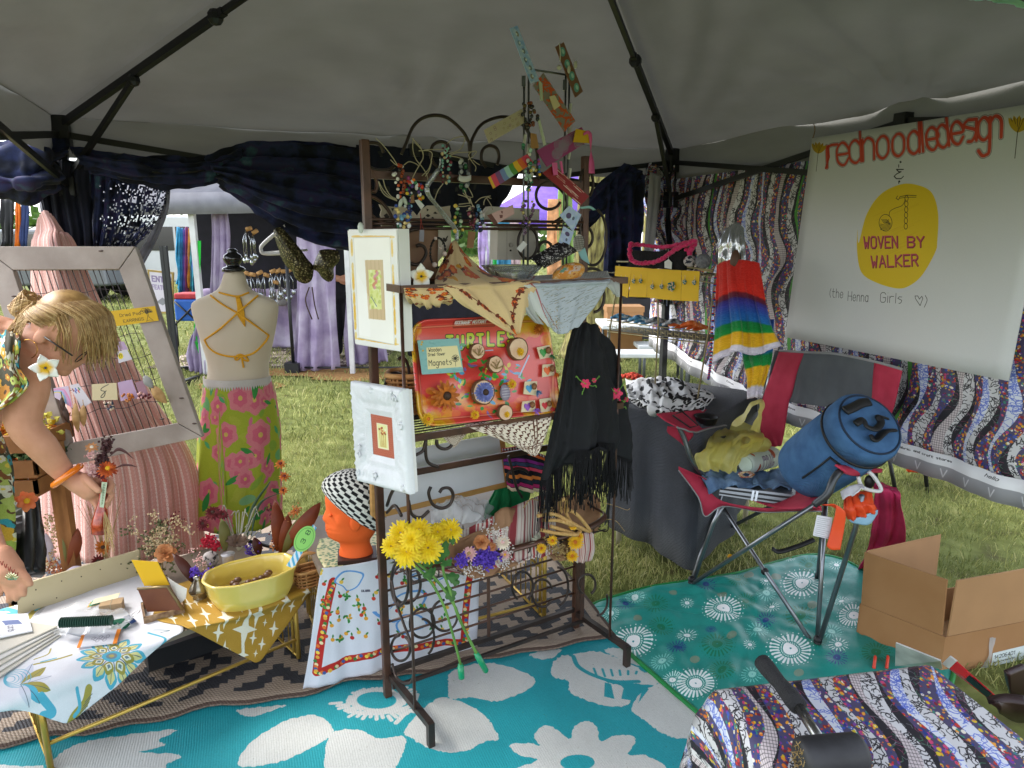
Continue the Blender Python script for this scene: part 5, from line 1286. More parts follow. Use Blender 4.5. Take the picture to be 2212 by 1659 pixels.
def frb(c):
 for k,q in enumerate(['#dcae2c','#d2405c','#7a4a7e','#6f88bc','#9cc6c0','#4f8a3a','#dfae20','#d9652a','#d2405c']):c.poly([(35*k-(18 if k else 0),0),(35*k+40,0),(35*k+40,100),(35*k-(18 if k else 0),100)],q)
strip([(35,1115),(312,950),(357,1010),(72,1195)],.115,printed('rainbow_strip',310,100,'#dcae2c',frb),'rainbow striped strip sticking out to the left below the beige one')
def fma(c):
 for k in range(12):x,y=ru(10,300),ru(10,90);[c.ring(x,y,r,5,'#8a7a92')for r in(8,18,28)]
strip([(380,925),(700,757),(748,858),(452,1040)],.125,printed('magenta_strip',310,105,'#983a76',fma),'magenta and grey swirled strip to the right of the stand')
def fre(c):
 for k in range(13):x,y=ru(10,300),ru(10,90);c.ell(x,y,10,12,'#d9b9b0');c.ell(x,y,7,8,rc_(['#b93a3a','#e6d0c4','#a02a34']))
strip([(422,1085),(500,1025),(752,1250),(692,1315)],.12,printed('red_strip',310,100,'#8f1f28',fre),'dark red strip with pale fruit shapes pointing down right')
fpk=lambda c:(c.poly([(110,40),(140,50),(125,80),(95,70)],'#6a3a3a'),c.poly([(150,10),(165,18),(150,40),(140,30)],'#6a3a3a'),c.poly([(0,0),(45,0),(45,110),(0,110)],'#5f352c'))
rcard('printed_strip',D2([(60,270),(430,118),(450,250),(160,412)]),.12,printed('pink_strip',300,110,'#c09a98',fpk),'dusty pink strip with brown diamonds low on the left of the stand','strip',GR)
flb=lambda c:(spots(['#cfdfea','#8fb4d4','#b5cbe0'],40,8,20,120,260,.5)(c),c.ell(60,80,26,34,'#54466e'),c.ell(70,160,12,22,'#5f6a86'))
ml=printed('lightblue_strip',120,260,'#aebfe6',flb)
strip([(545,1385),(610,1318),(698,1380),(640,1500)],.13,ml,'pale blue strip with a purple motif below the dark red one')
rcard('printed_strip',D2([(1165,430),(1310,510),(1225,762),(1092,660)]),.135,ml,'lowest pale blue strip reaching down to the dotted case','strip',GR)
rcard('folded_paper',B2([(660,770),(742,786),(757,872),(640,864)]),.14,mk('gold_paper','#d5a61c',var=.06),'yellow folded paper on the end of the magenta strip','paper')
P=[[rp(*p,.145)for p in B2([(712,800),(745,782),(772,812),(768,900),(752,1000),(750,1085)])],[rp(*p,.142)for p in B2([(712,818),(742,806),(752,840),(760,910),(785,1000),(792,1088)])]]
m_pkr=mk('pink_ribbon','#d85a98',rough=.4)
one(MB().grid([crom(P[0],5),crom(P[1],5)]),'ribbon',m_pkr,'bright pink ribbon hanging from the yellow paper','ribbon',solid=.001)
for q,lb in(([(490,1010),(525,1010),(530,1095),(500,1100)],'left'),([(545,1000),(560,1000),(572,1085),(560,1090)],'right')):rcard('ribbon',B2(q),.13,m_pkr,'short pink ribbon under the magenta strip, the '+lb+' one','ribbon')
for q,lb in(([(385,690),(400,690),(448,880),(430,890)],'pale green ribbon hanging from the left post of the stand'),([(395,420),(420,450),(425,570),(408,570)],'cream ribbon loop under the pale blue strip')):rcard('ribbon',B2(q),.13,mk('cream_ribbon','#bdc4b4'),lb,'ribbon')
P=[[rp(*p,.12)for p in B2([(690,1325),(760,1318),(800,1345)])],[rp(*p,.12)for p in B2([(692,1338),(755,1336),(780,1350)])]]
one(MB().grid([crom(P[0],5),crom(P[1],5)]),'ribbon',mk('aqua_ribbon','#8fc0c4'),'aqua ribbon trailing from the pale blue strip','ribbon',solid=.001)
rcard('ribbon',D2([(1360,760),(1470,740),(1540,980),(1420,900)]),.1,mk('aqua_ribbon'),'wide aqua ribbon hanging in front of the tree by the round coaster','ribbon')
c=rp(1249,525,.14);g=MB().lathe([(.02,0),(.022,.002),(.02,.004)],c,22,M=rotm(ky),mi=0,sy=1.25)
for k in range(7):
 for s_ in(0,1):
  q=[(-.018+.006*k,-.02),(-.018+.006*k+.004,.02)]if s_ else[(-.018,-.02+.0065*k),(.018,-.018+.0065*k)]
  g.tube([c+kx*x+UP*y+ky*.005 for x,y in q if abs(x)<.03],.0009,4,mi=1)
one(g,'woven_disc',(mk('disc_white','#b9b6ae'),mk('disc_line','#5a5650')),'round white coaster with dark woven lines right of the stand','disc')
strand('dark brown bead necklace looped over the left post of the stand',B2([(290,590),(285,680),(310,740),(345,750),(375,700),(360,620),(330,580),(345,660),(340,730)]),['#1c1718','#3a2420','#7a3a1c','#2a2a34','#5a4a2a'],(.0042,.0065),b=.12,group='strands on the jewellery stand')
strand('green and gold bead strand hanging down the left post of the stand',B2([(300,880),(315,980),(320,1060),(300,1110),(330,1160),(315,1200),(340,1100),(330,1020),(360,1060),(355,1000)]),['#1f5a4a','#2f7a5a','#1c3a34','#c9b25a','#9fc4b8','#d0d0c8'],(.0042,.0068),b=.12,group='strands on the jewellery stand',spread=1.8)
strand('purple and silver bead strand at the foot of the stand',D2([(600,60),(580,150),(570,220),(600,300),(590,400),(600,480),(580,540),(640,450),(690,290),(710,120),(690,60)]),['#4a2a4a','#6a4a6a','#c4c0c4','#8a7a8e','#2c2230','#b9a86a'],(.004,.006),b=.12,group='strands on the jewellery stand')
strand('small rainbow bead strand below the magenta strip',B2([(392,990),(398,1040),(402,1100)]),['#d23a5a','#e0b02a','#3a9a5a','#3a6ac0','#9a4ab0'],(.0035,.005),b=.13,group='strands on the jewellery stand',spread=.3)
rcard('paper_tag',D2([(485,750),(580,640),(638,690),(545,805)]),.14,mk('white_paper'),'white price tag leaning at the foot of the jewellery stand','tag')
rcard('paper_tag',B2([(340,800),(378,808),(395,905),(338,912)]),.125,mk('tan_tag','#a87a4c',var=.06),'tan leather tag on the left post of the stand','tag')
rcard('paper_tag',B2([(470,540),(508,530),(548,605),(505,636)]),.13,mk('cream_card'),'cream price tag on the grey and orange strip','tag')
g=MB()
for s_ in((1243,140,1),(1229,150,.9)):g.ball(rp(s_[0],s_[1],.14),(.006*s_[2],.004,.012),8)
for q in([(540,160),(548,230),(545,290)],):g.tube(crom([rp(*p,.14)for p in B2(q)],4),.0018,5)
g.ball(rp(1208,146,.14),.0075,10)
one(g,'earring',mk('white_bead','#c6c3b8',rough=.3),'white drop earring dangling on the brown strip','earring')
# ------------------ behind and inside the lower rack
t=thing('canvas_board','white canvas on a wooden stretcher standing behind the rack','canvas',rp(950,1110,-.1))
q=[(806,985),(1080,938),(1093,1044),(808,1113)]
g=MB();g.prism([rp(x,y,-.09)for x,y in(q[3],q[2],q[1],q[0])],-ky*.008);g.build('canvas',mk('primed_canvas','#c9c9cb',var=.04,weave=.2,bscale=300),t,**_F)
m_pine=mk('pine_wood','#a5793f',c2='#b98c52',scale=6,stretch=(1,1,12),rough=.6)
for a,b in((q[3],q[2]),(q[1],q[2]),(q[0],q[3])):MB().bar(rp(*a,-.1),rp(*b,-.1),.02,.022,up=ky).build('stretcher_bar',m_pine,t,**_F)
def wicker(nm,lab,c,rx,ry,h,mats,taper=.85,rz=0.,handle=0,ns=28,nr=9):
 t=thing(nm,lab,'basket',c);M=Matrix.Rotation(rz,3,'Z');w_=MB()
 P4=lambda a,f,o=0:V(c)+M@V((rx*(taper+(1-taper)*f+o)*math.copysign(abs(cos(a))**.6,cos(a)),ry*(taper+(1-taper)*f+o)*math.copysign(abs(sin(a))**.6,sin(a)),h*f))
 for k in range(nr):
  f=(k+.5)/nr;w_.tube([P4(2*PI*i/(2*ns),f,.025*(1 if(i+k)%2 else-1))for i in range(2*ns)],h/nr*.52,5,closed=True,flat=.45)
 w_.build('weave',mats[0],t)
 s_=MB()
 for i in range(ns):s_.bar(P4(2*PI*i/ns,0),P4(2*PI*i/ns,1),.005*rx/.05,.0015)
 tag(s_.build('stakes',mats[1],t,**_F),None,None,kind='stuff')
 MB().tube([P4(2*PI*i/40,1)for i in range(40)],h*.07,6,closed=True).build('rim',mats[1],t)
 MB().add([P4(2*PI*i/24,.02)for i in range(24)],[tuple(range(24))]).build('base',mats[0],t)
 if handle:MB().tube(crom([P4(0,.5,.06),P4(0,1.,.05),V(c)+M@V((rx*.7,0,h+handle*.7)),V(c)+V((0,0,h+handle)),V(c)+M@V((-rx*.7,0,h+handle*.7)),P4(PI,1.,.05),P4(PI,.5,.06)],6),.006,6,flat=.4).build('handle',mats[1],t)
 return t
m_wk=mk('wicker','#8a5a30',c2='#b07d48',scale=40,rough=.7,bump=.5,bscale=150);m_wk2=mk('wicker_pale','#a87440',c2='#c99a62',scale=30,rough=.7)
c=rp(884,850,.02);wicker('wicker_basket','brown woven basket standing behind the ornate frame on the rack',V((c.x,c.y,zl+.02)),.065,.055,.12,(m_wk,m_wk2),.8)
cv=Cv(300,300,'#cfc6ba')
for k in range(40):cv.line([(7.5*k,0),(7.5*k,300)],rc_([1.5,2.5,4]),rc_(['#8a4a4a','#6a5a5a','#b08a84','#a33a3a']))
for k in range(4):cv.line([(40+70*k,0),(40+70*k,300)],12,'#8f3a3e')
m_tow=mk('striped_towel',img=cv.image('stripe_print'),rough=.9,weave=.3,bscale=120)
P=surf([[rp(930,1175,.12),rp(1010,1140,.12),rp(1130,1085,.12),rp(1190,1060,.1)],[rp(930,1215,.17),rp(1010,1190,.18),rp(1130,1150,.18),rp(1200,1130,.17)],[rp(935,1240,.21),rp(1010,1220,.215),rp(1130,1200,.215),rp(1210,1178,.21)],[rp(1000,1238,.225),rp(1030,1236,.228),rp(1130,1212,.228),rp(1214,1192,.228)]],40,24,.008,5,3,crump=.012)
one(MB().grid(P),'striped_towel',m_tow,'cream towel with thin red stripes lying in the bottom basket of the rack','towel',solid=.003)
P=surf([[rp(1228,1152,.2),rp(1255,1150,.22),rp(1282,1150,.22)],[rp(1232,1190,.24),rp(1258,1190,.25),rp(1284,1182,.24)],[rp(1236,1212,.24),rp(1255,1216,.25),rp(1276,1210,.24)]],14,14,.004,3,2)
one(MB().grid(P),'striped_towel',m_tow,'striped towel corner hanging over the right of the bottom basket','towel',solid=.002)
m_plas=mk('clear_plastic','#c9cdcf',rough=.12,spec=.7,alpha=.45,var=.1,bump=.6,bscale=20)
P=surf([[rp(935,1090,0.),rp(985,1066,0.),rp(1040,1075,0.),rp(1066,1098,0.)],[rp(930,1110,.08),rp(980,1092,.1),rp(1030,1100,.1),rp(1062,1120,.08)],[rp(930,1136,.12),rp(980,1132,.14),rp(1030,1130,.14),rp(1056,1130,.12)]],40,30,.01,4,9,crump=.035)
one(MB().grid(P),'plastic_bag',m_plas,'crumpled clear plastic bag behind the yellow flowers in the rack','plastic bag')
P=surf([[rp(1072,1052,-.12),rp(1100,1040,-.12),rp(1150,1046,-.12)],[rp(1052,1090,-.05),rp(1095,1085,-.05),rp(1140,1085,-.05)],[rp(1046,1118,-.02),rp(1072,1122,0.),rp(1110,1118,0.)]],30,24,.012,3,4,crump=.01)
one(MB().grid(P),'green_cloth',mk('green_felt','#117a45',rough=.9,var=.15),'bright green folded cloth behind the paper bouquets','cloth',solid=.004)
cv=Cv(300,260,'#16141c')
for k,q in enumerate(['#c9324a','#e06a2a','#16141c','#8a2a8a','#3a4a6a','#e04a6a','#16141c','#e0843a','#1f2a3a','#b52a6a','#e9d0b0']):cv.poly([(0,24*k),(300,24*k),(300,24*k+20),(0,24*k+20)],q)
for k in range(30):x=10*k;cv.poly([(x,0),(x+6,10),(x,22),(x-6,10)],'#2f3138' if k%2 else '#d9d9dd')
P=surf([[rp(1085,968,-.06),rp(1130,965,-.04),rp(1180,985,-.02)],[rp(1090,1010,-.05),rp(1135,1012,-.03),rp(1185,1020,-.02)],[rp(1098,1058,-.05),rp(1140,1062,-.03),rp(1200,1066,-.02)]],26,26,.012,3,4)
one(MB().grid(P),'serape_blanket',mk('serape',img=cv.image('serape_print'),rough=.9,weave=.3,bscale=120),'bright striped serape blanket hanging behind the shawl','blanket',solid=.004)
# ------------------ yellow chrysanthemums with water tubes
m_mum=mk('mum_yellow','#e3c00c',c2='#f3dc2e',rough=.55,transl=.25,scale=50);m_leaf=mk('leaf_green','#2f5a2a',c2='#4c7a3a',scale=40,rough=.55,transl=.2);m_stalk=mk('stalk_green','#4f7a36',c2='#6f9a4a',rough=.5)
def mum(nm,c,n,r,parent,mat=m_mum):
 g=MB()
 for L,(f,k,lift)in enumerate(((1.,22,-.1),(.92,20,.15),(.8,18,.4),(.64,15,.7),(.45,11,1.1),(.26,7,1.7))):petals(g,V(c)+V(n)*r*.09*L,n,r*f,k,.19,lift,cup=.35-.02*L,rot=L*.37)
 return g.build(nm,mat,parent,**_F)
def leaf(g,a,b,wd,n,mi=0,bend=.15,lobes=0):
 a,b,n=V(a),V(b),V(n);t=b-a;s_=t.cross(n).normalized();L=t.length;rows=[]
 for i in range(8):
  u=i/7;w_=wd*sin(PI*(.06+.94*u))**.8*(1+(.28*sin(u*PI*lobes)if lobes else 0));c=a+t*u+n*(bend*L*sin(PI*u))
  rows.append([c-s_*w_/2+n*w_*.12,c,c+s_*w_/2+n*w_*.12])
 g.grid(rows,mi=mi);return g
mb_=thing('yellow_bouquet','bunch of fresh yellow chrysanthemums with long stems hung on the rack','flowers',rp(1000,1465,.28))
for px,py,rr,b in((866,1152,27,.27),(905,1146,27,.25),(880,1192,30,.31),(924,1184,31,.31),(846,1180,22,.28),(972,1146,28,.25),(890,1166,24,.33),(944,1150,22,.24)):
 c=rp(px,py,b);d=(c-rp(905,1200,.12)).normalized();mum('flower',c,(d*.7+(EYE-c).normalized()*.8).normalized(),rr*2.05/FX*1.08,mb_)
def rpl(pts,b0,b1):return crom([rp(x,y,b0+(b1-b0)*i/(len(pts)-1))for i,(x,y)in enumerate(pts)],6)
stems=[W4([(400,450),(520,560),(600,700),(650,850),(705,1060)]),W4([(440,450),(560,560),(660,700),(730,860),(800,1000)]),W4([(640,320),(600,480),(640,620),(700,800),(810,1010)])]
for q in stems:MB().tube(rpl(q,.25,.3),.0042,6).build('stem',m_stalk,mb_)
for px in(W4([(570,540),(560,640)]),):
 pass
g=MB()
for a,b,w_ in(((540,480),(470,420),60),((560,470),(620,330),80),((560,500),(480,540),70),((600,540),(700,540),60),((590,480),(650,440),60),((620,600),(660,690),70),((640,560),(700,580),50),((560,450),(590,380),60),((640,300),(660,360),40)):
 lg=MB();leaf(lg,rp(*W4([a])[0],.262),rp(*W4([b])[0],.285),w_*.3707*1.9/FX,ky,lobes=5,bend=.1);lg.build('leaf',m_leaf,mb_,**_F)
m_tube=mk('green_tube','#0f8a5a',rough=.3,spec=.6)
for a,b in(((703,1055),(710,1140)),((795,990),(855,1100))):
 pa,pb=rp(*W4([a])[0],.3),rp(*W4([b])[0],.3);MB().tube([pa,pa.lerp(pb,.12),pa.lerp(pb,.13),pb.lerp(pa,.06),pb],[.008,.008,.0098,.0092,.005],10).build('water_tube',m_tube,mb_)
m_kraft=mk('kraft_paper','#8a6648',c2='#9a7656',rough=.8,bump=.5,bscale=14,scale=10)
def wrap(t,rows,seed):MB().grid(surf([[rp(*q)for q in r]for r in rows],30,20,.004,4,seed,crump=.012)).build('kraft_wrap',m_kraft,t,solid=.0015)
w4=lambda x,y,b:(734+.3707*x,1044+.3707*y,b)
d1=thing('dried_bouquet','dried bouquet with purple statice and pink strawflowers wrapped in brown paper','flowers',rp(1050,1240,.25))
wrap(d1,[[w4(900,175,.12),w4(960,140,.14),w4(1035,150,.12)],[w4(880,250,.16),w4(960,260,.16),w4(1040,300,.16)],[w4(630,360,.2),w4(840,330,.16),w4(1045,430,.2)],[w4(640,450,.24),w4(820,470,.22),w4(1035,470,.24)],[w4(740,540,.25),w4(800,555,.255),w4(960,510,.25)]],3)
m_pk=mk('pink_petals','#d9a0a0',c2='#e8c4be',scale=60,rough=.7,transl=.15);m_pale=mk('pale_petals','#d9c9b0',c2='#e8dcc8',scale=60,rough=.7);m_pur=mk('purple_statice','#4a2f9a',c2='#6a4ac0',scale=60,rough=.8);m_whs=mk('white_sprig','#cfc6c0',rough=.8);m_rs=mk('dried_rose','#a8683a',c2='#c98a5a',scale=40,rough=.75)
def rose(nm,c,n,r,mat,parent):
 g=MB()
 for L,(f,k,lift)in enumerate(((1.,6,.35),(.82,6,.65),(.64,5,1.),(.46,5,1.5),(.28,4,2.4))):petals(g,c,n,r*f,k,.85,lift,cup=.2,r0=.05,rot=L*.6)
 return g.build(nm,mat,parent)
def fluff(nm,pts,n,r,mat,parent,sz=.0022):
 g=MB()
 for k in range(n):
  p=V(rc_(pts))+V((gs_(0,1),gs_(0,1),gs_(0,1)))*r;d=V((ru(-1,1),ru(-1,1),ru(-.3,1))).normalized();s_=d.orthogonal()*sz;q=d.cross(s_)
  g.add([p-s_,p+q,p+s_,p-q,p+d*sz*2.2],[(0,1,4),(1,2,4),(2,3,4),(3,0,4),(0,3,2,1)])
 return tag(g.build(nm,mat,parent,**_F),None,None,kind='stuff')
def fx4(x,y,b):return rp(*w4(x,y,b)[:2],b)
vn=lambda c:(EYE-V(c)).normalized()
sc=1.95/FX*.3707
c=fx4(825,345,.27);rose('dried_rose',c,(vn(c)+UP*.5).normalized(),52*sc,m_rs,d1)
for x,y,r,mm in((752,412,44,(m_pk,m_dry)),(950,345,44,(m_pale,m_pk)),(962,418,30,(m_pk,m_yel)),(885,370,30,(m_rs,m_rs))):
 c=fx4(x,y,.275);strawflower('strawflower',c,(vn(c)+UP*.3).normalized(),r*sc*1.1,mm,d1,4,16,.3)
fluff('purple_statice',[fx4(x,y,.275)for x,y in((830,420),(860,400),(880,440),(820,450),(870,470),(700,455),(720,440),(790,430),(905,420))],420,.009,m_pur,d1,.0035)
fluff('white_filler',[fx4(x,y,.278)for x,y in((930,470),(960,450),(985,440),(985,390),(870,290),(900,285),(940,300),(780,500),(740,510),(835,515))],260,.011,m_whs,d1,.0022)
d2=thing('dried_bouquet','dried bouquet with beige amaranth tassels and yellow strawflowers in brown paper','flowers',rp(1225,1210,.2))
wrap(d2,[[w4(1440,50,.08),w4(1480,60,.08),w4(1515,90,.1)],[w4(1120,130,.1),w4(1380,110,.06),w4(1520,160,.12)],[w4(1050,330,.18),w4(1250,200,.12),w4(1515,250,.16)],[w4(1100,400,.2),w4(1260,350,.18),w4(1440,350,.2)],[w4(1230,440,.22),w4(1300,455,.22),w4(1380,420,.22)]],5)
m_am=mk('amaranth_beige','#b58b50',c2='#c9a468',scale=120,rough=.9,bump=1,bscale=300)
for q in([(1150,190),(1250,180),(1350,230),(1450,280),(1440,250),(1380,180),(1320,150)],[(1290,170),(1285,110),(1320,95),(1318,170),(1360,250)],[(1170,270),(1260,290),(1380,300),(1340,285),(1230,250)],[(1180,215),(1260,215),(1320,230),(1400,270),(1380,300)]):
 MB().tube(crom([fx4(x,y,.25+.01*(i%3))for i,(x,y)in enumerate(q)],6),.0062,7).build('amaranth_tassel',m_am,d2)
for x,y,r in((1175,380,34),(1372,345,52),(1355,424,40),(1240,335,34),(1395,310,30),(1360,250,28)):
 c=fx4(x,y,.26);strawflower('strawflower',c,(vn(c)+UP*.2).normalized(),r*sc*1.05,(m_yel,m_ora),d2,5,18,.28)
fluff('dried_filler',[fx4(x,y,.24)for x,y in((1280,400),(1240,380),(1300,380),(1220,330),(1200,150),(1240,140))],260,.012,m_dry,d2,.0028)
m_sil2=mk('silver_leaf','#8a8a78',c2='#a9a896',rough=.8)
for k in range(12):
 a=PI*.75+ru(-.9,.9);b0=fx4(1160,330,.22);g=MB();leaf(g,b0,b0+(kx*cos(a)+UP*sin(a)*.8+ky*ru(-.1,.4))*ru(.03,.055),.006,ky);g.build('silver_leaf',m_sil2,d2,**_F)
tag(MB().tube(crom([fx4(1070,145,.2),fx4(1110,95,.2),fx4(1170,100,.2),fx4(1220,90,.2),fx4(1250,110,.2)],6),.0022,5).build('dried_twig',m_dry),'thin curled dry twig above the tassel bouquet','twig')
tag(MB().tube(crom([fx4(1500,105,.15),fx4(1600,130,.16),fx4(1670,155,.16),fx4(1690,148,.16)],6),.0012,5).tube(crom([fx4(1500,215,.15),fx4(1600,215,.16),fx4(1660,280,.16)],6),.0012,5).build('dried_twig',m_dry),'pair of thin dry stems poking out to the right of the rack','twig')
# ------------------ low table under a grey cloth, wire stand and what it carries
GT=.72
m_gcl=mk('charcoal_knit','#33363d',c2='#3f434b',rough=.85,scale=6,weave=.7,bscale=90,sheen=.15)
A_,B_,C_,D_=gr(1338,876,GT),gr(1400,816,GT),gr(1640,848,GT),gr(1518,912,GT)
gtb=thing('side_table','low side table with pale legs under the charcoal cloth','table',(A_+C_)/2*1-UP*GT)
cen=(A_+B_+C_+D_)/4
MB().prism([p-UP*.008 for p in(A_,D_,C_,B_)],-UP*.02).build('tabletop',mk('pale_laminate','#9a958a'),gtb,**_F)
for p in(A_,B_,C_,D_):
 q=p.lerp(cen,.06);MB().tube([V((q.x,q.y,0)),q-UP*.03],.014,8).build('leg',mk('cream_leg','#b5ad98',rough=.5),gtb)
def loop_drop(top,hems,n=16):
 """cloth: flat top polygon then a hanging skirt; hems = ground heights per corner"""
 ring=[];N_=len(top)
 for i in range(N_):
  for j in range(n):ring.append((top[i].lerp(top[(i+1)%N_],j/n),hems[i]+(hems[(i+1)%N_]-hems[i])*j/n))
 c=sum((r[0]for r in ring),V())/len(ring);P=[]
 for f in(.02,.5,.9,.985):P.append([c+(p-c)*f for p,_ in ring+ring[:1]])
 for f in(0,.12,.35,.7,1):
  row=[]
  for k,(p,h)in enumerate(ring+ring[:1]):
   o=(p-c);o.z=0;o.normalize();fold=.022*f*(sin(k*.62)+.5*sin(k*1.37+1))
   row.append(V((p.x,p.y,p.z+(h-p.z)*f))+o*(.006+.03*f+fold))
  P.append(row)
 return P
P=loop_drop([A_,D_,C_,B_],[.12,.03,.2,.3])
one(MB().grid(P),'table_cloth',m_gcl,'charcoal ribbed cloth hanging over the low side table','tablecloth',solid=.004)
cv=Cv(300,300,'#d9d9da')
for _ in range(260):x,y=ru(0,300),ru(0,300);a=ru(0,6.28);cv.blob([(x,y),(x+14*cos(a),y+14*sin(a)),(x+16*cos(a+.7),y+16*sin(a+.7)),(x+6*cos(a+1.4),y+6*sin(a+1.4))],'#17171a',k=3)
m_bw=mk('black_white_print',img=cv.image('bw_print'),rough=.7)
P=surf([[gr(1352,826,GT+.03),gr(1420,816,GT+.05),gr(1500,834,GT+.03)],[gr(1355,850,GT+.05),gr(1440,846,GT+.08),gr(1545,856,GT+.03)],[gr(1362,866,GT+.02),gr(1430,884,GT+.05),gr(1520,880,GT+.02)],[gr(1400,876,GT+.01),gr(1450,892,GT+.01),gr(1510,884,GT+.01)]],50,40,.012,6,5,crump=.03)
one(MB().grid(P),'scarf_heap',m_bw,'crumpled black and white printed scarf heaped on the charcoal cloth','scarf',solid=.003)
c=gr(1366,818,GT+.02);g=MB()
for k in range(60):a=ru(0,6.28);r=ru(0,.05);g.ball(c+V((cos(a)*r*1.2,sin(a)*r,.02*(1-r/.06)+ru(0,.01))),.011,6)
one(g,'scrunchie',mk('red_fabric','#b5402f',rough=.9,var=.25,scale=40),'crumpled red scrunchie at the back of the charcoal cloth','scrunchie')
TBY=2.95
wp=vplane(gr(1502,886,GT),-50)
def wq(x,y,b=0):return wp.off(b).at(x,y)
ws=thing('wire_stand','gilt wire display stand with fretwork shelf edges on the charcoal table','display stand',gr(1440,870,GT))
m_gilt=mk('gilt_metal','#8f8360',c2='#a89a74',metal=.4,rough=.4)
zlo=wq(1420,712).z;zhi=wq(1430,583).z
for q in([(1338,572),(1326,660),(1312,745)],[(1546,590),(1530,720),(1502,890)],[(1420,585),(1422,700),(1414,850)],[(1332,565),(1395,566),(1540,584)]):MB().tube([wq(*p)for p in q],.0038,6).build('wire_leg',m_gilt,ws)
def fret(y0,x0,x1,dy,n):
 MB().tube([wq(x0,y0),wq(x1,y0+dy)],.003,5).tube([wq(x0,y0+24),wq(x1,y0+24+dy)],.003,5).build('shelf_edge',m_gilt,ws)
 for k in range(n):
  x=x0+(x1-x0)*(k+.5)/n;y=y0+12+dy*(k+.5)/n;w_=(x1-x0)/n
  MB().tube([wq(x+w_*.28*cos(a),y+7*sin(a))for a in[PI/4+PI/2*i for i in range(4)]],.0022,4,closed=True).bar(wq(x-w_*.5,y),wq(x-w_*.26,y),.0035).bar(wq(x+w_*.26,y),wq(x+w_*.5,y),.0035).build('fret_link',m_gilt,ws,**_F)
fret(692,1312,1522,26,14);fret(582,1508,1540,6,2)
o_=wp.n*-.2
for z0,y0,y1 in((0,704,738),(0,580,596)):
 a,b=wq(1312,y0+8),wq(1530,y1-2);MB().add([a,b,b+o_,a+o_,a-UP*.004,b-UP*.004,b+o_-UP*.004,a+o_-UP*.004],[(0,1,2,3),(7,6,5,4),(0,4,5,1),(1,5,6,2),(2,6,7,3),(3,7,4,0)]).build('shelf',mk('wire_shelf','#6a6552'),ws,**_F)
m_yc=mk('yellow_card','#dcb00f',var=.04,rough=.6);m_teal=mk('teal_bead','#1f7a78',rough=.25,var=.4,scale=90);m_mix=mk('shell_mix','#d0b9a4',rough=.3,var=.3,scale=120)
Fz=lambda x,y:(1300.6+.2879*x,353.9+.2879*y)
for k,(q,er,lb)in enumerate((([(100,765),(222,775),(192,1005),(85,965)],((140,880),(172,880)),'small teal clusters, leftmost'),([(222,775),(340,782),(333,1002),(200,998)],((235,880),(288,878)),'open teal hoops, second from left'),([(340,782),(463,790),(460,1018),(336,1002)],((375,922),(445,920)),'low round teal pendants, in the middle'),([(463,790),(595,798),(590,1028),(460,1018)],((520,920),),'one large teal and shell rosette'),([(598,798),(732,806),(722,1033),(592,1028)],((617,886),(690,890)),'round teal studs, rightmost'))):
 t=thing('earring_card','yellow earring card with '+lb,'earring card',wq(*Fz(*q[2])),'yellow earring cards on the wire stand')
 MB().card([wq(*Fz(*p),.012)for p in q],.0015).build('card',m_yc,t,**_F)
 for x,y in er:
  g=MB();c=wq(*Fz(x,y),.02);R_=.022 if len(er)==1 else.0095
  for j in range(26 if len(er)==1 else 12):a=j*2.4;rr=R_*(j/(26 if len(er)==1 else 12))**.5;g.ball(c+wp.ex*rr*cos(a)+UP*rr*sin(a),.0042,6,mi=j%2)
  if len(er)==2:g.tube(crom([c+UP*.012,c+UP*.024+wp.ex*.004,c+UP*.03],3),.0009,4,mi=1)
  g.build('earring',(m_teal,m_mix),t)
m_pkc=mk('pink_chenille','#c41f5a',c2='#d93a74',rough=.95,bump=1,bscale=160,scale=40,sheen=.4);m_bkc=mk('black_crochet','#131216',rough=.95,bump=1,bscale=140)
def chenille(g,pts,r,mi=0,step=.8):
 P=crom(pts,8);L=0;nx=0
 for i in range(len(P)-1):
  L+=(P[i+1]-P[i]).length
  while L>nx:g.ball(P[i]+V((ru(-.2,.2),ru(-.2,.2),ru(-.2,.2)))*r,(r*1.1,r,r*ru(.8,1.1)),7,mi=mi);nx+=r*step
bg_=thing('crochet_bag','black crocheted bag with thick bright pink handles on top of the wire stand','bag',wq(1435,580,-.05))
g=MB();P=surf([[wq(*Fz(215,650),-.02),wq(*Fz(420,660),0.),wq(*Fz(600,640),0.),wq(*Fz(690,620),-.03)],[wq(*Fz(212,720),-.01),wq(*Fz(420,730),.01),wq(*Fz(600,720),.01),wq(*Fz(680,700),-.03)],[wq(*Fz(215,772),-.01),wq(*Fz(420,785),.01),wq(*Fz(590,795),.01),wq(*Fz(660,790),-.03)]],24,14,.006,4,2);g.grid(P);g.build('body',m_bkc,bg_,solid=.03)
g=MB();chenille(g,[wq(*Fz(x,y),.03)for x,y in((215,600),(208,680),(240,735),(330,745),(440,720),(540,650),(640,600),(700,575))],.0115);chenille(g,[wq(*Fz(x,y),0.)for x,y in((215,605),(320,610),(420,625),(500,620),(600,600),(700,572))],.0105)
tag(g.build('handle',m_pkc,bg_),None,None,kind='stuff')
g=MB();chenille(g,[wq(*Fz(x,y),0.)for x,y in((700,580),(670,640),(620,680),(600,770))],.0125);chenille(g,[wq(*Fz(x,y),0.)for x,y in((690,590),(650,690),(620,760))],.0125);chenille(g,[wq(*Fz(x,y),0.)for x,y in((640,640),(610,700))],.0125);tag(g.build('side_panel',m_pkc,bg_),None,None,kind='stuff')
MB().prism([wq(*Fz(x,y),.035)for x,y in((468,780),(520,790),(524,740),(498,715),(468,735))],-wp.n*.002).tube([wq(*Fz(497,720),.036),wq(*Fz(497,640),.03)],.001,4).build('price_tag',mk('white_paper'),bg_,**_F)
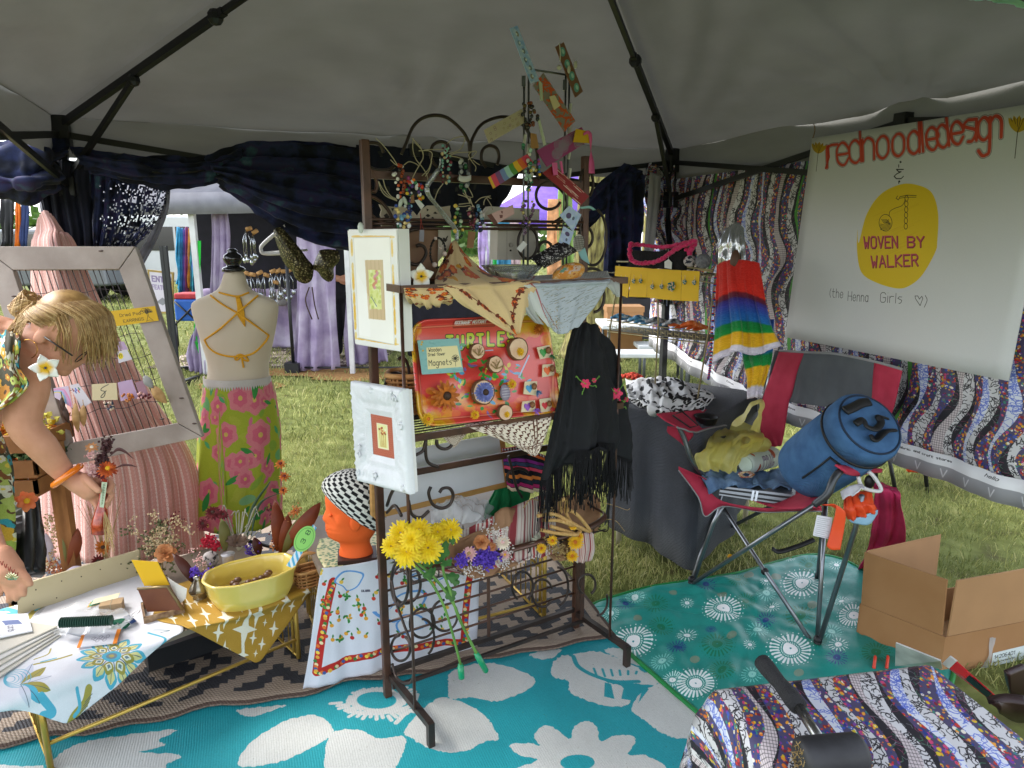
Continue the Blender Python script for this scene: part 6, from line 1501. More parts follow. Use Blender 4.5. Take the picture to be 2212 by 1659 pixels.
ty=thing('crochet_toy','grey crocheted octopus toy with a white and navy face sitting beside the pink bag','toy',wq(*Fz(720,790),0.))
MB().ball(wq(*Fz(760,730),0.),(.035,.03,.033),16).build('head',mk('grey_yarn','#5f6068',c2='#85868e',scale=90,bump=1,bscale=200,rough=.95),ty);MB().ball(wq(*Fz(660,730),.01),(.03,.02,.026),12).build('face',mk('speckled_yarn',ramp=[(.4,'#1c2036'),(.5,'#c9c2c4'),(.62,'#7a2a34')],scale=60),ty)
m_foil=mk('foil','#b8bcc0',rough=.22,metal=.85,bump=.9,bscale=22,var=.2)
P=surf([[wq(1562,500,-.03),wq(1590,480,-.03),wq(1606,492,-.03)],[wq(1546,540,-.02),wq(1580,530,0.),wq(1610,535,-.02)],[wq(1545,590,-.02),wq(1580,600,0.),wq(1612,590,-.02)]],30,30,.006,3,4,crump=.007)
one(MB().grid(P),'foil_bag',m_foil,'crinkled clear and silver bag standing behind the rainbow poncho','bag',solid=.002)
one(MB().ball(wq(1588,565,.02),(.022,.02,.05),12),'brown_bottle',mk('brown_wrap','#5a3d30',var=.3,rough=.5),'brown wrapped item inside the silver bag','package')
for k in range(15):
 f=k/14;c=wq(1340+178*f,690+20*f+3*(k%3),-.03-.03*(k%3));mm=rc_([mk('tie_dye_blue',ramp=[(.35,'#1f4a74'),(.5,'#5a9ac0'),(.62,'#cfdbe4')],scale=40),mk('print_grey',ramp=[(.35,'#3a3a3e'),(.5,'#8a8a90'),(.65,'#c9c9cc')],scale=45)])if k<10 else mk('print_orange',ramp=[(.4,'#c9541c'),(.55,'#e07a3a'),(.66,'#d0d8e0')],scale=25)
 g=MB();a=ru(-.4,.4)
 for s_ in(-1,1):g.tube(crom([c+V((s_*.05,ru(-.02,.02),ru(0,.01))),c+V((s_*.022,0,.016)),c+V((0,.004*s_,.022)),c+V((-s_*.02,.01,.012))],5),[.006+.008*sin(PI*i/15)for i in range(16)],7,flat=.5)
 one(g,'headband',mm,'knotted %s headband on the lower wire shelf, %s'%('blue and grey' if k<10 else 'orange',['leftmost of the row','second from the left','third from the left','fourth from the left','fifth from the left','sixth from the left','seventh from the left','in the middle of the row','just right of the middle','beside the orange ones','leftmost orange one','second orange one','middle orange one','next to last at the right','rightmost of the row'][k]),'headband','headbands lying on the lower wire shelf')
cv=Cv(40,512)
for y in range(512):
 t=y/511;c=[(0,'#c9251c'),(.37,'#d62a1e'),(.39,'#6a1424'),(.43,'#5a1a3a'),(.45,'#3a2a7a'),(.5,'#3a3c9a'),(.6,'#1f5aa8'),(.68,'#1f6ab0'),(.7,'#0f7a3a'),(.79,'#128a3a'),(.81,'#e0a818'),(.93,'#e3b020'),(.945,'#d9cfe0'),(1,'#e3dcea')]
 for(a,ca),(b,cb)in zip(c,c[1:]):
  if a<=t<=b:f=(t-a)/(b-a);cv.a[y,:]=rgb(ca)*(1-f)+rgb(cb)*f
cv.grain(.04);m_pon=mk('rainbow_crochet',img=cv.image('rainbow_print'),rough=.95,bump=.8,bscale=220,sheen=.3)
pp=lambda x,y,b:wp.off(b).at(x,y)
po=thing('rainbow_poncho','rainbow crocheted poncho with scalloped white edge hung on the wire stand','poncho',pp(1600,860,.05))
P=surf([[pp(1548,572,0.),pp(1575,562,.02),pp(1610,562,.02),pp(1640,568,0.)],[pp(1545,640,.04),pp(1580,622,.08),pp(1615,625,.05),pp(1652,640,.02)],[pp(1540,710,.05),pp(1582,690,.09),pp(1622,690,.05),pp(1664,700,.03)],[pp(1536,788,.05),pp(1585,758,.1),pp(1630,765,.06),pp(1684,746,.03)]],44,50,.013,4,4,hold=.2)
MB().grid(P).build('front',m_pon,po,solid=.005)
e_=MB();chenille(e_,P[-1],.0052,step=1.3);tag(e_.build('scalloped_edge',mk('white_yarn','#d3cbdc',rough=.95),po),None,None,kind='stuff')
P=surf([[pp(1600,690,-.03),pp(1640,690,-.02),pp(1672,690,-.03)],[pp(1606,770,-.03),pp(1640,770,0.),pp(1668,765,-.02)],[pp(1614,810,-.03),pp(1636,800,0.),pp(1660,800,-.02)],[pp(1618,862,-.03),pp(1628,858,0.),pp(1640,858,-.02)]],20,24,.01,3,5)
uv=[(j/20,.45*(1-i/(len(P)-1)))for i in range(len(P))for j in range(len(P[0]))]
MB().grid(P,uv=uv).build('rear_point',m_pon,po,solid=.005)
g=MB();chenille(g,[pp(1545,600,.05),pp(1538,720,.06),pp(1534,790,.06),pp(1530,822,.06)],.006);tag(g.build('side_cord',m_pon,po),None,None,kind='stuff')
# ------------------ red folding camp chair
m_red=mk('red_canvas','#b02a44',c2='#c23a54',rough=.75,scale=12,weave=.15,bscale=260,transl=.12);m_gry=mk('grey_canvas','#4c4f54',c2='#585c61',rough=.8,scale=8,weave=.15,bscale=260);m_trim=mk('grey_trim','#8a8a8c',rough=.6);m_stl=mk('chair_steel','#6f7378',c2='#8a8e93',rough=.28,metal=.85,bump=.1,bscale=90);m_bkp=mk('black_plastic','#141416',rough=.5)
ch=thing('camp_chair','red and grey folding camp chair loaded with bags on the right','camp chair',gr(1690,1330))
FR,FL=gr(1764,1405),gr(1492,1272)
H5=lambda x,y:(1407+.2774*x,796.3+.2774*y)
def ax(x,y,a):return EYE+ray(x,y)*a
dep=lambda p:(p-EYE).dot(Fv)
dR,dL=dep(FR),dep(FL)
bkR,bkL=FR+V((.22,.5,0)),FL+V((.2,.46,0))
sFL,sFR=ax(1555,1086,dL*.98),ax(1792,1108,dR*.93)
sBL,sBR=sFL+V((.16,.4,-.02)),sFR+V((.18,.42,-.02))
def leg_(a,b,nm='leg',r=.0085):MB().tube([a,b],r,10).build(nm,m_stl,ch)
leg_(sFL,FR+UP*.03-(FR-FL).normalized()*.03);leg_(ax(*H5(1270,1060),dR*.94),FL+UP*.02)
pR=[FR+UP*0.,ax(*H5(1590,1240),dR*.955),ax(1862,1070,dR*.93)]
MB().tube(pR,.0092,10).build('leg',m_stl,ch);MB().tube([FL,ax(*H5(480,1210),dL*.985),ax(*H5(560,1060),dL*.97)],.0092,10).build('leg',m_stl,ch)
leg_(sBL,bkL);leg_(sBR,bkR);leg_(bkL+UP*.02,sBR);leg_(FR.lerp(bkR,.05)+UP*.02,sBR.lerp(sFR,.2));leg_(FL+UP*.03,sBL.lerp(sFL,.2))
for p in(FR,FL,bkR,bkL):MB().tube([p,p+UP*.05],.014,8).build('foot_cap',m_bkp,ch)
for p in(FR+UP*.045,FL+UP*.045,(FR+sFL)/2):MB().ball(p,.016,8).build('joint',m_bkp,ch)
arm=[ax(*H5(400,830),dL*.98),ax(*H5(310,700),dL*.96),ax(*H5(255,540),dL*.955),ax(*H5(200,430),dL*.95)]
MB().tube(crom(arm,6),.0105,10).build('arm_tube',m_stl,ch)
arm=[ax(*H5(1270,1060),dR*.93),ax(*H5(1370,980),dR*.92),ax(*H5(1420,860),dR*.92),ax(*H5(1490,790),dR*.93),ax(*H5(1600,800),dR*.96)]
MB().tube(crom(arm,6),.013,10).build('arm_tube',mk('arm_metal','#4a4d50',rough=.35,metal=.6),ch)
P=surf([[ax(*H5(40,352),dL*.95),ax(*H5(250,335),dL*1.),ax(*H5(480,320),dL*1.08),ax(*H5(640,370),dL*1.12)],[ax(*H5(110,400),dL*.94),ax(*H5(270,400),dL*.98),ax(*H5(490,400),dL*1.05),ax(*H5(640,420),dL*1.1)],[ax(*H5(200,445),dL*.93),ax(*H5(310,495),dL*.95),ax(*H5(480,460),dL*1.02),ax(*H5(620,440),dL*1.08)]],24,12,.004,2,3)
MB().grid(P).build('arm_rest',m_red,ch,solid=.005);MB().tube(P[-1],.004,6).build('arm_piping',m_trim,ch)
cc=ax(*H5(430,385),dL*1.)+UP*.006;MB().lathe([(.042,-.03),(.05,0.),(.056,.004),(.045,0.),(.03,-.02)],cc,22).build('cup_holder',m_bkp,ch)
q=[ax(*H5(x,y),dL*.955)+UP*.004 for x,y in((165,370),(240,340),(365,450),(300,465))];MB().tube(q,.006,5,closed=True,flat=.4).build('pocket_trim',m_bkp,ch)
P=surf([[ax(*H5(125,450),dL*.95),ax(*H5(220,460),dL*.95),ax(*H5(310,480),dL*.96)],[ax(*H5(130,500),dL*.96),ax(*H5(220,530),dL*.96),ax(*H5(325,520),dL*.97)],[ax(*H5(240,580),dL*.97),ax(*H5(255,600),dL*.97),ax(*H5(275,580),dL*.97)]],10,10);MB().grid(P).build('arm_pocket',m_red,ch,solid=.003)
P=surf([[ax(*H5(1430,750),dR*.92),ax(*H5(1600,770),dR*.95),ax(*H5(1795,785),dR*1.)],[ax(*H5(1490,790),dR*.915),ax(*H5(1600,800),dR*.94),ax(*H5(1790,805),dR*.99)],[ax(*H5(1500,815),dR*.92),ax(*H5(1600,830),dR*.95),ax(*H5(1780,790),dR*1.)]],16,8);MB().grid(P).build('arm_rest',m_red,ch,solid=.008)
bp=lambda x,y:(lambda q:EYE+(WALLP.at(*q)-EYE)*min(.93,dR*1.24/dep(WALLP.at(*q))))((1469+.336*x,495.5+.336*y))
bq=[[(640,780),(800,790),(1000,800),(1250,850),(1430,900)],[(590,920),(750,930),(960,950),(1240,960),(1400,1030)],[(540,1060),(720,1060),(950,1100),(1230,1100),(1370,1150)],[(515,1180),(700,1110),(950,1140),(1225,1140),(1340,1220)]]
Lp=[[bp(*r[0]),bp(*r[1])]for r in bq]+[[bp(520,1300),bp(670,1300)],[bp(590,1400),bp(650,1390)]]
MB().grid(surf(Lp,10,30,.004,2,2)).build('back_side',m_red,ch,solid=.004)
MB().grid(surf([[bp(*r[1]),bp(*r[2]),bp(*r[3])]for r in bq],30,24,.006,3,7)).build('back_centre',m_gry,ch,solid=.004)
MB().grid(surf([[bp(*r[3]),bp(*r[4])]for r in bq],10,24,.004,2,4)).build('back_side',m_red,ch,solid=.004)
MB().tube(crom([bp(*q)for q in bq[0]],6),.006,6).build('back_piping',m_trim,ch)
leg_(sBL,bp(590,1400));leg_(bp(530,1180)+V((0,.03,0)),bp(640,785)+V((0,.03,0)),'back_tube');leg_(sBR,bp(1340,1230),'back_tube');leg_(bp(1340,1230)+V((0,.03,0)),bp(1425,905)+V((0,.03,0)),'back_tube')
sl_,sr_=ax(*H5(212,765),dL*.97),ax(*H5(1320,1085),dR*.915)
P=surf([[sBL+UP*.02,(sBL+sBR)/2-UP*.02,sBR+UP*.01],[ax(*H5(400,850),dL*1.05),ax(*H5(900,950),dL*1.),ax(*H5(1300,1000),dR*1.02)],[sl_,ax(*H5(420,900),dL*.97),ax(*H5(520,1000),dL*.96),sr_][0:1]+[ax(*H5(900,1065),dL*.93),sr_]],24,14)
MB().grid(P).build('seat',m_red,ch,solid=.004)
fr0=[ax(*H5(x,y),d_)for x,y,d_ in((212,765,dL*.97),(380,850,dL*.965),(430,930,dL*.96),(560,1035,dL*.95),(850,1085,dL*.935),(1100,1080,dL*.92),(1320,1070,dR*.912))]
fr1=[ax(*H5(x,y),d_)for x,y,d_ in((212,790,dL*.97),(365,1000,dL*.965),(420,1150,dL*.965),(560,1070,dL*.955),(850,1115,dL*.94),(1110,1110,dL*.925),(1325,1110,dR*.915))]
MB().grid([crom(fr0,5),crom(fr1,5)]).build('seat_front',m_red,ch,solid=.003);MB().tube(crom(fr1,5),.003,6).build('seat_piping',m_trim,ch)
c4=[ax(*H5(x,y),dR*.905)for x,y in((1290,1140),(1410,1160),(1395,1330),(1258,1300))];MB().card(c4,.001).build('care_label',printed('care_label',80,120,'#cfcfd4',lambda c:[c.line([(8,14+11*k),(70-9*(k%3),14+11*k)],2,'#8a8a90')for k in range(10)]),ch,**_F)
MB().tube(crom([ax(*H5(x,y),dR*1.)for x,y in((1270,1330),(1150,1380),(1000,1425),(940,1400))],5),.009,6,flat=.3).build('strap',m_bkp,ch)
cs=[ax(*H5(x,y),d_)for x,y,d_ in((525,985,dL*.955),(1125,1075,dL*.925),(1140,985,dL*.925),(540,915,dL*.955))]
t=thing('aluminium_case','slim silver and black aluminium case lying on the chair seat','case',cs[0]);bk_=(UP.cross((cs[1]-cs[0]).normalized())).normalized()*.22
if bk_.y<0:bk_=-bk_
MB().prism(cs,bk_).build('body',mk('case_alu','#7d8084',rough=.3,metal=.7),t,**_F)
fwd=-bk_.normalized()
for f0,f1 in((.18,.34),(.62,.8)):
 q=[cs[0].lerp(cs[3],f0),cs[1].lerp(cs[2],f0),cs[1].lerp(cs[2],f1),cs[0].lerp(cs[3],f1)];MB().prism([p+fwd*.003 for p in q],-fwd*.002).build('black_band',m_bkp,t,**_F)
for u in(.42,.47,.985):
 q=[cs[0].lerp(cs[1],u),cs[0].lerp(cs[1],min(1,u+.03)),cs[3].lerp(cs[2],min(1,u+.03)),cs[3].lerp(cs[2],u)];MB().prism([p+fwd*.006 for p in q],-fwd*.004).build('latch',mk('bright_alu','#aaaeb2',rough=.25,metal=.8),t,**_F)
m_den=mk('denim','#4a678e',c2='#7a98bc',rough=.9,scale=14,weave=.5,bscale=200,bump=.4)
P=surf([[ax(*H5(x,y),dL*1.02)for x,y in((420,800),(640,790),(860,790),(990,770))],[ax(*H5(x,y),dL*.975)for x,y in((395,830),(620,830),(840,840),(1060,880))],[ax(*H5(x,y),dL*.95)for x,y in((430,900),(640,890),(850,905),(1090,950))],[ax(*H5(x,y),dL*.945)for x,y in((455,975),(600,925),(860,920),(1085,960))]],44,30,.012,4,8,crump=.025)
one(MB().grid(P),'jeans',m_den,'folded blue denim jeans on the chair seat above the silver case','clothes',solid=.006)
cl_,cr_=ax(*H5(735,745),dL*.97),ax(*H5(990,670),dL*1.02);d_=(cr_-cl_).normalized()
cu=thing('cup','pale mint plastic tumbler lying on its side with grey LOVE lettering','cup',cl_)
cv=Cv(400,200,'#cfdcd4');cv.text('LOVE',150,118,52,15,'#7a7484',sp=1.);cv.text('LOVE',150,118,52,8,'#a9a2b0',sp=1.);cv.ell(90,80,20,24,'#a8452c');cv.ell(330,130,26,20,'#b85a3a');cv.ell(60,150,16,18,'#b85a3a')
g=MB();M=rotm(d_);
P=[[cl_+M@V((r*cos(a),r*sin(a),z))for a in[2*PI*i/28 for i in range(29)]]for r,z in((0.,0.),(.03,0.),(.038,.002),(.042,.01),(.046,.17),(.046,.2))]
uvs=[(u_,0 if i<4 else 0)for i in range(6)for u_ in range(29)]
g.grid(P,uv=[((zz,j/28*1.))for zz in(0,.02,.03,.05,.95,1)for j in range(29)]);g.build('tumbler',mk('mint_cup',img=cv.image('cup_print'),rough=.4,transl=.15),cu)
MB().lathe([(.03,-.004),(.034,-.004),(.034,0.)],cl_,24,M=M).build('base_ring',mk('mint_plain','#c2d2c8',rough=.4),cu)
g=MB()
for k in range(16):g.tube([ax(*H5(740+46*cos(a)+ru(-20,20),825+22*sin(a)),dL*.95)for a in[2*PI*i/9+k for i in range(10)]],.0028,5,mi=k%3)
one(g,'bracelet_pile',(mk('gold_chain','#a88a4a',metal=.8,rough=.3),mk('white_bead'),mk('red_bead','#a83a2a',rough=.3)),'little pile of gold and red bracelets on the jeans','bracelets')
m_ypl=mk('yellow_plastic','#e6da70',c2='#efe79a',rough=.3,spec=.6,transl=.5,alpha=.75,bump=.5,bscale=18)
P=surf([[ax(*H5(x,y),dL*1.06)for x,y in((490,450),(640,470),(760,480),(860,480))],[ax(*H5(x,y),dL*.97)for x,y in((420,600),(560,590),(720,590),(880,560))],[ax(*H5(x,y),dL*.955)for x,y in((340,680),(500,700),(640,740),(720,680))],[ax(*H5(x,y),dL*.96)for x,y in((370,790),(500,800),(610,805),(655,790))]],40,34,.012,4,3,crump=.017)
yb=thing('plastic_bag','yellow plastic carrier bag slumped on the left of the chair seat','plastic bag',ax(*H5(500,800),dL));MB().grid(P).build('bag_front',m_ypl,yb)
for q0,q1 in(([(620,440),(740,310),(830,245),(872,250),(868,340),(845,500)],[(680,440),(720,400),(800,300),(835,275),(825,360),(770,470)]),([(480,600),(600,560),(720,510),(860,520),(925,580),(900,640),(760,690)],[(560,640),(630,610),(720,545),(760,540),(755,580),(700,600),(640,640)])):
 n_=min(len(q0),len(q1));a_,b_=[ax(*H5(*p),dL*.985)for p in q0[:n_]],[ax(*H5(*p),dL*.965)for p in q1[:n_]]
 MB().grid(surf([a_,[(x+y)/2+V((0,-.015,0))for x,y in zip(a_,b_)],b_],36,8,.003,3,2,crump=.012)).build('bag_handle',m_ypl,yb)
MB().grid(surf([[ax(*H5(x,y),dL*1.08)for x,y in((500,440),(700,420),(850,490))],[ax(*H5(x,y),dL*1.06)for x,y in((470,600),(650,600),(880,560))]],20,10,.01,3,2,crump=.02)).build('bag_back',m_ypl,yb)
one(MB().ball(ax(*H5(600,560),dL*1.01),(.05,.03,.022),12),'bag_contents',mk('dark_parcel','#4a4636',var=.5,scale=40),'dark packets inside the yellow plastic bag','package')
c0,c1=ax(*H5(1225,770),dR*1.05),ax(*H5(1690,440),dR*.93);d_=(c1-c0).normalized();M=rotm(d_);Lc=(c1-c0).length;rc=.128
co=thing('cooler_bag','round blue denim cooler bag with black handles tipped over on the chair','cooler bag',c0)
m_clb=mk('cooler_blue','#365a84',c2='#456d98',rough=.85,scale=20,weave=.4,bscale=240)
rr=lambda z:rc*(1+.03*sin(z*9))
MB().lathe([(rc*.75,-.02),(rc*.95,-.012),(rc,.02),(rc*1.02,Lc*.4),(rc,Lc*.8)],c0,40,M=M).build('body',m_clb,co)
MB().lathe([(rc*1.015,Lc*.82),(rc*1.02,Lc*.96),(rc*.97,Lc*1.),(rc*.86,Lc*1.02),(.01,Lc*1.03)],c0,40,M=M).build('lid',m_clb,co)
MB().tube([c0+M@V((rc*1.01*cos(a),rc*1.01*sin(a),Lc*.81))for a in[2*PI*i/40 for i in range(40)]],.006,6,closed=True).build('zip',m_bkp,co)
MB().tube([c0+M@V((rc*.88*cos(a),rc*.88*sin(a),Lc*1.018))for a in[2*PI*i/40 for i in range(40)]],.004,6,closed=True).build('lid_piping',mk('navy_piping','#16283f'),co)
tp=Plane(c1+d_*.014,*((lambda e:(e,d_.cross(e)))((V((1,0,0))-d_*d_.x).normalized())))
for q in([(1510,330),(1580,300),(1640,270),(1700,258)],[(1590,430),(1650,400),(1680,450),(1750,470),(1790,420),(1770,370),(1840,390)],[(1710,520),(1740,560),(1820,490),(1890,480)]):
 MB().tube(crom([tp.off(.012 if len(q)<6 else.02).at(*H5(*p))for p in q],5),.018 if len(q)<6 else.013,7,flat=.35).build('handle' if len(q)>5 else 'handle_tab',m_bkp,co)
fp=[ax(*H5(x,y),dR*.985-.115)for x,y in((1135,880),(1400,690),(1470,745))]
fp=[]
for x,y in((1140,890),(1180,850),(1300,765),(1395,690),(1430,720),(1470,750)):
 r_=ray(*H5(x,y));best=None
 for k in range(400):
  p=EYE+r_*(dR*.72+k*.0018);v_=p-c0;rad=(v_-d_*v_.dot(d_)).length
  if rad<rc*1.03:best=p;break
 if best is not None:fp.append(best)
if len(fp)>1:MB().tube(fp,.007,6,flat=.5).build('pocket_trim',m_bkp,co)
m_org=mk('orange_nylon','#e0461c',c2='#ee5a2a',rough=.5,transl=.15)
P=surf([[ax(*H5(x,y),dR*.9)for x,y in((1330,1060),(1400,1070),(1440,1090))],[ax(*H5(x,y),dR*.895)for x,y in((1435,1070),(1470,1090),(1510,1120))],[ax(*H5(x,y),dR*.9)for x,y in((1400,1250),(1450,1260),(1500,1250))],[ax(*H5(x,y),dR*.9)for x,y in((1365,1380),(1400,1410),(1470,1410))]],10,26)
one(MB().grid(P),'strap',m_org,'bright orange strap looping down from the front of the chair seat','strap',solid=.003)
P=surf([[ax(*H5(x,y),dR*.95)for x,y in((1500,1000),(1600,950),(1710,970))],[ax(*H5(x,y),dR*.925)for x,y in((1505,1080),(1620,1060),(1740,1050))],[ax(*H5(x,y),dR*.93)for x,y in((1540,1180),(1640,1150),(1762,1100))]],22,18,.01,3,4,crump=.01)
ob=thing('beach_bag','orange red bag with pale blue trim and white sandals hanging at the chair corner','bag',ax(*H5(1640,1200),dR*.93));MB().grid(P).build('bag_cloth',m_org,ob,solid=.006)
MB().grid(surf([[ax(*H5(x,y),dR*.928)for x,y in((1540,1180),(1640,1150),(1762,1100))],[ax(*H5(x,y),dR*.932)for x,y in((1560,1200),(1690,1215),(1760,1130))]],16,4)).build('trim',mk('pale_blue_trim','#8fb6cf'),ob,solid=.003)
MB().grid(surf([[ax(*H5(x,y),dR*.93)for x,y in((1470,960),(1560,910),(1650,900))],[ax(*H5(x,y),dR*.92)for x,y in((1490,1010),(1580,980),(1660,930))]],14,6,.006,2,3)).build('white_panel',mk('white_panel','#c4c4c8'),ob,solid=.004)
m_sdl=mk('white_sandal','#cfcfcf',rough=.4)
for q in([(1615,760),(1660,670),(1720,760)],[(1610,840),(1640,920),(1720,950),(1790,945),(1740,850),(1690,800)]):MB().tube(crom([ax(*H5(*p),dR*.94)for p in q],5),.007,6).build('sandal_strap',m_sdl,ob)
MB().ball(ax(*H5(1700,880),dR*.95),(.02,.012,.026),10).build('sandal_sole',m_bkp,ob)
P=surf([[ax(*H5(x,y),dR*1.02)for x,y in((1720,890),(1790,880),(1900,930))],[ax(*H5(x,y),dR*1.01)for x,y in((1740,1000),(1850,1000),(1945,1040))],[ax(*H5(x,y),dR*1.16)for x,y in((1690,1330),(1820,1330),(1965,1330))],[ax(*H5(x,y),dR*1.24)for x,y in((1590,1600),(1680,1600),(1750,1500))]],30,34,.013,2,6,crump=.008)
one(MB().grid(P),'chair_sack',mk('pink_nylon','#c22a5c',c2='#d03a6c',rough=.6,transl=.25),'bright pink nylon chair sack hanging behind the chair','bag',solid=.003)
one(MB().grid(surf([[gr(1960,1000,.12),gr(2030,1000,.12),gr(2075,1010,.1)],[gr(1960,1018,.06),gr(2030,1025,.05),gr(2085,1030,.04)]],20,6,.01,3,2)),'red_bundle',m_org,'orange red bundle on the grass under the fabric wall','bag',solid=.02)
lt=thing('folding_stool','black legged folding stool standing behind the chair near the fabric wall','stool',gr(1970,1065))
for a,b in(((1912,1000),(1937,1076)),((1988,985),(2003,1064)),((1880,985),(1895,1050))):
 p=gr(*b);q=EYE+ray(*a)*((p-EYE).dot(Fv));MB().tube([p,q+UP*.1],.012,8).build('leg',m_bkp,lt)
c=gr(1960,1060);MB().box((c.x,c.y+.1,.28),(.34,.3,.03)).build('seat',m_bkp,lt,**_F)
# ------------------ open cardboard box
m_cdb=mk('cardboard','#8f673f',c2='#99714a',rough=.85,scale=5,bump=.12,bscale=200);m_cdi=mk('cardboard_inside','#a07a54',rough=.85,var=.05)
K6=lambda x,y:(1813.8+.3067*x,1150.2+.3067*y)
bA,bB=gr(*K6(112,752)),gr(*K6(705,1010))
u1=(bB-bA);wl_=u1.length;u1.normalize();D2_=.6
def bz_(px,base):
 r_=ray(*K6(*px));hv=V((r_.x,r_.y,0));bh=V((base.x,base.y,0));k=bh.length/hv.length;return 1.5+r_.z*k
z1,z2_=bz_((145,470),bA),bz_((180,100),bA)
zB1,zB2=bz_((730,770),bB),bz_((768,372),bB)
zc,zf=(z1+zB1)/2,(z2_+zB2)/2
bx=thing('cardboard_box','large open brown cardboard box with raised flaps and a barcode label on the right','box',(bA+bB)/2)
u2=gr(*K6(1298,655),zc)-gr(*K6(730,770),zc);u2.z=0;u2.normalize()
bC,bD=bB+u2*D2_,bA+u2*D2_
th_=.005
for a,b,nm in((bA,bB,'side_panel'),(bB,bC,'side_panel'),(bC,bD,'side_panel'),(bD,bA,'side_panel')):
 n_=V((0,0,1)).cross((b-a).normalized());MB().prism([a,b,b+UP*zc,a+UP*zc],n_*th_).build(nm,m_cdb,bx,**_F)
MB().prism([bA+UP*.004,bB+UP*.004,bC+UP*.004,bD+UP*.004],UP*th_).build('bottom',m_cdi,bx,**_F)
o1,o2=V((-u2.x,-u2.y,0))*.012,u1*.004
fA,fB=bA+u1*.005+UP*(zc+.002),bB-u1*.012+UP*(zc+.002)
MB().prism([fA,fB,fB+UP*(zf-zc)+o1,fA+UP*(zf-zc)+o1],u2*th_).build('flap',m_cdb,bx,**_F)
gA,gC=bB+u2*.012+UP*(zc+.002),bC+UP*(zc+.002)
MB().prism([gA,gC,gC+UP*(zf-zc)+o2,gA+UP*(zf-zc)+o2],-u1*th_).build('flap',m_cdi,bx,**_F)
hA,hD=bA+u2*.01+UP*(zc+.002),bD+UP*(zc+.002)
qd=dep(bA)
MB().prism([hA,EYE+ray(*K6(672,360))*(qd+.2),EYE+ray(*K6(712,15))*(qd+.22),hA+UP*(zf-zc)+o1*.4],V((.004,.004,0))).build('flap',m_cdi,bx,**_F)
lp_=Plane(bB-UP*0,u2,UP);lp_.n=lp_.n if lp_.n.dot(EYE-bB)>0 else-lp_.n
lq=[(1075,850),(1320,790),(1320,985),(1047,1048)]
cv=Cv(400,280,'#c9d2d2');cv.text('14206401',24,62,34,6,'#1c2022',sp=1.05);cv.text('Deluxe Pod Assortment on Picks',20,104,18,2.6,'#2c3032',sp=.62);cv.text('PACK',20,170,16,2.6,'#2c3032',sp=.8);cv.text('1',110,165,16,2.6,'#2c3032')
rng.seed(4);x=20
while x<300:w_=rc_([2,3,5]);cv.poly([(x,190),(x+w_,190),(x+w_,255),(x,255)],'#1c2022');x+=w_+rc_([2,3,5])
g=MB();g.card([lp_.at(*K6(*p))+(u1*.002)for p in lq],.001);g.build('shipping_label',mk('ship_label',img=cv.image('label_print'),rough=.5,var=.03),bx,**_F)
P=surf([[lp_.at(*K6(1050,740))+u1*.004,lp_.at(*K6(1100,735))+u1*.004],[lp_.at(*K6(1030,880))+u1*.005,lp_.at(*K6(1062,850))+u1*.005],[lp_.at(*K6(990,960))+u1*.004,lp_.at(*K6(1045,960))+u1*.004]],8,16,crump=.008);MB().grid(P).build('clear_tape',m_plas,bx)
# ------------------ near table under the wavy cloth, mallet, things beside it
m_wav2=m_wave
NT=.62
K5=lambda x,y:(1469+.3707*x,1044+.3707*y)
na,nb,nc=gr(*K5(190,1195),NT),gr(*K5(1420,1050),NT),gr(*K5(2100,1420),NT)
nd=na+(nc-nb)
nt=thing('front_table','near table covered with wavy multicoloured striped cloth in the lower right corner','table',(na+nc)/2-UP*NT)
xe=(nb-na).normalized();ye=V((xe.y,-xe.x,0));TW,TD=(nb-na).length*1.02,.75
to=na
T_=lambda a,b,z=NT:V((to.x,to.y,0))+xe*a+ye*b+UP*z
P=[];uv=[]
bz0=[(-.02,None)]
na_,nb_=44,40
for j in range(nb_+1):
 row=[]
 for i in range(na_+1):
  s_,t_=i/na_,j/nb_
  a,b=-.28+(TW+.56)*s_,-.22+(TD+.3)*t_
  dz=max(0,-a)+max(0,a-TW)+max(0,-b);aa,bb=min(max(a,0),TW),max(b,0)
  over=min(dz,.26);f=.012*over/.26*6*nz_(V((a*5,b*5,1)))
  row.append(T_(aa+(-.018-f if a<0 else(.018+f if a>TW else 0))*min(1,dz*12),bb+(-.018-f if b<0 else 0)*min(1,dz*12),NT-dz+.004+.002*nz_(V((a*7,b*7,3)))))
  ca,sa_=cos(R(24)),sin(R(24));uv.append(((a*ca+b*sa_)/1.3*1.35+.1,(-a*sa_+b*ca)/1.3*1.))
 P.append(row)
MB().grid(P,uv=uv,flip=True).build('wavy_cloth',m_wav2,nt)
MB().prism([T_(.005,.005,NT-.005),T_(TW-.005,.005,NT-.005),T_(TW-.005,TD,NT-.005),T_(.005,TD,NT-.005)],-UP*.02).build('tabletop',mk('pale_laminate'),nt,**_F)
for a,b in((.05,.05),(TW-.05,.05),(.05,TD-.05),(TW-.05,TD-.05)):MB().tube([T_(a,b,0),T_(a,b,NT-.02)],.014,8).build('leg',m_blk,nt)
ml_=thing('rubber_mallet','black rubber mallet with steel shaft lying on the near striped table','mallet',gr(*K5(860,1560),NT))
h0,h1,h2=gr(*K5(478,1040),NT+.05),gr(*K5(690,1300),NT+.045),gr(*K5(800,1480),NT+.045)
d_=(h2-h0).normalized();e_=[h0-d_*.005,h0,h0.lerp(h1,.15),h0.lerp(h1,.5),h0.lerp(h1,.85),h1,h1+d_*.004]
MB().tube(e_,[.008,.0165,.017,.014,.0175,.0165,.009],14).build('grip',mk('grip_rubber','#1b1b1d',c2='#2a2a2c',rough=.75,bump=.8,bscale=300),ml_)
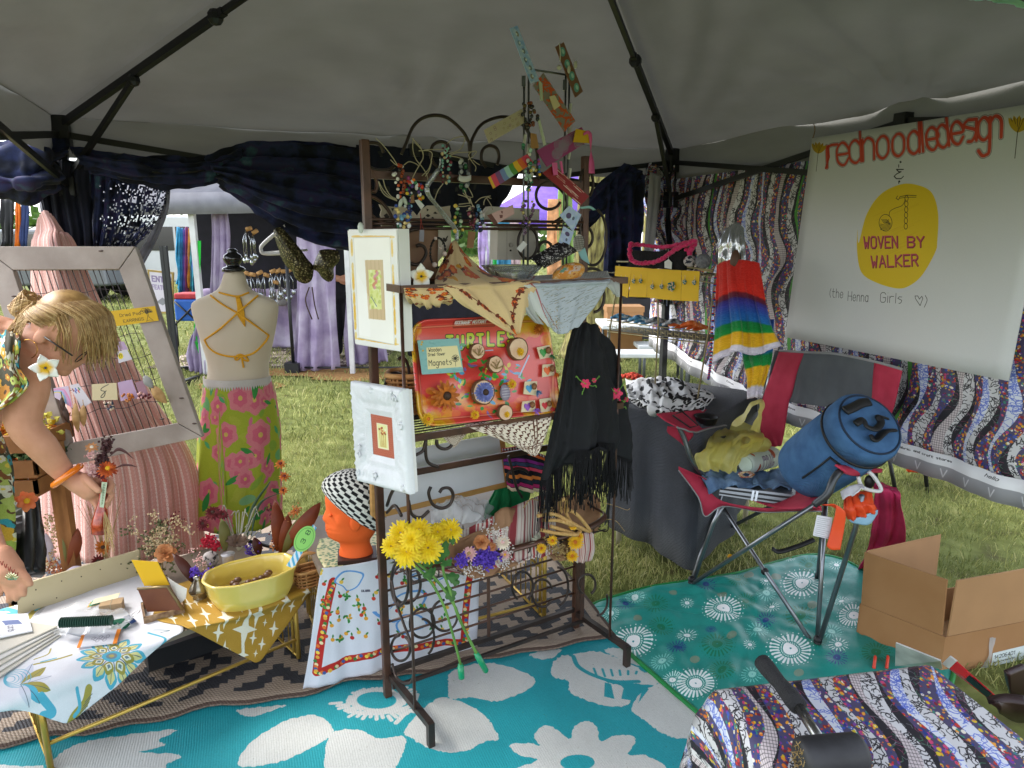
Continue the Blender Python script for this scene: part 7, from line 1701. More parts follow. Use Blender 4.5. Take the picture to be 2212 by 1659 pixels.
MB().tube([h1,h2+d_*.02],.0095,12).build('shaft',mk('mallet_steel','#8a8a88',rough=.25,metal=.9),ml_)
hc=h2+d_*.042;ha=d_.cross(UP).normalized();ha=ha if ha.x>0 else-ha
MB().lathe([(.024,-.056),(.03,-.052),(.033,-.045),(.033,.045),(.03,.052),(.024,.056)],hc,28,M=rotm(ha)).build('head',mk('mallet_rubber','#1e1e20',c2='#2e2e31',rough=.55,scale=18,bump=.25,bscale=60),ml_)
g=MB();e0=hc-ha*.0565
for k in range(60):a,r_=ru(0,6.28),.022*rng.random()**.5;p=e0+d_*cos(a)*r_+UP*sin(a)*r_;q=p+V((ru(-1,1),ru(-1,1),ru(-1,1)))*.009-ha*.002;g.tube([p,q],.0007,3)
tag(g.build('dry_grass_smear',m_dry,ml_),None,None,kind='stuff')
def gcard(nm,pxs,z,mat,lab,cat,t=.004,zs_=None):
 c4=[gr(x,y,(zs_[i]if zs_ else z))for i,(x,y)in enumerate(pxs)];return one(MB().card(c4,t),nm,mat,lab,cat,**_F)
gcard('magazine',[K6(395,780),K6(710,905),K6(720,960),K6(390,940)],.35,mk('glossy_page','#b5b5b2',var=.25,scale=14,rough=.25),'white glossy magazine leaning against the cardboard box','magazine',zs_=[.42,.42,.34,.3])
gcard('red_packet',[K6(775,870),K6(1090,1150),K6(1060,1180),K6(720,925)],.36,mk('red_gloss','#c41f24',rough=.25,var=.1),'red packet lying between the box and the striped table','packet',zs_=[.4,.4,.36,.36])
gcard('white_flap',[K6(775,870),K6(822,905),K6(770,960),K6(720,925)],.37,mk('white_gloss','#d9d9d6',rough=.3),'white folded corner of the red packet','packet',zs_=[.405,.405,.365,.365])
gcard('black_marker_box',[K6(905,1010),K6(1065,1140),K6(1040,1165),K6(885,1035)],.4,m_bkp,'black strip of packaging on the red packet','packet',zs_=[.41,.41,.38,.38])
m_cho=mk('chocolate_leather','#241413',c2='#351e1c',rough=.45)
c=gr(*K6(1250,1060),.5);one(MB().grid(surf([[gr(*K6(1175,985),.62),gr(*K6(1300,930),.62)],[gr(*K6(1190,1100),.56),gr(*K6(1310,1100),.56)],[gr(*K6(1215,1185),.5),gr(*K6(1320,1190),.5)]],12,14)),'leather_flap',m_cho,'dark brown upright leather flap beside the barcode label','bag',solid=.012)
one(MB().grid(surf([[gr(*K6(1060,1175),.6),gr(*K6(1180,1165),.6),gr(*K6(1310,1180),.6)],[gr(*K6(1110,1230),.58),gr(*K6(1200,1250),.56),gr(*K6(1310,1260),.56)],[gr(*K6(1150,1250),.5),gr(*K6(1230,1300),.48),gr(*K6(1310,1310),.48)]],16,14)),'leather_bag',m_cho,'dark brown leather bag lying at the right edge behind the striped table','bag',solid=.02)
for k,x in enumerate((240,330)):
 a,b=gr(*K6(x,960),.03),gr(*K6(x+10,885),.04);one(MB().tube(crom([a,a.lerp(b,.5)+UP*.02,b],5),.009,8,flat=.6),'plastic_clip',mk('red_plastic','#c23a24',rough=.35),('left' if k==0 else 'right')+' red plastic clip on the teal blanket near the striped table','clip',group='red clips on the blanket')
# ------------------ low gilt tables on the left and their cloths
m_gold=mk('gilt_tube','#a8883a',c2='#c4a450',metal=.55,rough=.32)
m_tabl=mk('grey_brown_top','#6f6355',rough=.5)
f0,f1=gr(97,1690),gr(652,1440);te=(f1-f0).normalized();tb=V((-te.y,te.x,0));T1=.3;tl=(f1-f0).length
F1P=Plane(f0-tb*.012,te,UP)
g0,g1=gr(708,1485),gr(1190,1352);ge=(g1-g0).normalized();gb_=V((-ge.y,ge.x,0));T2=.42;gl=(g1-g0).length
F2P=Plane(g0-gb_*.012,ge,UP)
def lattice_table(lab,o,e,b,L,D,z,n=5):
 t=thing('folding_table',lab,'table',o+e*L/2+b*D/2)
 MB().prism([o+UP*z,o+e*L+UP*z,o+e*L+b*D+UP*z,o+b*D+UP*z],-UP*.018).build('tabletop',m_tabl,t,**_F)
 for s_ in(.02,L-.02):
  for d_ in(.02,.055,D-.055,D-.02):p=o+e*s_+b*d_;MB().tube([p,p+UP*(z-.018)],.0085 if d_ in(.02,D-.02)else.006,8).build('leg',m_gold,t)
  for q in(.03,z*.55,z-.05):MB().tube([o+e*s_+b*.02+UP*q,o+e*s_+b*(D-.02)+UP*q],.005,6).build('rung',m_gold,t)
  for k in range(8):p=o+e*s_+b*(.09+(D-.18)*k/7);MB().tube([p+UP*.03,p+UP*(z-.02)],.0026,5).build('lattice_rod',m_gold,t)
  for d_ in(.02,D-.02):MB().ball(o+e*s_+b*d_+UP*.012,.012,8).build('foot',m_gold,t)
 for d_ in(.02,D-.02):MB().tube([o+e*.02+b*d_+UP*.1,o+e*(L-.02)+b*d_+UP*.1],.0065,8).build('stretcher',m_gold,t)
lattice_table('low folding table with gilt lattice legs at the left under white and mustard cloths',f0,te,tb,tl+.02,.55,T1)
lattice_table('low folding table with gilt lattice legs behind the rack',g0,ge,gb_,gl,.5,T2)
def tsurf(rows,nu,nv,z,pl,**k):
 return surf([[gr(x,y,z)if not h else pl.off(.004+.004*h).at(x,y)for x,y,h in r]for r in rows],nu,nv,**k)
def cloth_canvas(pxs,res,bg,tilt=38):
 c,f,_=plane_canvas(Plane(f0+UP*T1,te,tb*cos(R(tilt))+UP*sin(R(tilt))),pxs,res,bg);return c,lambda P:[f(p)for r in P for p in r]
cl,cuv=cloth_canvas([(-60,1500),(400,1350),(300,1230),(0,1280),(145,1570),(-150,1400)],900,'#d6d7dc')
W3p=lambda x,y:(.3707*x,1044+.3707*y)
tq,ol,gy,dk='#4fa5bd','#9a9040','#6a8088','#4a5560'
cx,cy=W3p(650,1010)
def sq(r,a):return(cx+r*.3707*1.*cos(a),cy+r*.3707*.72*sin(a))
def ptl(a,r0,r1,w_,c):
 cl.blob([sq(r0,a),sq((r0+r1)/2,a-w_),sq(r1*.9,a-w_*.5),sq(r1,a),sq(r1*.9,a+w_*.5),sq((r0+r1)/2,a+w_)],c,k=4)
for k in range(12):
 a=2*PI*k/12;ptl(a,90,205,.25,tq);ptl(a,95,180,.17,'#cfc98a');cl.line([sq(100,a),sq(172,a)],2,dk)
for k in range(8):a=2*PI*k/8+.2;ptl(a,55,135,.34,ol);ptl(a,65,115,.22,'#d9dcc8');ptl(a,75,105,.13,gy)
for k in range(8):a=2*PI*(k+.5)/8+.2;cl.line([sq(55,a),sq(105,a)],3,dk)
cl.poly([sq(56,2*PI*i/24)for i in range(24)],tq);cl.poly([sq(32,2*PI*i/24)for i in range(24)],gy);cl.poly([sq(16,2*PI*i/20)for i in range(20)],'#a59a5a')
b0=W3p(120,1170)
for k,(c,l)in enumerate((('#bfc4d2',190),(ol,200),('#c9ccd6',190),(ol,180),(tq,150),('#c3c7d2',130))):cl.petal(b0[0],b0[1],R(-68+27*k),l*.3707,24,c);cl.line([b0,(b0[0]+l*.36*cos(R(-68+27*k)),b0[1]+l*.36*sin(R(-68+27*k)))],2,dk)
for k in range(5):cl.ring(*W3p(60+10*k,1110),10+5*k,2.5,tq)
for q,c,w_ in(([(390,1390),(430,1300),(500,1230),(520,1170)],ol,26),([(450,1180),(470,1250),(440,1290)],tq,12),([(240,1240),(310,1290),(250,1310)],tq,26),([(870,850),(960,920),(910,980)],tq,10),([(420,960),(300,990),(200,1005)],ol,9),([(330,970),(240,990)],tq,6),([(200,740),(230,770),(310,775)],ol,9),([(440,690),(520,640),(600,630)],ol,7),([(200,960),(280,930),(300,880)],ol,6),([(900,830),(990,850),(940,860)],gy,5)):cl.line([W3p(*p)for p in q],w_,c,smooth=6)
for k in range(10):cl.line([W3p(420+9*k,1370-16*k),W3p(470+8*k,1340-17*k)],2,dk)
cl.grain(.012)
m_wfl=mk('white_floral_cloth',img=cl.image('white_floral_print'),rough=.7,var=.05,weave=.1,bscale=300)
rows=[[(-50,1330,0),(60,1300,0),(180,1262,0),(300,1230,0)],[(-80,1395,0),(80,1370,0),(240,1335,0),(360,1310,0)],[(-120,1500,0),(60,1455,0),(230,1408,0),(396,1356,0)],[(-60,1540,1),(75,1490,1),(220,1440,1),(370,1378,1)],[(40,1535,1),(105,1530,1.5),(220,1470,1.5),(330,1408,1)],[(125,1556,1),(146,1561,1.5),(180,1538,1.5),(250,1484,1)]]
P=tsurf(rows,54,60,T1+.006,F1P,crump=.003)
one(MB().grid(P,uv=cuv(P)),'table_cloth',m_wfl,'white cotton cloth printed with turquoise and olive flowers on the left table','tablecloth',solid=.002)
cl,cuv=cloth_canvas([(330,1230),(690,1200),(660,1300),(550,1435),(390,1380)],700,'#a5802a',64)
for x,y,r in((1430,850,130),(1640,690,60),(1270,870,60),(1300,785,70),(1490,765,80),(1130,800,50),(1195,825,30),(1210,760,50),(1590,745,40),(1700,715,40),(1760,640,50),(1490,900,44),(1550,935,44),(1610,845,50),(1550,810,26),(1370,800,24),(1440,1000,70),(1320,960,50),(1160,690,40),(1230,600,50),(1100,740,36),(1520,990,26),(1360,985,24),(1260,700,26),(1390,720,40),(840,740,60),(780,780,50),(1040,780,44),(1580,560,50),(1680,600,36),(1200,680,30)):
 X,Y=W3p(x,y);s_=r*.3707;cl.poly([(X,Y-s_),(X+s_*.16,Y-s_*.16),(X+s_*.6,Y),(X+s_*.16,Y+s_*.16),(X,Y+s_),(X-s_*.16,Y+s_*.16),(X-s_*.6,Y),(X-s_*.16,Y-s_*.16)],'#dcd8c6')
cl.grain(.02);m_mus=mk('mustard_star_cloth',img=cl.image('star_print'),rough=.75,var=.08,weave=.2,bscale=220)
rows=[[(385,1262,0),(470,1235,0),(560,1215,0),(660,1200,0)],[(330,1330,0),(440,1292,0),(560,1265,0),(672,1240,0)],[(395,1352,0),(470,1340,0),(565,1312,0),(672,1272,0)],[(412,1360,1),(480,1352,1),(570,1332,1.5),(662,1290,1)],[(470,1390,1),(510,1392,1.5),(570,1380,1.5),(630,1336,1)],[(540,1426,1),(552,1431,1.3),(566,1424,1.3),(588,1392,1)]]
P=tsurf(rows,44,54,T1+.01,F1P,crump=.003)
one(MB().grid(P,uv=cuv(P)),'table_cloth',m_mus,'mustard cloth with white four pointed stars under the yellow dish','tablecloth',solid=.002)
tq_=[(690,1232),(1037,1180),(1030,1411),(655,1490)]
cl,uvf,bd=plane_canvas(F2P,[(640,1225),(1050,1150),(1050,1420),(650,1500)],760,'#d3d5de')
W4q=lambda x,y:(734+.3707*x,1044+.3707*y)
for wd,c in((30,'#b3261f'),):
 cl.line([W3p(1935,560),W3p(1905,690),W3p(1870,880),W3p(1842,1090),W4q(60,1010),W4q(260,960),W4q(520,920),W4q(705,900),W4q(715,740),W4q(735,560),W4q(750,500)],wd,c)
path=crom([(p[0],p[1],0)for p in[W3p(1935,560),W3p(1905,690),W3p(1870,880),W3p(1842,1090),W4q(60,1010),W4q(260,960),W4q(520,920),W4q(705,900),W4q(715,740),W4q(735,560)]],12)
for k,p in enumerate(path):cl.ell(p.x+ru(-3,3),p.y+ru(-3,3),4,3.6,['#d9a03a','#3a7a3a','#e0d0a0','#d9702a','#3a5a9a','#e8c84a'][k%6])
for q in([(20,500),(130,510),(120,560),(90,600),(40,620),(10,590),(-40,560)],[(300,800),(360,760),(430,740),(500,640),(450,600),(330,640),(280,720),(180,735)],[(350,870),(420,840),(500,800),(430,740),(320,800)],[(400,520),(520,560),(600,530),(560,480)]):
 P_=[W4q(*p)for p in q];cl.blob(P_,'#5f95d0');c_=np.mean(P_,0);cl.blob([c_+(np.array(p)-c_)*.86 for p in P_],'#d8dadf')
for k in range(46):
 x,y=W4q(ru(-120,640),ru(500,900));cl.ell(x,y,4.4,4,rc_(['#d9992a','#c9402a','#e0b84a','#b52a2a']));cl.petal(x,y-3,ru(-2.6,-.4),9,4,'#3a7a34')
for q in((0,900),(100,700),(40,770),(30,640),(590,780),(370,560),(480,700),(-100,700),(520,820)):
 x,y=W4q(*q)
 for k in range(7):cl.petal(x+ru(-5,5),y+ru(-7,7),ru(0,6),9,5,rc_(['#2f7a34','#4a9a44','#2f7a34','#c9952a']))
cl.text('CALABRIA',*W4q(120,620),4,2,'#4a4a5a',dx=(1,-.05),sp=.7);cl.text('SICILIA',*W4q(335,708),3,2,'#5a5a6a',dx=(1,-.1),sp=.7)
cl.grain(.012)
P=surf([[F2P.off(.01+.004*k).at(x,y)for k,(x,y)in enumerate(r)]for r in([(694,1228),(760,1220),(860,1200),(960,1186),(1038,1172)],[(684,1290),(756,1276),(856,1258),(950,1242),(1036,1228)],[(670,1400),(750,1374),(850,1350),(940,1336),(1034,1322)],[(655,1490),(745,1470),(846,1444),(935,1428),(1030,1411)])],44,34,.006,4,3)
one(MB().grid(P,uv=[uvf(p)for r in P for p in r]),'souvenir_towel',mk('map_towel',img=cl.image('map_print'),rough=.8,var=.06,transl=.1),'white printed towel with islands, fruit and a red border hanging behind the rack','towel',solid=.002)
P=surf([[gr(x,y,T2+.004)for x,y in r]for r in([(690,1165),(780,1150),(860,1150)],[(684,1195),(770,1190),(860,1185)],[(700,1226),(780,1222),(860,1215)])],24,14,crump=.004)
one(MB().grid(P),'scale_cloth',mk('scale_print',ramp=[(0.,'#2f5a44'),(.3,'#5f7a5a'),(.42,'#7a8a5a'),(.5,'#b9b48a')],scale=30,voro=70,rough=.5),'green snakeskin patterned cloth under the orange head','cloth',solid=.003)
def headmesh(g,o,fx,side,rows,mi=0,n=36,nose=None):
 """rows: (z, front, back, halfwidth); fx forward axis"""
 P=[]
 for z,fr_,bk,hw in rows:
  row=[]
  for i in range(n+1):
   a=2*PI*i/n;c_,s_=cos(a),sin(a);m_=(fr_+bk)/2;h=(fr_-bk)/2
   x=m_+h*c_;y=hw*s_*(1-.3*max(0,c_)**2)
   if nose:y,x=nose(z,a,x,y,fr_)
   row.append(V(o)+V(fx)*x+V(side)*y+UP*z)
  P.append(row)
 g.grid(P,mi=mi);return P
hb=gr(768,1205,T2+.004);s1=dep(hb)/FX
fo=thing('foam_head','orange foam mannequin head on a dark wooden base wearing a knitted hat','mannequin head',hb)
hx,hs=V((-.97,-.22,0)).normalized(),V((-.22,.97,0)).normalized()
pz=lambda y:(1205-y)*s1*1.06;pf_=lambda x:(768-x)*s1
prow=[(1200,735,806,.04),(1188,733,806,.04),(1178,738,800,.036),(1166,737,800,.036),(1160,722,806,.046),(1152,712,812,.055),(1143,711,816,.06),(1138,708,818,.062),(1134,710.5,819,.063),(1130,708,820,.064),(1124,711,822,.066),(1119,706,823,.067),(1114,703.5,824,.068),(1108,706.5,824,.069),(1100,710.5,825,.071),(1094,713,826,.072),(1086,712,826,.073),(1074,711,826,.074),(1060,714,824,.073),(1045,724,818,.064),(1032,742,806,.044),(1027,762,780,.012)]
def nose_(z,a,x,y,fr_):
 c_=cos(a)
 if c_>.55 and pz(1122)<z<pz(1098):x-=(1-max(0,(c_-.93)/.07))*(fr_-pf_(712))*.9 if fr_>pf_(712)else 0
 if pz(1104)<z<pz(1092)and.55<c_<.9:x-=.007*sin(PI*(c_-.55)/.35)
 return y,x
m_of=mk('orange_foam','#df5a1a',c2='#e8662a',rough=.75,bump=.2,bscale=220)
g=MB();headmesh(g,hb,hx,hs,[(pz(y),pf_(a),pf_(b),w_)for y,a,b,w_ in prow],nose=nose_);g.build('head',m_of,fo,sub=1)
for s_ in(-1,1):
 e_=hb+hx*(pf_(712)-.016)+hs*s_*.03+UP*pz(1101);MB().ball(e_,(.007,.011,.006),10,M=Matrix((hx,hs,UP)).transposed()).build('eye',m_of,fo)
 MB().ball(hb+hx*pf_(772)+hs*s_*.072+UP*pz(1112),(.018,.008,.03),10,M=Matrix((hx,hs,UP)).transposed()).build('ear',m_of,fo)
MB().ball(hb+hx*(pf_(711)-.003)+UP*pz(1134),(.006,.02,.005),10,M=Matrix((hx,hs,UP)).transposed()).build('lips',m_of,fo)
MB().box(hb+hx*pf_(772)+UP*.008,(.13,.1,.018),M=Matrix((hx,hs,UP)).transposed()).build('base',mk('dark_wood','#3a241c',rough=.5),fo,**_F)
cv=Cv(384,160,'#d9d8d2')
for k in range(32):
 for j in range(14):
  if(k+j)%2:cv.poly([(12*k,11*j),(12*k+13,11*j+4),(12*k+11,11*j+12),(12*k-2,11*j+8)],'#17171a')
cv.grain(.05)
ht=thing('knit_hat','slouchy black and white knitted hat on the orange head','hat',hb+UP*pz(1100))
hp=[];hc_=[(1054,712,1148,822),(1048,709,1136,832),(1040,710,1108,838),(1030,720,1078,838),(1023,738,1050,830),(1019,756,1032,812),(1017,775,1022,788)]
for yf,xf,yb,xb in hc_:
 row=[]
 for i in range(49):
  a=2*PI*i/48;c_,s_=cos(a),sin(a);x=(pf_(xf)+pf_(xb))/2+(pf_(xf)-pf_(xb))/2*c_;z=(pz(yf)+pz(yb))/2+(pz(yf)-pz(yb))/2*c_
  w_=.083*min(1,(pf_(xf)-pf_(xb))/.19);row.append(hb+hx*(x+.002)+hs*w_*s_+UP*z)
 hp.append(row)
MB().grid(hp).build('hat_body',mk('hat_knit',img=cv.image('hat_print'),rough=.95,bump=.9,bscale=160),ht,solid=.008,sub=1)
# ------------------ things lying on the left table
m_crm=mk('cream_paint','#b8ab86',c2='#c4b894',rough=.55,scale=4)
c4=[gr(38,1334,T1),gr(300,1246,T1)];up_=UP*.1+V((0,.02,0));b_=V((0,.012,0))
pgb=thing('peg_board','long cream painted board with small holes standing at the back of the left table','board',(c4[0]+c4[1])/2)
MB().prism([c4[0],c4[1],c4[1]+up_*.95,c4[0]+up_],b_).build('board',m_crm,pgb,**_F)
for u,v_ in[(.14,.7),(.34,.72),(.5,.66),(.66,.7),(.84,.66),(.12,.25),(.3,.22)]:MB().ball(c4[0].lerp(c4[1],u)+up_*v_-V((0,.001,0)),.0022,6).build('peg_hole',m_hole,pgb)
on1=lambda x,y,h=.012:gr(x,y,T1+h)
def flat(nm,px,mat,lab,cat,h=.014,t=.003,group=None):return one(MB().prism([on1(x,y,h)for x,y in px],-UP*t,uv=[(0,0),(0,1),(1,1),(1,0)]if len(px)==4 else None),nm,mat,lab,cat,group,**_F)
m_pap=mk('off_white_paper','#cbc8c0',var=.05);
for k in range(5):
 ox=7*k;flat('envelope',[(-60,1390-9*k),(-10+ox,1338),(132-2*k,1372-5*k),(-30,1480-14*k)],mk('envelope_%d'%(k%2),('#c9c4b6','#d4d2cc')[k%2],var=.04),['bottom','lower','middle','upper','top'][k]+' sheet of the pile of cards and envelopes at the left edge','envelope',.014+.006*k,.004,'pile of cards and envelopes')
flat('printed_sheet',[(-60,1330),(60,1325),(70,1362),(-60,1390)],printed('photo_sheet',200,100,'#d4d6da',lambda c:(c.poly([(70,20),(120,14),(124,44),(74,50)],'#5a6a9a'),c.poly([(40,60),(84,56),(88,84),(44,88)],'#8a9a6a'),c.text('cards',130,40,12,2,'#555566'))),'white printed sheet with small photos on top of the envelopes','paper',.046)
P=surf([[on1(x,y,.02)for x,y in((130,1315),(200,1300),(262,1318))],[on1(x,y,.036)for x,y in((120,1345),(200,1335),(290,1330))],[on1(x,y,.02)for x,y in((118,1375),(180,1372),(262,1362))]],26,18,.004,3,2,crump=.014)
one(MB().grid(P),'plastic_bag',m_plas,'clear plastic bag with fittings on the white floral cloth','plastic bag')
g=MB();a,b=on1(132,1345,.06),on1(240,1340,.06)
for k in range(22):p=a.lerp(b,k/21);g.lathe([(.014,-.0018),(.0165,0),(.014,.0018)],p,12,M=rotm(b-a))
one(g,'wire_spool',mk('green_wire','#16382f',c2='#20503f',rough=.4),'dark green coil of floral wire lying on the white cloth','spool')
for k,(x,y)in enumerate(((250,1352),(268,1348),(283,1338))):
 p=on1(x,y,.02);t=thing('binder_clip',['dark green binder clip nearest the orange edged card','middle dark green binder clip beside the wire coil','dark blue binder clip at the right of the wire coil'][k],'binder clip',p,'binder clips on the left table');M=Matrix.Rotation(.5+k,3,'Z')
 MB().prism([p+M@V(q)for q in((-.012,-.012,-.008),(.012,-.012,-.008),(.012,0,.012),(-.012,0,.012))],M@V((0,.018,0))).build('body',mk('clip_green' if k<2 else 'clip_blue','#0f5a44' if k<2 else '#1f3a6a',rough=.3),t,**_F)
 MB().tube(crom([p+M@V(q)for q in((-.006,-.004,.01),(-.008,-.02,.016),(0,-.03,.018),(.008,-.02,.016),(.006,-.004,.01))],4),.0012,5).build('wire_handle',m_slv,t)
flat('hook_package',[(166,1398),(176,1372),(262,1356),(252,1388)],printed('hook_card',200,90,'#c9cad2',lambda c:(c.poly([(0,0),(18,0),(18,90),(0,90)],'#e0801c'),c.poly([(180,0),(200,0),(200,90),(180,90)],'#e0801c'),[c.ring(70+12*k,45+9*(k%3),9,3,'#8a8a96')for k in range(7)])),'orange edged package of small hooks on the white cloth','package',.016)
flat('label_sheet',[(120,1360),(180,1345),(236,1352),(200,1376)],printed('label_sheet',160,80,'#cbccd2',lambda c:[c.line([(20,14+9*k),(130,14+9*k)],2,'#8a8a96')for k in range(6)]),'white printed label sheet under the wire coil','paper',.014)
bxp=thing('kraft_packet','small kraft paper packet tied with string and coloured cards on the left table','packet',on1(240,1322));M=Matrix.Rotation(R(20),3,'Z')
MB().box(on1(242,1312,.022),(.065,.04,.04),M=M).build('packet',mk('kraft_light','#a58a68',rough=.8),bxp,**_F);MB().tube([on1(242,1312,.022)+M@V(q)for q in((0,-.0205,-.02),(0,-.0205,.0205),(0,.02,.0205))],.001,4).build('string',m_tw,bxp)
for k,c in enumerate(('#c9a04a','#4aa58a','#d9d0b0')):MB().prism([on1(x+4*k,y-3*k,.035+.004*k)for x,y in((188,1312),(196,1300),(252,1286),(246,1298))],-UP*.001).build('colour_card',mk('cc'+c[1:],c),bxp,**_F)
bo=on1(352,1345,0.);lb=thing('card_box','small rustic box with brown leather lid holding a yellow card and white tags','box',bo)
q=[on1(x,y,.001)for x,y in((312,1352),(400,1330),(392,1300),(306,1318))]
for i in range(4):a,b=q[i],q[(i+1)%4];MB().prism([a,b,b+UP*.028,a+UP*.028],(UP.cross(b-a)).normalized()*.006).build('side',mk('rustic_wood','#5a4030',c2='#9a8060',scale=50,rough=.8),lb,**_F)
m_lth=mk('brown_leather','#5f3018',c2='#72401f',rough=.45);k_=dep(bo)/FX
def bil(px,d_=0):return[EYE+ray(x,y)*(dep(bo)+d_)for x,y in px]
MB().card(bil([(297,1272),(362,1267),(395,1318),(318,1322)],.02),.012).build('leather_lid',m_lth,lb,**_F)
MB().tube(bil([(297,1272),(362,1267),(395,1318)],.012),.0045,6).build('brass_edge',mk('old_brass','#7a6a4a',metal=.6,rough=.35),lb)
MB().card(bil([(284,1210),(340,1214),(366,1264),(312,1266)],.06),.003).build('yellow_card',m_yc,lb,**_F)
for k in range(4):MB().card(bil([(362+5*k,1247+4*k),(386+6*k,1266+2*k),(392+3*k,1302-3*k),(386,1306)],.05-.006*k),.002).build('white_tag',m_pap,lb,**_F)
def vase(nm,lab,c,prof,mat):
 t=thing(nm,lab,'vase',c);MB().lathe(prof,c,28).build('body',mat,t);return t
m_pew=mk('pewter','#8a8478',c2='#a59f92',metal=.9,rough=.25,scale=20)
vc=on1(432,1296,.002);sv=vase('bud_vase','small pewter bud vase with purple flowers and a long brown leaf',vc,[(.024,0),(.026,.006),(.018,.014),(.03,.03),(.033,.04),(.022,.06),(.012,.078),(.014,.09)],m_pew)
def ap(x,y,c,d_=0):return EYE+ray(x,y)*(dep(c)+d_)
m_brl=mk('brown_leaf','#3a1c16',c2='#54281c',rough=.5);m_cop=mk('copper_leaf','#6a2c16',c2='#8a4526',rough=.55);m_oll=mk('olive_leaf','#5a5a2a',c2='#7a7a48',rough=.6);m_mar=mk('maroon_petals','#4a1218',c2='#74242a',scale=60,rough=.8);m_pch=mk('peach_petals','#b8703a',c2='#d09a6a',scale=30,rough=.7);m_dgr=mk('dried_green','#4a5030',c2='#6a7048',rough=.8);m_gyp=mk('cream_gyp','#b9a27a',c2='#d6c6a2',scale=80,rough=.8);m_crim=mk('crimson_fluff','#a8122c',c2='#c42a44',rough=.9)
def bleaf(pts,w_,mat,t,c,d_=0,nm='leaf'):
 g=MB();leaf(g,ap(*pts[0],c,d_),ap(*pts[1],c,d_-.01),w_*dep(c)/FX,(EYE-c).normalized()+V((.3,0,.2)),bend=.12);g.build(nm,mat,t,smooth=True,solid=.001)
bleaf([(418,1258),(372,1195)],22,m_brl,sv,vc);fluff('purple_statice',[ap(x,y,vc,-.01)for x,y in((418,1240),(425,1246),(440,1244),(452,1236),(420,1232))],160,.007,m_pur,sv,.003);fluff('dried_sprig',[ap(x,y,vc)for x,y in((430,1205),(422,1215),(440,1220),(415,1190))],60,.007,m_pk,sv,.0022)
for k in range(9):a=ru(-.4,1.2);MB().tube([ap(432,1254,vc),ap(432+40*sin(a),1254-44*cos(a),vc)],.0008,3).build('stem',m_dry,sv)
tag(MB().ball(on1(424,1240,.03)+V((0,.12,0)),(.03,.022,.03),14).build('owl_ornament',mk('white_sketch',ramp=[(.4,'#2a2628'),(.46,'#b9b2b0'),(.6,'#cfc9c6')],scale=70,rough=.6)),'small white ornament with black line drawing behind the leaf','ornament')
def bq(lab,x,y,z=0.,d_=0,jar=None):
 c=gr(x,y,T1+.01);return thing('dried_bouquet',lab,'flowers',c),c
B1,c1_=bq('dried bouquet of cream sprays and a copper leaf beside the hand at the left',110,1240)
fluff('cream_spray',[ap(x,y,c1_)for x,y in[(ru(100,122),1120+11*k)for k in range(10)]],240,.01,m_gyp,B1,.0032);fluff('orange_spray',[ap(x,y,c1_)for x,y in[(ru(72,132),ru(1210,1246))for k in range(14)]],200,.012,mk('rust_bits','#a8562c',c2='#c98a5a'),B1,.0032)
bleaf([(150,1225),(168,1140)],24,m_cop,B1,c1_);bleaf([(146,1220),(138,1140)],18,m_oll,B1,c1_);bleaf([(108,1215),(98,1150)],16,mk('lilac_feather','#c4bccb',rough=.9),B1,c1_);bleaf([(135,1245),(180,1225)],20,mk('lilac_feather'),B1,c1_,-.02)
B2_,c2_=bq('tall dried grasses with two strawflowers in the middle of the left table',225,1240)
for k in range(26):a=gs_(0,.22);MB().tube(crom([ap(228,1240,c2_),ap(228+60*a,1160,c2_),ap(228+150*a+ru(-8,8),ru(1040,1110),c2_)],4),.0008,3).build('grass_stem',m_dry,B2_)
for x,y,r,mm in((222,1182,16,(m_ora,m_dk)),(212,1211,13,(m_mar,m_dk))):c=ap(x,y,c2_,-.02);strawflower('strawflower',c,vn(c),r*dep(c)/FX,mm,B2_,3,12,.32)
B3,c3_=bq('bouquet of cream gypsophila and a peach rose behind the yellow card',350,1246)
fluff('gypsophila',[ap(x,y,c3_)for x,y in[(350+gs_(0,26),1152+gs_(0,24))for k in range(30)]],420,.012,m_gyp,B3,.0032);fluff('green_sprig',[ap(x,y,c3_)for x,y in[(350+gs_(0,40),1180+gs_(0,26))for k in range(24)]],240,.012,m_dgr,B3,.004);fluff('red_tips',[ap(x,y,c3_)for x,y in((374,1118),(388,1124),(365,1130))],50,.008,m_mar,B3,.003)
c=ap(357,1196,c3_,-.03);rose('dried_rose',c,(vn(c)+UP*.6).normalized(),24*dep(c)/FX,m_pch,B3)
for k in range(8):MB().tube([ap(352,1245,c3_),ap(350+ru(-34,34),1160,c3_)],.0009,3).build('stem',m_dry,B3)
B4,c4_=bq('bouquet with maroon strawflowers, silver curls and long green blades in a white vase',492,1222)
MB().lathe([(.02,0),(.022,.05),(.025,.055)],gr(495,1226,T1+.01),20).build('white_vase',mk('white_ceramic','#c9cace',rough=.25,var=.04),B4)
for x,y,r in((460,1108,17),(438,1132,12),(482,1112,12)):c=ap(x,y,c4_,-.01);strawflower('strawflower',c,(vn(c)+UP*.5).normalized(),r*dep(c)/FX,(m_mar,m_dk),B4,4,14,.32)
fluff('crimson_fluff',[ap(x,y,c4_,-.02)for x,y in((450,1165),(460,1172),(445,1172),(466,1180))],260,.009,m_crim,B4,.0035)
bleaf([(486,1190),(478,1120)],24,m_oll,B4,c4_,-.02)
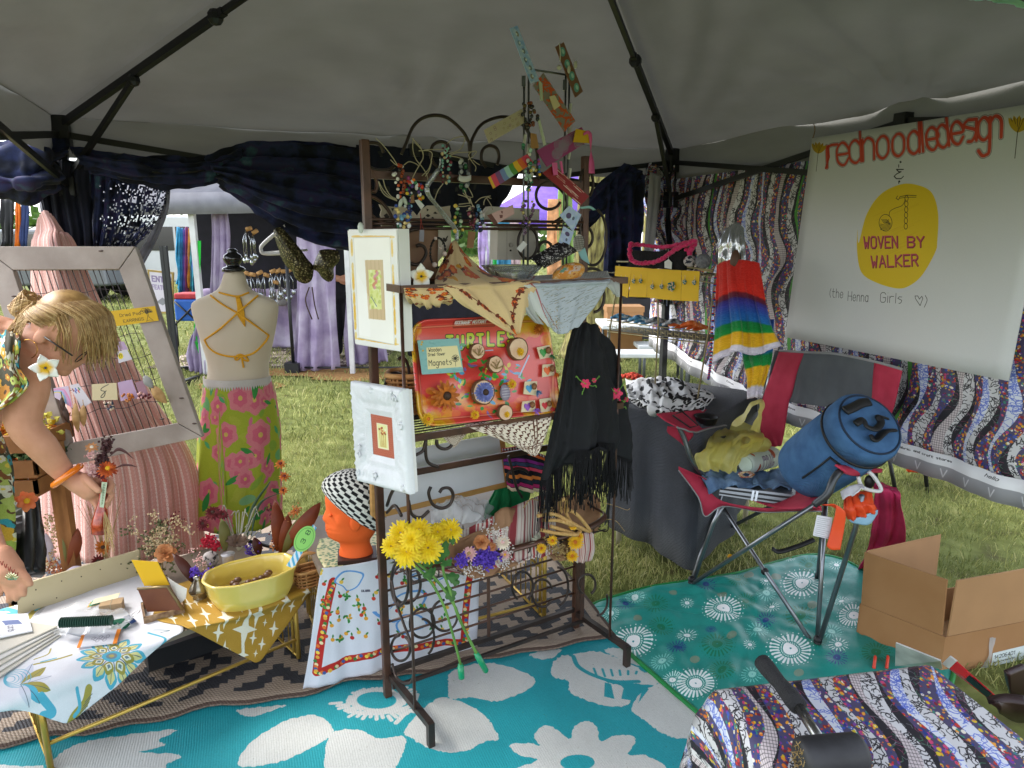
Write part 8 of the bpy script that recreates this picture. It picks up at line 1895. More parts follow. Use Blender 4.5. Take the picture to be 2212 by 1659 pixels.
for pts in([(530,1190),(545,1100),(584,1040)],[(540,1170),(560,1090),(612,1062)]):
 g=MB();P=crom([ap(*p,c4_)for p in pts],8);nr_=vn(c4_).cross(UP);g.grid([[p-nr_*.007*sin(PI*(.1+.9*(1-i/16))),p,p+nr_*.007*sin(PI*(.1+.9*(1-i/16)))]for i,p in enumerate(P)]);g.build('green_blade',mk('blade_green','#27402f',c2='#3a5a44',rough=.45),B4,solid=.001)
for k in range(16):
 x,y=515+ru(-34,50),1110+ru(-18,44);MB().tube(crom([ap(515,1190,c4_),ap((515+x)/2,(1190+y)/2,c4_),ap(x,y,c4_),ap(x+ru(-10,10),y+8,c4_)],5),.0022,5).build('silver_curl',m_sil2,B4)
for k in range(10):a=2*PI*k/10;bleaf([(512,1172),(512+26*cos(a),1168+15*sin(a))],12,mk('seed_pod','#4a3a34',c2='#6a5648',rough=.8),B4,c4_,-.03,'pod_scale')
B5,c5_=bq('bouquet with copper magnolia leaves and orange blooms beside the yellow dish',600,1220)
for a,b,w_,m_ in(((600,1190),(592,1080),30,m_cop),((610,1190),(693,1084),34,m_cop),((612,1195),(650,1115),26,m_oll),((606,1195),(622,1110),26,m_cop),((560,1200),(548,1160),20,m_brl)):bleaf([a,b],w_,m_,B5,c5_)
for x,y,r in((606,1003,13),(614,1030,13),(612,1060,11),(640,1104,11)):c=ap(x,y,c5_);strawflower('orange_bloom',c,(vn(c)+UP).normalized(),r*dep(c)/FX,(mk('orange_bloom','#b85a1c',c2='#d9853a',rough=.7),m_mar),B5,3,9,.3);MB().tube([ap(602,1195,c5_),c],.001,4).build('stem',m_dry,B5)
fluff('red_sprig',[ap(x,y,c5_)for x,y in((586,1098),(592,1110),(594,1130),(592,1150),(596,1165))],130,.008,m_mar,B5,.003);fluff('gold_sprig',[ap(x,y,c5_)for x,y in((620,1125),(632,1110),(640,1100),(615,1145),(590,1180))],130,.008,m_pch,B5,.003);fluff('purple_bits',[ap(x,y,c5_)for x,y in((540,1195),(556,1180),(536,1180))],90,.007,m_pur,B5,.003)
dc=on1(548,1296,.002);a_=V((.84,.54,0)).normalized();M=Matrix((a_,V((-a_.y,a_.x,0)),UP)).transposed()
dish=thing('oval_dish','pale yellow fluted ceramic dish with nuts inside on the mustard cloth','dish',dc);P=[]
for r,z in((.001,.004),(.72,.004),(.8,.012),(.93,.05),(.97,.088),(1.02,.1),(1.03,.106),(.99,.108),(.95,.098),(.88,.05),(.76,.014),(.001,.012)):
 row=[]
 for i in range(65):a=2*PI*i/64;fl_=1-.035*abs(sin(a*5))if.8<r else 1;row.append(dc+V((0,0,0))+M@V((.15*r*fl_*math.copysign(abs(cos(a))**.8,cos(a)),.098*r*fl_*math.copysign(abs(sin(a))**.8,sin(a)),z*1.06)))
 P.append(row)
MB().grid(P,flip=True).build('bowl',mk('yellow_glaze','#c9b352',c2='#d2be62',rough=.12,coat=.6,var=.05,spec=.6),dish,weld=True)
for k in range(16):
 nt_=MB().ball(dc+M@V((ru(-.07,.07),ru(-.04,.04),.058+.008*(k%3))),(.014,.012,.01),8);tag(nt_.build('nut',mk('nut_brown','#4a3020',c2='#6a4a30',rough=.4,scale=60)),'small brown nut in the yellow dish','nut','nuts in the yellow dish')
fp_=[EYE+ray(x,y)*(dep(dc)-0.)for x,y in((618,1222),(634,1228),(684,1140),(676,1133))]
fan=thing('paper_flag','blue and white paper flag with a green oval face sticker standing in the dish','flag',fp_[0])
MB().card([fp_[3],fp_[2],fp_[1],fp_[0]],.002).build('stick_card',printed('flag_card',60,200,'#cfdbe6',lambda c:[c.line([(0,30*k),(60,30*k+40)],12,'#4aa0cc')for k in range(-1,7)]),fan,**_F)
cv=Cv(120,120,'#8fd06a');cv.ring(60,60,50,3,'#5a9a4a');cv.text('3/8',40,72,26,4,'#2a5a34')
oc=EYE+ray(658,1164)*(dep(dc)-.006);ex_=(fp_[2]-fp_[1]).normalized();ey_=vn(oc).cross(ex_).normalized();ring=[oc+ex_*.048*cos(a)+ey_*.031*sin(a)for a in[2*PI*i/28 for i in range(28)]]
MB().prism(ring,-vn(oc)*.002,uv=[(.5+.5*cos(2*PI*i/28),.5+.5*sin(2*PI*i/28))for i in range(28)]).build('green_sticker',mk('green_sticker',img=cv.image('sticker_print'),rough=.5),fan,**_F)
bc=gr(668,1262,T1+.01);wicker('handled_basket','tiny square woven basket with a handle beside the yellow dish',bc,.048,.036,.062,(m_wk,m_wk2),.88,.6,.055,14,5)
bx2=gr(392,1432);MB_=MB().box(bx2+UP*.05+V((0,.1,0)),(.34,.22,.1),rz=R(38));one(MB_,'black_case',mk('black_lacquer','#1d1f22',rough=.4),'black flat case stored under the left table','case',**_F)
# ------------------ pink cloth over a stand, wooden frame with wire, earring cards
cv=Cv(512,512,'#d8a79e')
for k in range(32):
 x=16*k;cv.poly([(x,0),(x+6,0),(x+6,512),(x,512)],'#d9b0a8')
 for j in range(64):
  if k%2:cv.ring(x+3,8*j+4,2.2,1.4,'#efe3dd');cv.ell(x+3,8*j,1,1,'#efe3dd',n=6)
  else:cv.line([(x+1,8*j),(x+5,8*j+4)],1.5,'#e6cdc6')
cv.grain(.03);m_pnk=mk('pink_lace_cloth',img=cv.image('lace_print'),rough=.85,var=.06,transl=.3)
pd=lambda r:[aty(*q)for q in r]
P=surf([pd([(82,474,2.8),(96,455,2.74),(116,470,2.8)]),pd([(72,510,2.84),(112,492,2.7),(140,505,2.84)]),pd([(66,545,2.84),(112,530,2.62),(166,525,2.84)]),pd([(64,700,2.86),(150,690,2.56),(240,690,2.84)]),pd([(66,860,2.86),(190,860,2.5),(335,860,2.84)]),pd([(72,1010,2.86),(235,1010,2.48),(424,1005,2.84)]),pd([(74,1200,2.86),(250,1216,2.46),(449,1190,2.84)])],90,90,.01,7,4,hold=.25)
uv=[(j/90*1.5,i/90*2.2)for i in range(len(P))for j in range(len(P[0]))]
one(MB().grid(P,uv=uv),'pink_cloth',m_pnk,'pink lace striped cloth draped over a tall pointed stand behind the wooden frame','cloth',solid=.003)
WFP=vplane(aty(290,985,2.36),6,lean=9)
fo_=[(-40,532),(292,532),(437,944),(113,1014)];fi_=[(27,583),(257,582),(383,914),(151,957)]
m_wood=mk('whitewashed_wood','#8d8078',c2='#a89c94',scale=5,stretch=(1.5,1.5,1.5),rough=.65,bump=.3,bscale=40,detail=10)
wf=thing('wooden_frame','whitewashed wooden frame strung with wire mesh and hung with earrings','frame',WFP.at(270,1000))
for i in range(4):
 j=(i+1)%4;q=[WFP.at(*fo_[i]),WFP.at(*fo_[j]),WFP.at(*fi_[j]),WFP.at(*fi_[i])];c=sum(q,V())/4;q=[c+(p-c)*.994 for p in q]
 MB().prism(q,-WFP.n*.03).build('rail',m_wood,wf,**_F,bevel=.002)
for k,(x,y)in enumerate(((218,542),(420,915),(30,640),(350,905),(392,860))):MB().ball(WFP.off(0.).at(x,y),(.009,.006,.003),10).build('wood_knot',mk('knot_brown','#4a3a34'),wf)
def fq(u,v_):return WFP.off(-.012).at(*[(fi_[0][k]*(1-u)+fi_[1][k]*u)*(1-v_)+(fi_[3][k]*(1-u)+fi_[2][k]*u)*v_ for k in(0,1)])
m_wire=mk('mesh_wire','#3a3032',rough=.5,metal=.4)
for k in range(1,16):MB().tube(crom([fq(k/16+.006*sin(k*9+j),j/8)for j in range(9)],2),.0015,4).build('wire',m_wire,wf)
for k in range(1,7):MB().tube(crom([fq(j/8,k/7-.01+.012*sin(k*5+j*2))for j in range(9)],2),.0015,4).build('wire',m_wire,wf)
J4=lambda x,y:(.2453*x,566.3+.2453*y)
def fcard(nm,q,mat,lab,cat='earring card',grp='earring cards on the wire mesh'):return one(MB().card([WFP.off(.006).at(*J4(*p))for p in q],.0015),nm,mat,lab,cat,grp,**_F)
cv=Cv(420,160,'#d3a80f');cv.text('Dried Pod',70,70,30,4,'#2a2410',slant=.1);cv.text('EARRINGS',84,134,30,4,'#2a2410',slant=.05)
for k in range(26):a=ru(PI,2*PI);cv.ring(330+60*cos(a)*rng.random(),56+40*sin(a)*rng.random(),ru(6,16),2.5,'#1c180c')
cv.line([(320,60),(326,100),(306,148)],4,'#1c180c');cv.line([(334,60),(336,110),(368,148)],4,'#1c180c');cv.line([(300,150),(330,140),(372,150)],3,'#1c180c')
fcard('yellow_sign',[(970,432),(1365,385),(1398,515),(1020,565)],mk('pod_sign',img=cv.image('pod_sign'),rough=.6),'yellow handwritten dried pod earrings sign with a drawn tree on the wooden frame','sign',None)
fcard('earring_card',[(1035,700),(1090,700),(1130,770),(1040,775)],mk('lilac_card','#b49ab8',rough=.6),'lilac earring card above the smiley card')
fcard('earring_card',[(1030,790),(1115,765),(1165,855),(1045,890)],printed('smile_card',100,90,'#c9c6cc',lambda c:(c.ell(30,40,24,24,'#d8c41a'),c.ring(30,38,12,3,'#5a4a10'),c.ell(24,34,3,3,'#3a3010'),c.ell(38,34,3,3,'#3a3010'))),'white card with a yellow smiley earring')
fcard('earring_card',[(470,1110),(600,1090),(640,1285),(480,1190)],printed('rainbow_card',120,140,'#c9bcd0',lambda c:[c.ring(20,110,r,14,q)for r,q in((90,'#d98ab0'),(74,'#c9a0cc'),(58,'#8fb4d6'),(42,'#cbbf6a'))]),'pastel rainbow earring card at the lower left of the mesh')
fcard('earring_card',[(608,1085),(690,1068),(806,1235),(720,1290)],printed('dot_card',140,140,'#cfcbd2',lambda c:[c.ell(20+22*k,30+12*(k%2),9,11,q)for k,q in enumerate(('#8a2a34','#3a5aa8','#3a5ac0','#c9402a','#2f7a4a'))]),'white card with coloured dots holding leaf earrings')
fcard('earring_card',[(806,1075),(1025,1062),(1036,1212),(812,1218)],printed('cream_card_ear',160,110,'#cdbf98',lambda c:(c.line([(108,8),(66,30),(60,46),(84,56),(78,84),(62,94),(58,84),(92,50)],5,'#3a3a34',smooth=5),)),'cream earring card with hooked wire earrings')
fcard('earring_card',[(1036,1060),(1160,1032),(1220,1200),(1062,1222)],mk('lilac_card'),'lilac card with dark seed earrings beside the cream card')
fcard('earring_card',[(1190,1060),(1260,1040),(1310,1180),(1235,1195)],mk('mauve_card','#9a7684',rough=.6),'mauve translucent card with red earrings at the right of the mesh')
m_pod=mk('tan_pod','#8f6a3c',c2='#b5905c',scale=40,rough=.6)
for a,b,w_,mm,lb in(((545,1190),(560,1320),9,m_dk,'dark slim pod earring under the rainbow card'),((575,1280),(605,1420),11,m_dk,'dark curved pod earring left of the tan ones'),((665,1240),(690,1500),14,m_pod,'longest tan leaf pod earring under the dotted card'),((735,1260),(740,1450),14,m_pod,'shorter tan leaf pod earring under the dotted card'),((1340,1090),(1470,1245),20,m_pod,'broad golden leaf earring at the right edge of the mesh'),((1270,1000),(1350,1110),16,mk('grey_leaf','#8a8a86'),'grey leaf earring above the golden leaf')):
 g=MB();leaf(g,WFP.off(.012).at(*J4(*a)),WFP.off(.014).at(*J4(*b)),w_*2.35/FX*1.2,WFP.n,bend=.05);g.tube([WFP.off(.012).at(*J4(*a))+UP*.02,WFP.off(.012).at(*J4(*a))],.0008,4);one(g,'leaf_earring',mm,lb,'earring','earrings hung on the wire mesh',solid=.001)
for q,cc,lb in(((960,1265),(m_gem,m_mix),'blue and copper bead cluster earring under the cream card'),((1130,1195),(m_ora,m_pch),'orange petal earring under the lilac card'),((1275,1170),(m_mar,m_pk),'red bead drop earring at the right of the mesh')):
 g=MB();c=WFP.off(.012).at(*J4(*q))
 for k in range(16):g.ball(c+WFP.ex*ru(-.02,.02)+UP*ru(-.014,.014)+WFP.n*ru(0,.008),.005,6,mi=k%2)
 one(g,'bead_earring',cc,lb,'earring','earrings hung on the wire mesh')
# ------------------ dress form with string top and wrap skirt
DY=2.92;dfc=aty(505,1100,DY)
df=thing('dress_form','cream dress form seen from the back with a black neck cap','dress form',(dfc.x,dfc.y,0));ax_=dfc.x
m_df=mk('cream_jersey','#cbbda6',c2='#d2c6b2',rough=.8,scale=4,weave=.1,bscale=400)
rows=[(584,484,527,.034),(600,482,529,.036),(620,477,535,.042),(632,462,550,.05),(640,440,574,.056),(650,418,596,.058),(658,412,602,.06),(675,415,601,.072),(700,424,597,.088),(735,436,590,.096),(765,446,583,.092),(790,452,578,.088),(810,451,580,.092),(830,446,584,.1),(846,452,578,.09)]
P=[]
for y,l,r,d_ in rows:
 a,b=aty(l,y,DY),aty(r,y,DY);c=(a+b)/2;hw=(b.x-a.x)/2;rw=[]
 for i in range(41):
  t=2*PI*i/40;rw.append(V((c.x+hw*math.copysign(abs(cos(t))**.9,cos(t)),DY+d_*sin(t)*-1,c.z)))
 P.append(rw)
P=[[rw[0].lerp(rw[20],.5)]*41 for rw in P[:1]]+P
MB().grid(P).build('torso',m_df,df,sub=1)
nt_=aty(505,584,DY);MB().lathe([(.046,-.004),(.047,.006),(.04,.014),(.03,.016),(.026,.024),(.034,.034),(.04,.048),(.034,.064),(.022,.072),(.018,.076),(.022,.082),(.012,.09)],nt_,24).build('neck_cap',mk('gloss_black','#0d0d0f',rough=.15,spec=.7),df)
MB().tube([V((ax_,DY,0)),V((ax_,DY,1.))],.014,10).build('pole',m_blk,df)
for k in range(4):a=PI/4+PI/2*k;MB().tube([V((ax_,DY,.16)),V((ax_+.24*cos(a),DY+.24*sin(a),.012))],.009,6).build('leg',m_blk,df)
m_str=mk('mustard_yarn','#d99a1c',c2='#e6ae30',rough=.9,scale=200,bump=.6,bscale=300)
def onb(x,y):
 y=min(y,845)
 for(y0,l0,r0,d0),(y1,l1,r1,d1)in zip(rows,rows[1:]):
  if y0<=y<=y1:f=(y-y0)/(y1-y0);l,r,d_=l0+(l1-l0)*f,r0+(r1-r0)*f,d0+(d1-d0)*f;break
 c,e,q=aty((l+r)/2,y,DY).x,aty(r,y,DY).x,DY
 for _ in range(6):q=DY-d_*math.sqrt(max(0,1-min(1,((aty(x,y,q).x-c)/(e-c))**2)))
 return aty(x,y,q-.006)
O4=lambda x,y:(.332*x,495.5+.332*y)
st=thing('string_top','mustard yellow crocheted string top tied across the back of the dress form','top',onb(505,800))
for q in([(1425,410),(1480,425),(1550,435),(1620,410)],[(1370,430),(1450,490),(1545,545),(1640,610),(1750,690)],[(1680,430),(1620,480),(1545,545),(1440,640),(1330,720)],[(1330,720),(1360,770),(1420,810),(1520,828),(1640,810),(1720,740),(1750,690)],[(1570,825),(1540,850),(1530,835),(1560,815),(1600,830),(1615,855),(1590,850),(1570,828)],[(1572,830),(1580,870),(1585,900)]):
 MB().tube(crom([onb(*O4(*p))for p in q],8),.0042,6).build('cord',m_str,st)
for k in range(9):MB().tube(crom([onb(*O4(1545+ru(-12,12),440)),onb(*O4(1548+4*k,510)),onb(*O4(1545+6*k,560+9*k))],4),.0032,5).build('tassel',m_str,st)
cv=Cv(640,512,'#9dab2a')
for k in range(70):cv.ell(ru(0,640),ru(0,512),ru(10,34),ru(8,22),rc_(['#7da53a','#5aa878','#9aa82a','#6fae8a','#a8b03a']),rot=ru(0,3),al=.8)
for k in range(44):
 x,y,r=ru(0,640),ru(0,512),ru(26,58);cv.flower(x,y,r,6,'#d27a84','#d9908a',.95,rot=ru(0,1));cv.flower(x,y,r*.6,6,'#cc6078','#cdb45a',.9,rot=.5);
 if k%2:cv.petal(x,y,ru(0,6),r*1.5,r*.5,'#2f8a3a')
for k in range(26):cv.petal(ru(0,640),ru(0,512),ru(0,6),36,15,rc_(['#2f8a3a','#4aa06a','#c96a8a']))
cv.grain(.02);m_skt=mk('floral_skirt',img=cv.image('skirt_print'),rough=.7,var=.06)
sk=thing('wrap_skirt','green and pink floral wrap skirt with white scalloped waistband on the dress form','skirt',(dfc.x,DY,dfc.z));P=[];uvs=[]
for j in range(31):
 f=j/30;y=822+f*300;l,r=np.interp(f,[0,.12,.35,1],[444,438,432,430]),np.interp(f,[0,.12,.35,1],[586,594,603,604]);a,b=aty(l,y,DY),aty(r,y,DY);c=(a+b)/2;hw=(b.x-a.x)/2;rw=[]
 for i in range(81):
  t=2*PI*i/80;k=1+(.01+.035*f)*sin(t*9+1.2*sin(t*2))+.02*f*sin(t*17);rw.append(V((c.x+hw*k*cos(t),DY-(.11+.05*f)*k*sin(t),c.z)));uvs.append((i/80*1.5,1-f))
 P.append(rw)
MB().grid(P,uv=uvs).build('skirt_cloth',m_skt,sk,solid=.002)
wb=MB()
for i in range(0,40):
 t0=PI*i/40;p=P[0][i];q=P[0][i+1];wb.add([p+V((0,-.003,.022)),q+V((0,-.003,.022)),q+V((0,-.003,-.004)),(p+q)/2+V((0,-.004,-.012-.014*abs(sin(i*PI/8)))),p+V((0,-.003,-.004))],[(0,1,2,3,4)])
wb.build('scalloped_waistband',mk('white_lace','#c4c0bc',rough=.9),sk,**_F,solid=.002)
g=MB();P=crom([onb(480,824),onb(478,870),aty(476,960,DY-.13),aty(482,1090,DY-.17)],8);g.grid([[p+V((-.012,0,0)),p+V((0,-.012,0)),p+V((.014,0,0))]for p in P]);g.build('wrap_edge',m_skt,sk)
# ------------------ woman bending over the table
PD=1.78
def wp_(x,y,d=PD):return EYE+ray(x,y)*d
PX=PD/FX
sn=MB()
def cap(pts,rs,n=14):
 P=crom(pts,6);m=len(P);k=len(pts)-1
 r=[float(np.interp(i/(m-1)*k,range(len(rs)),rs))for i in range(m)]
 sn.tube(P,r,n);sn.ball(P[0],r[0],n);sn.ball(P[-1],r[-1],n)
hc=wp_(144,712);fdir=V((.72,-.12,-.68)).normalized();sdir=V((.06,-.99,.1));sdir=(sdir-fdir*sdir.dot(fdir)).normalized();tdir=sdir.cross(fdir).normalized();tdir=tdir if tdir.x>0 else-tdir
HM=Matrix((fdir,sdir,tdir)).transposed()*.91
HP=lambda f,s_,t:hc+HM@V((f,s_,t))
sn.ball(HP(-.005,0,.012),(.092,.074,.098),22,M=HM)
sn.ball(HP(.035,0,-.045),(.06,.056,.066),18,M=HM)
sn.ball(HP(.088,0,-.02),(.02,.012,.028),10,M=HM);sn.ball(HP(.07,0,-.092),(.022,.024,.018),10,M=HM);sn.ball(HP(.082,0,-.058),(.012,.022,.008),10,M=HM)
sn.ball(HP(-.002,.073,-.03),(.019,.009,.03),12,M=HM);sn.ball(HP(0.,-.073,-.03),(.019,.009,.03),12,M=HM)
cap([wp_(104,742),wp_(66,748),wp_(20,745),wp_(-60,748)],[.056,.056,.066,.1])
cap([wp_(-20,770),wp_(-110,830),wp_(-240,920),wp_(-330,1030)],[.11,.14,.13,.16],18)
cap([wp_(-330,1030),V((-1.9,1.55,.5)),V((-2.,1.62,.06))],[.12,.085,.05]);cap([wp_(-320,1040,1.95),V((-1.95,1.85,.5)),V((-2.05,1.92,.06))],[.12,.085,.05])
cap([V((-2.,1.62,.045)),V((-1.83,1.6,.035))],[.042,.032]);cap([V((-2.05,1.92,.045)),V((-1.88,1.9,.035))],[.042,.032])
cap([wp_(30,785,1.74),wp_(58,830,1.7),wp_(50,890,1.68),wp_(56,926,1.68),wp_(92,966,1.7),wp_(128,1010,1.73),wp_(152,1034,1.74)],[.058,.051,.043,.038,.036,.028,.023])
cap([wp_(-60,800,1.9),wp_(-24,850,1.92),wp_(-44,950,1.86),wp_(-50,1060,1.78),wp_(-24,1150,1.7),wp_(0,1205,1.66)],[.06,.046,.04,.036,.026,.022])
hd=1.745
def chain(pts,rs,d):cap([wp_(x,y,d+(q[0]if q else 0))for x,y,*q in pts],rs,9)
cap([wp_(150,1032,hd),wp_(178,1046,hd),wp_(198,1058,hd)],[.024,.028,.022]);cap([wp_(160,1044,hd),wp_(190,1066,hd)],[.02,.018])
chain([(182,1030,-.01),(196,1044,-.024),(214,1060,-.026)],[.012,.0105,.0085],hd)
chain([(200,1040,.012),(226,1034,.016),(241,1048,.008),(234,1062,-.006)],[.011,.0095,.0085,.007],hd)
chain([(202,1054,.012),(230,1056,.018),(240,1070,.008),(232,1084,-.004)],[.011,.0095,.0085,.007],hd)
chain([(200,1066,.008),(222,1076,.014),(234,1084,.01),(228,1096,-.002)],[.01,.009,.008,.0068],hd)
chain([(194,1074,.004),(206,1088,.008),(212,1100,.004),(206,1108,-.004)],[.009,.008,.0075,.006],hd)
h2_=1.66
cap([wp_(6,1200,h2_),wp_(20,1232,h2_),wp_(34,1248,h2_)],[.026,.033,.026])
for q in([(36,1232),(56,1248),(66,1262)],[(34,1246),(48,1268),(52,1284)],[(26,1254),(36,1278),(36,1294)],[(14,1258),(22,1282),(20,1298)],[(2,1240),(-6,1262),(0,1284)]):chain(q,[.012,.0105,.008],h2_-.006)
person=sn.build('person',mk('skin','#b98468',c2='#c48f74',rough=.55,scale=30,spec=.3,bump=.15,bscale=300,detail=10),smooth=True)
tag(person,'blonde woman in a floral top bending over the left table holding dried flowers','person')
md=person.modifiers.new('remesh','REMESH');md.mode='VOXEL';md.voxel_size=.0042;md.use_smooth_shade=True
md=person.modifiers.new('smooth','SMOOTH');md.factor=.5;md.iterations=4
m_hair=mk('blonde_hair','#8a6538',c2='#ba945c',scale=45,rough=.42,spec=.5,stretch=(1,1,1));m_hair2=mk('light_blonde_hair','#b08c58',c2='#d6b884',scale=45,rough=.42,spec=.5)
hr=MB();bun=HP(-.098,0.,.045)
hr.ball(HP(-.016,0,.022),(.088,.076,.088),22,M=HM);hr.ball(HP(-.116,.012,-.022),(.034,.036,.03),14,M=HM)
ro=random.Random(5)
for k in range(1200):
 ph=ro.uniform(-PI*.66,PI*.62);a0=ro.uniform(.05,.6);L=ro.uniform(1.8,2.35)if abs(ph)<1.1 else ro.uniform(1.3,1.75);pts=[];lift=.98+ro.uniform(0,.07)
 for i in range(8):
  th=a0+(L-a0)*i/7
  d_=V((-cos(th)*.96+.28*sin(th)*cos(ph),sin(th)*sin(ph),sin(th)*cos(ph)*.96-.28*cos(th)*-1*-1))
  p=HP(-.016+d_.x*.096*lift,d_.y*.082*lift,.02+d_.z*.096*lift);pts.append(p)
 if abs(ph)<1.3 and ro.random()<.9:
  e=pts[-1];dd=(pts[-1]-pts[-2]).normalized();ln=ro.uniform(.05,.14)if ph>.1 else ro.uniform(.03,.1);pts+=[e+dd*.01+UP*-ln*.4,e-fdir*.004+V((ro.uniform(-.012,.012),ro.uniform(-.01,.01),-ln))]
 r_=ro.uniform(.0008,.0017);hr.tube(pts,[r_*(1-.5*i/len(pts))for i in range(len(pts))],3,mi=k%2)
for k in range(120):
 a=ro.uniform(0,6.28);c=HP(-.116,.012,-.022);q=[c+HM@V((.036*cos(a+t)*ro.uniform(.7,1.1),.038*sin(a+t),.032*sin(2*t+k)))for t in(0,.5,1,1.5,2)];hr.tube(crom(q,3),.0012,3,mi=k%2)
for k in range(60):
 q0=HP(-.09,.03+ro.uniform(-.02,.03),.02);hr.tube(crom([q0,HP(-.085+ro.uniform(-.01,.02),.06,-.03),HP(-.07+ro.uniform(-.02,.03),.06+ro.uniform(0,.01),-.085)],4),.001,3,mi=k%2)
person['_o']=tuple(person.location)
hr.build('hair',(m_hair,m_hair2),person)
gl_=MB();gl_.tube([HP(.01,.082,-.022),HP(.095,.07,-.012)],.0022,5)
for s_ in(-1,1):gl_.tube([HP(.098+.006*cos(t),s_*.034+.024*cos(t),-.014+.019*sin(t))for t in np.linspace(0,2*PI,18)],.0014,5)
gl_.tube([HP(.104,-.01,-.01),HP(.104,.01,-.01)],.0014,5);gl_.build('glasses',mk('glasses_dark','#231b18',rough=.3),person)
MB().tube([HP(.002+.026*sin(t),.086,-.076+.026*cos(t))for t in np.linspace(0,2*PI,24)],.0011,5).build('hoop_earring',mk('gold_hoop','#b8863a',metal=.9,rough=.25),person)
cv=Cv(512,512,'#3c3a26')
for k in range(150):cv.flower(ru(0,512),ru(0,512),ru(16,42),rc_([5,6,8]),rc_(['#8a9a3a','#a5b05a','#c9c6ae','#b0762a','#2f8a96','#d0ccba','#9aa84a','#7a4a24','#c4962a']),rc_(['#d9c24a','#5a3a20','#c9d0b0']),.8,rot=ru(0,2))
cv.grain(.03);m_flo=mk('floral_dress',img=cv.image('dress_print'),rough=.75,var=.08)
to_=MB()
P=surf([[wp_(36,698,1.8),wp_(20,690,1.84),wp_(-60,660,1.9)],[wp_(44,742,1.68),wp_(0,735,1.66),wp_(-90,735,1.7)],[wp_(40,790,1.645),wp_(6,800,1.62),wp_(-90,830,1.64)],[wp_(62,832,1.628),wp_(20,850,1.61),wp_(-90,920,1.63)],[wp_(14,872,1.615),wp_(-20,900,1.61),wp_(-110,1000,1.65)]],26,26,.004,3,4);to_.grid(P)
to_.build('floral_top',m_flo,person,solid=.004)
P=surf([[wp_(2,930,1.95),wp_(-80,930,1.8),wp_(-220,960,1.7)],[wp_(26,1010,1.95),wp_(-70,1020,1.8),wp_(-230,1050,1.7)],[wp_(42,1100,1.97),wp_(-60,1120,1.82),wp_(-240,1180,1.75)],[wp_(34,1190,2.),wp_(-60,1230,1.85),wp_(-250,1320,1.8)]],30,26,.02,4,6);MB().grid(P).build('floral_skirt',m_flo,person,solid=.004)
hn=mk('henna','#8a3a2a',rough=.7)
for k in range(5):MB().tube(crom([wp_(4+8*k+3*sin(t),1216+5*cos(t*2)+6*k,h2_-.036-.002*k)for t in range(6)],4),.0012,4).build('henna_line',hn,person)
bM=rotm(wp_(152,1034,1.74)-wp_(128,1010,1.73));bq_=wp_(145,1027,1.737)
one(MB().tube([bq_+bM@V((.036*cos(t),.036*sin(t),0))for t in np.linspace(0,2*PI,29)[:-1]],.0085,8,closed=True),'bangle',mk('orange_resin','#d9620c',c2='#ea8420',rough=.15,spec=.7),'chunky orange bangle on the wrist holding the dried flowers','bangle')
rg=wp_(30,1252,h2_-.045);g=MB()
for k in range(7):a=-1.+k*.34;leaf(g,rg,rg+V((sin(a)*.02,-.004,cos(a)*.022)),.007,V((0,-1,0)))
one(g,'ring',mk('silver_leaf_ring','#c9c2a0',metal=.8,rough=.25),'silver leaf shaped ring on the hand at the left edge','ring',solid=.001)
plumeria('white plumeria clip with yellow heart and blue gem by the woman\'s face',wp_(98,795,1.645),(EYE-wp_(98,795)).normalized(),.034,rot=.5)
hb_=thing('held_bouquet','dried orange strawflower bouquet in a slim red glass held in the hand','flowers',wp_(215,1160,1.745));K5p=lambda x,y:(.2133*x,902.5+.2133*y)
kp=lambda x,y,d=0:wp_(*K5p(x,y),1.742+d)
ax0,ax1=kp(1000,1190),kp(1060,620);dv=(ax1-ax0).normalized();Lg=(ax1-ax0).length
MB().lathe([(.003,0),(.017,.004),(.02,.03),(.015,.06),(.009,.085),(.0075,Lg)],ax0,20,M=rotm(dv)).build('glass_tube',mk('red_glass','#7a2010',c2='#b8482a',scale=90,rough=.2,spec=.7),hb_)
MB().card([kp(1030,650,-.02),kp(1085,655,-.02),kp(1050,910,-.02),kp(1008,905,-.02)],.001).build('paper_label',printed('slim_label',40,200,'#a8b498',lambda c:[c.line([(12,16+13*k),(28,12+13*k),(14,22+13*k)],3,'#3a4a34')for k in range(13)]),hb_,**_F)
c=kp(1090,520,-.01);strawflower('strawflower',c,(vn(c)+UP*.4).normalized(),.023,(mk('rust_petals','#8a2a10',c2='#c9601c',scale=70,rough=.7),m_yel),hb_,4,16,.3);c=kp(1040,560,-.004);strawflower('strawflower',c,(vn(c)-UP*.3).normalized(),.018,(m_mar,m_dk),hb_,3,14,.3);c=kp(930,300);strawflower('pale_flower',c,(vn(c)+UP).normalized(),.016,(m_pch,m_pale),hb_,2,9,.4)
fluff('dark_seed_head',[kp(x,y)for x,y in((1040,400),(1060,430),(1020,450),(1080,280),(1075,330),(1090,250))],200,.006,mk('dark_maroon','#3a1c1e',c2='#5a3030'),hb_,.0034);fluff('pink_bits',[kp(x,y)for x,y in((930,540),(950,500),(940,370))],90,.006,m_pk,hb_,.003)
def kleaf(q,w_):g=MB();P=crom([kp(*p,-.004)for p in q],6);g.grid([[p-UP*w_*sin(PI*(.08+.9*i/(len(P)-1))),p,p+UP*w_*sin(PI*(.08+.9*i/(len(P)-1)))]for i,p in enumerate(P)]);g.build('curled_leaf',mk('dark_maroon'),hb_,solid=.0008)
kleaf([(1110,390),(1190,320),(1270,345),(1350,415)],.0045);kleaf([(1170,510),(1240,480),(1320,480),(1390,500)],.003)
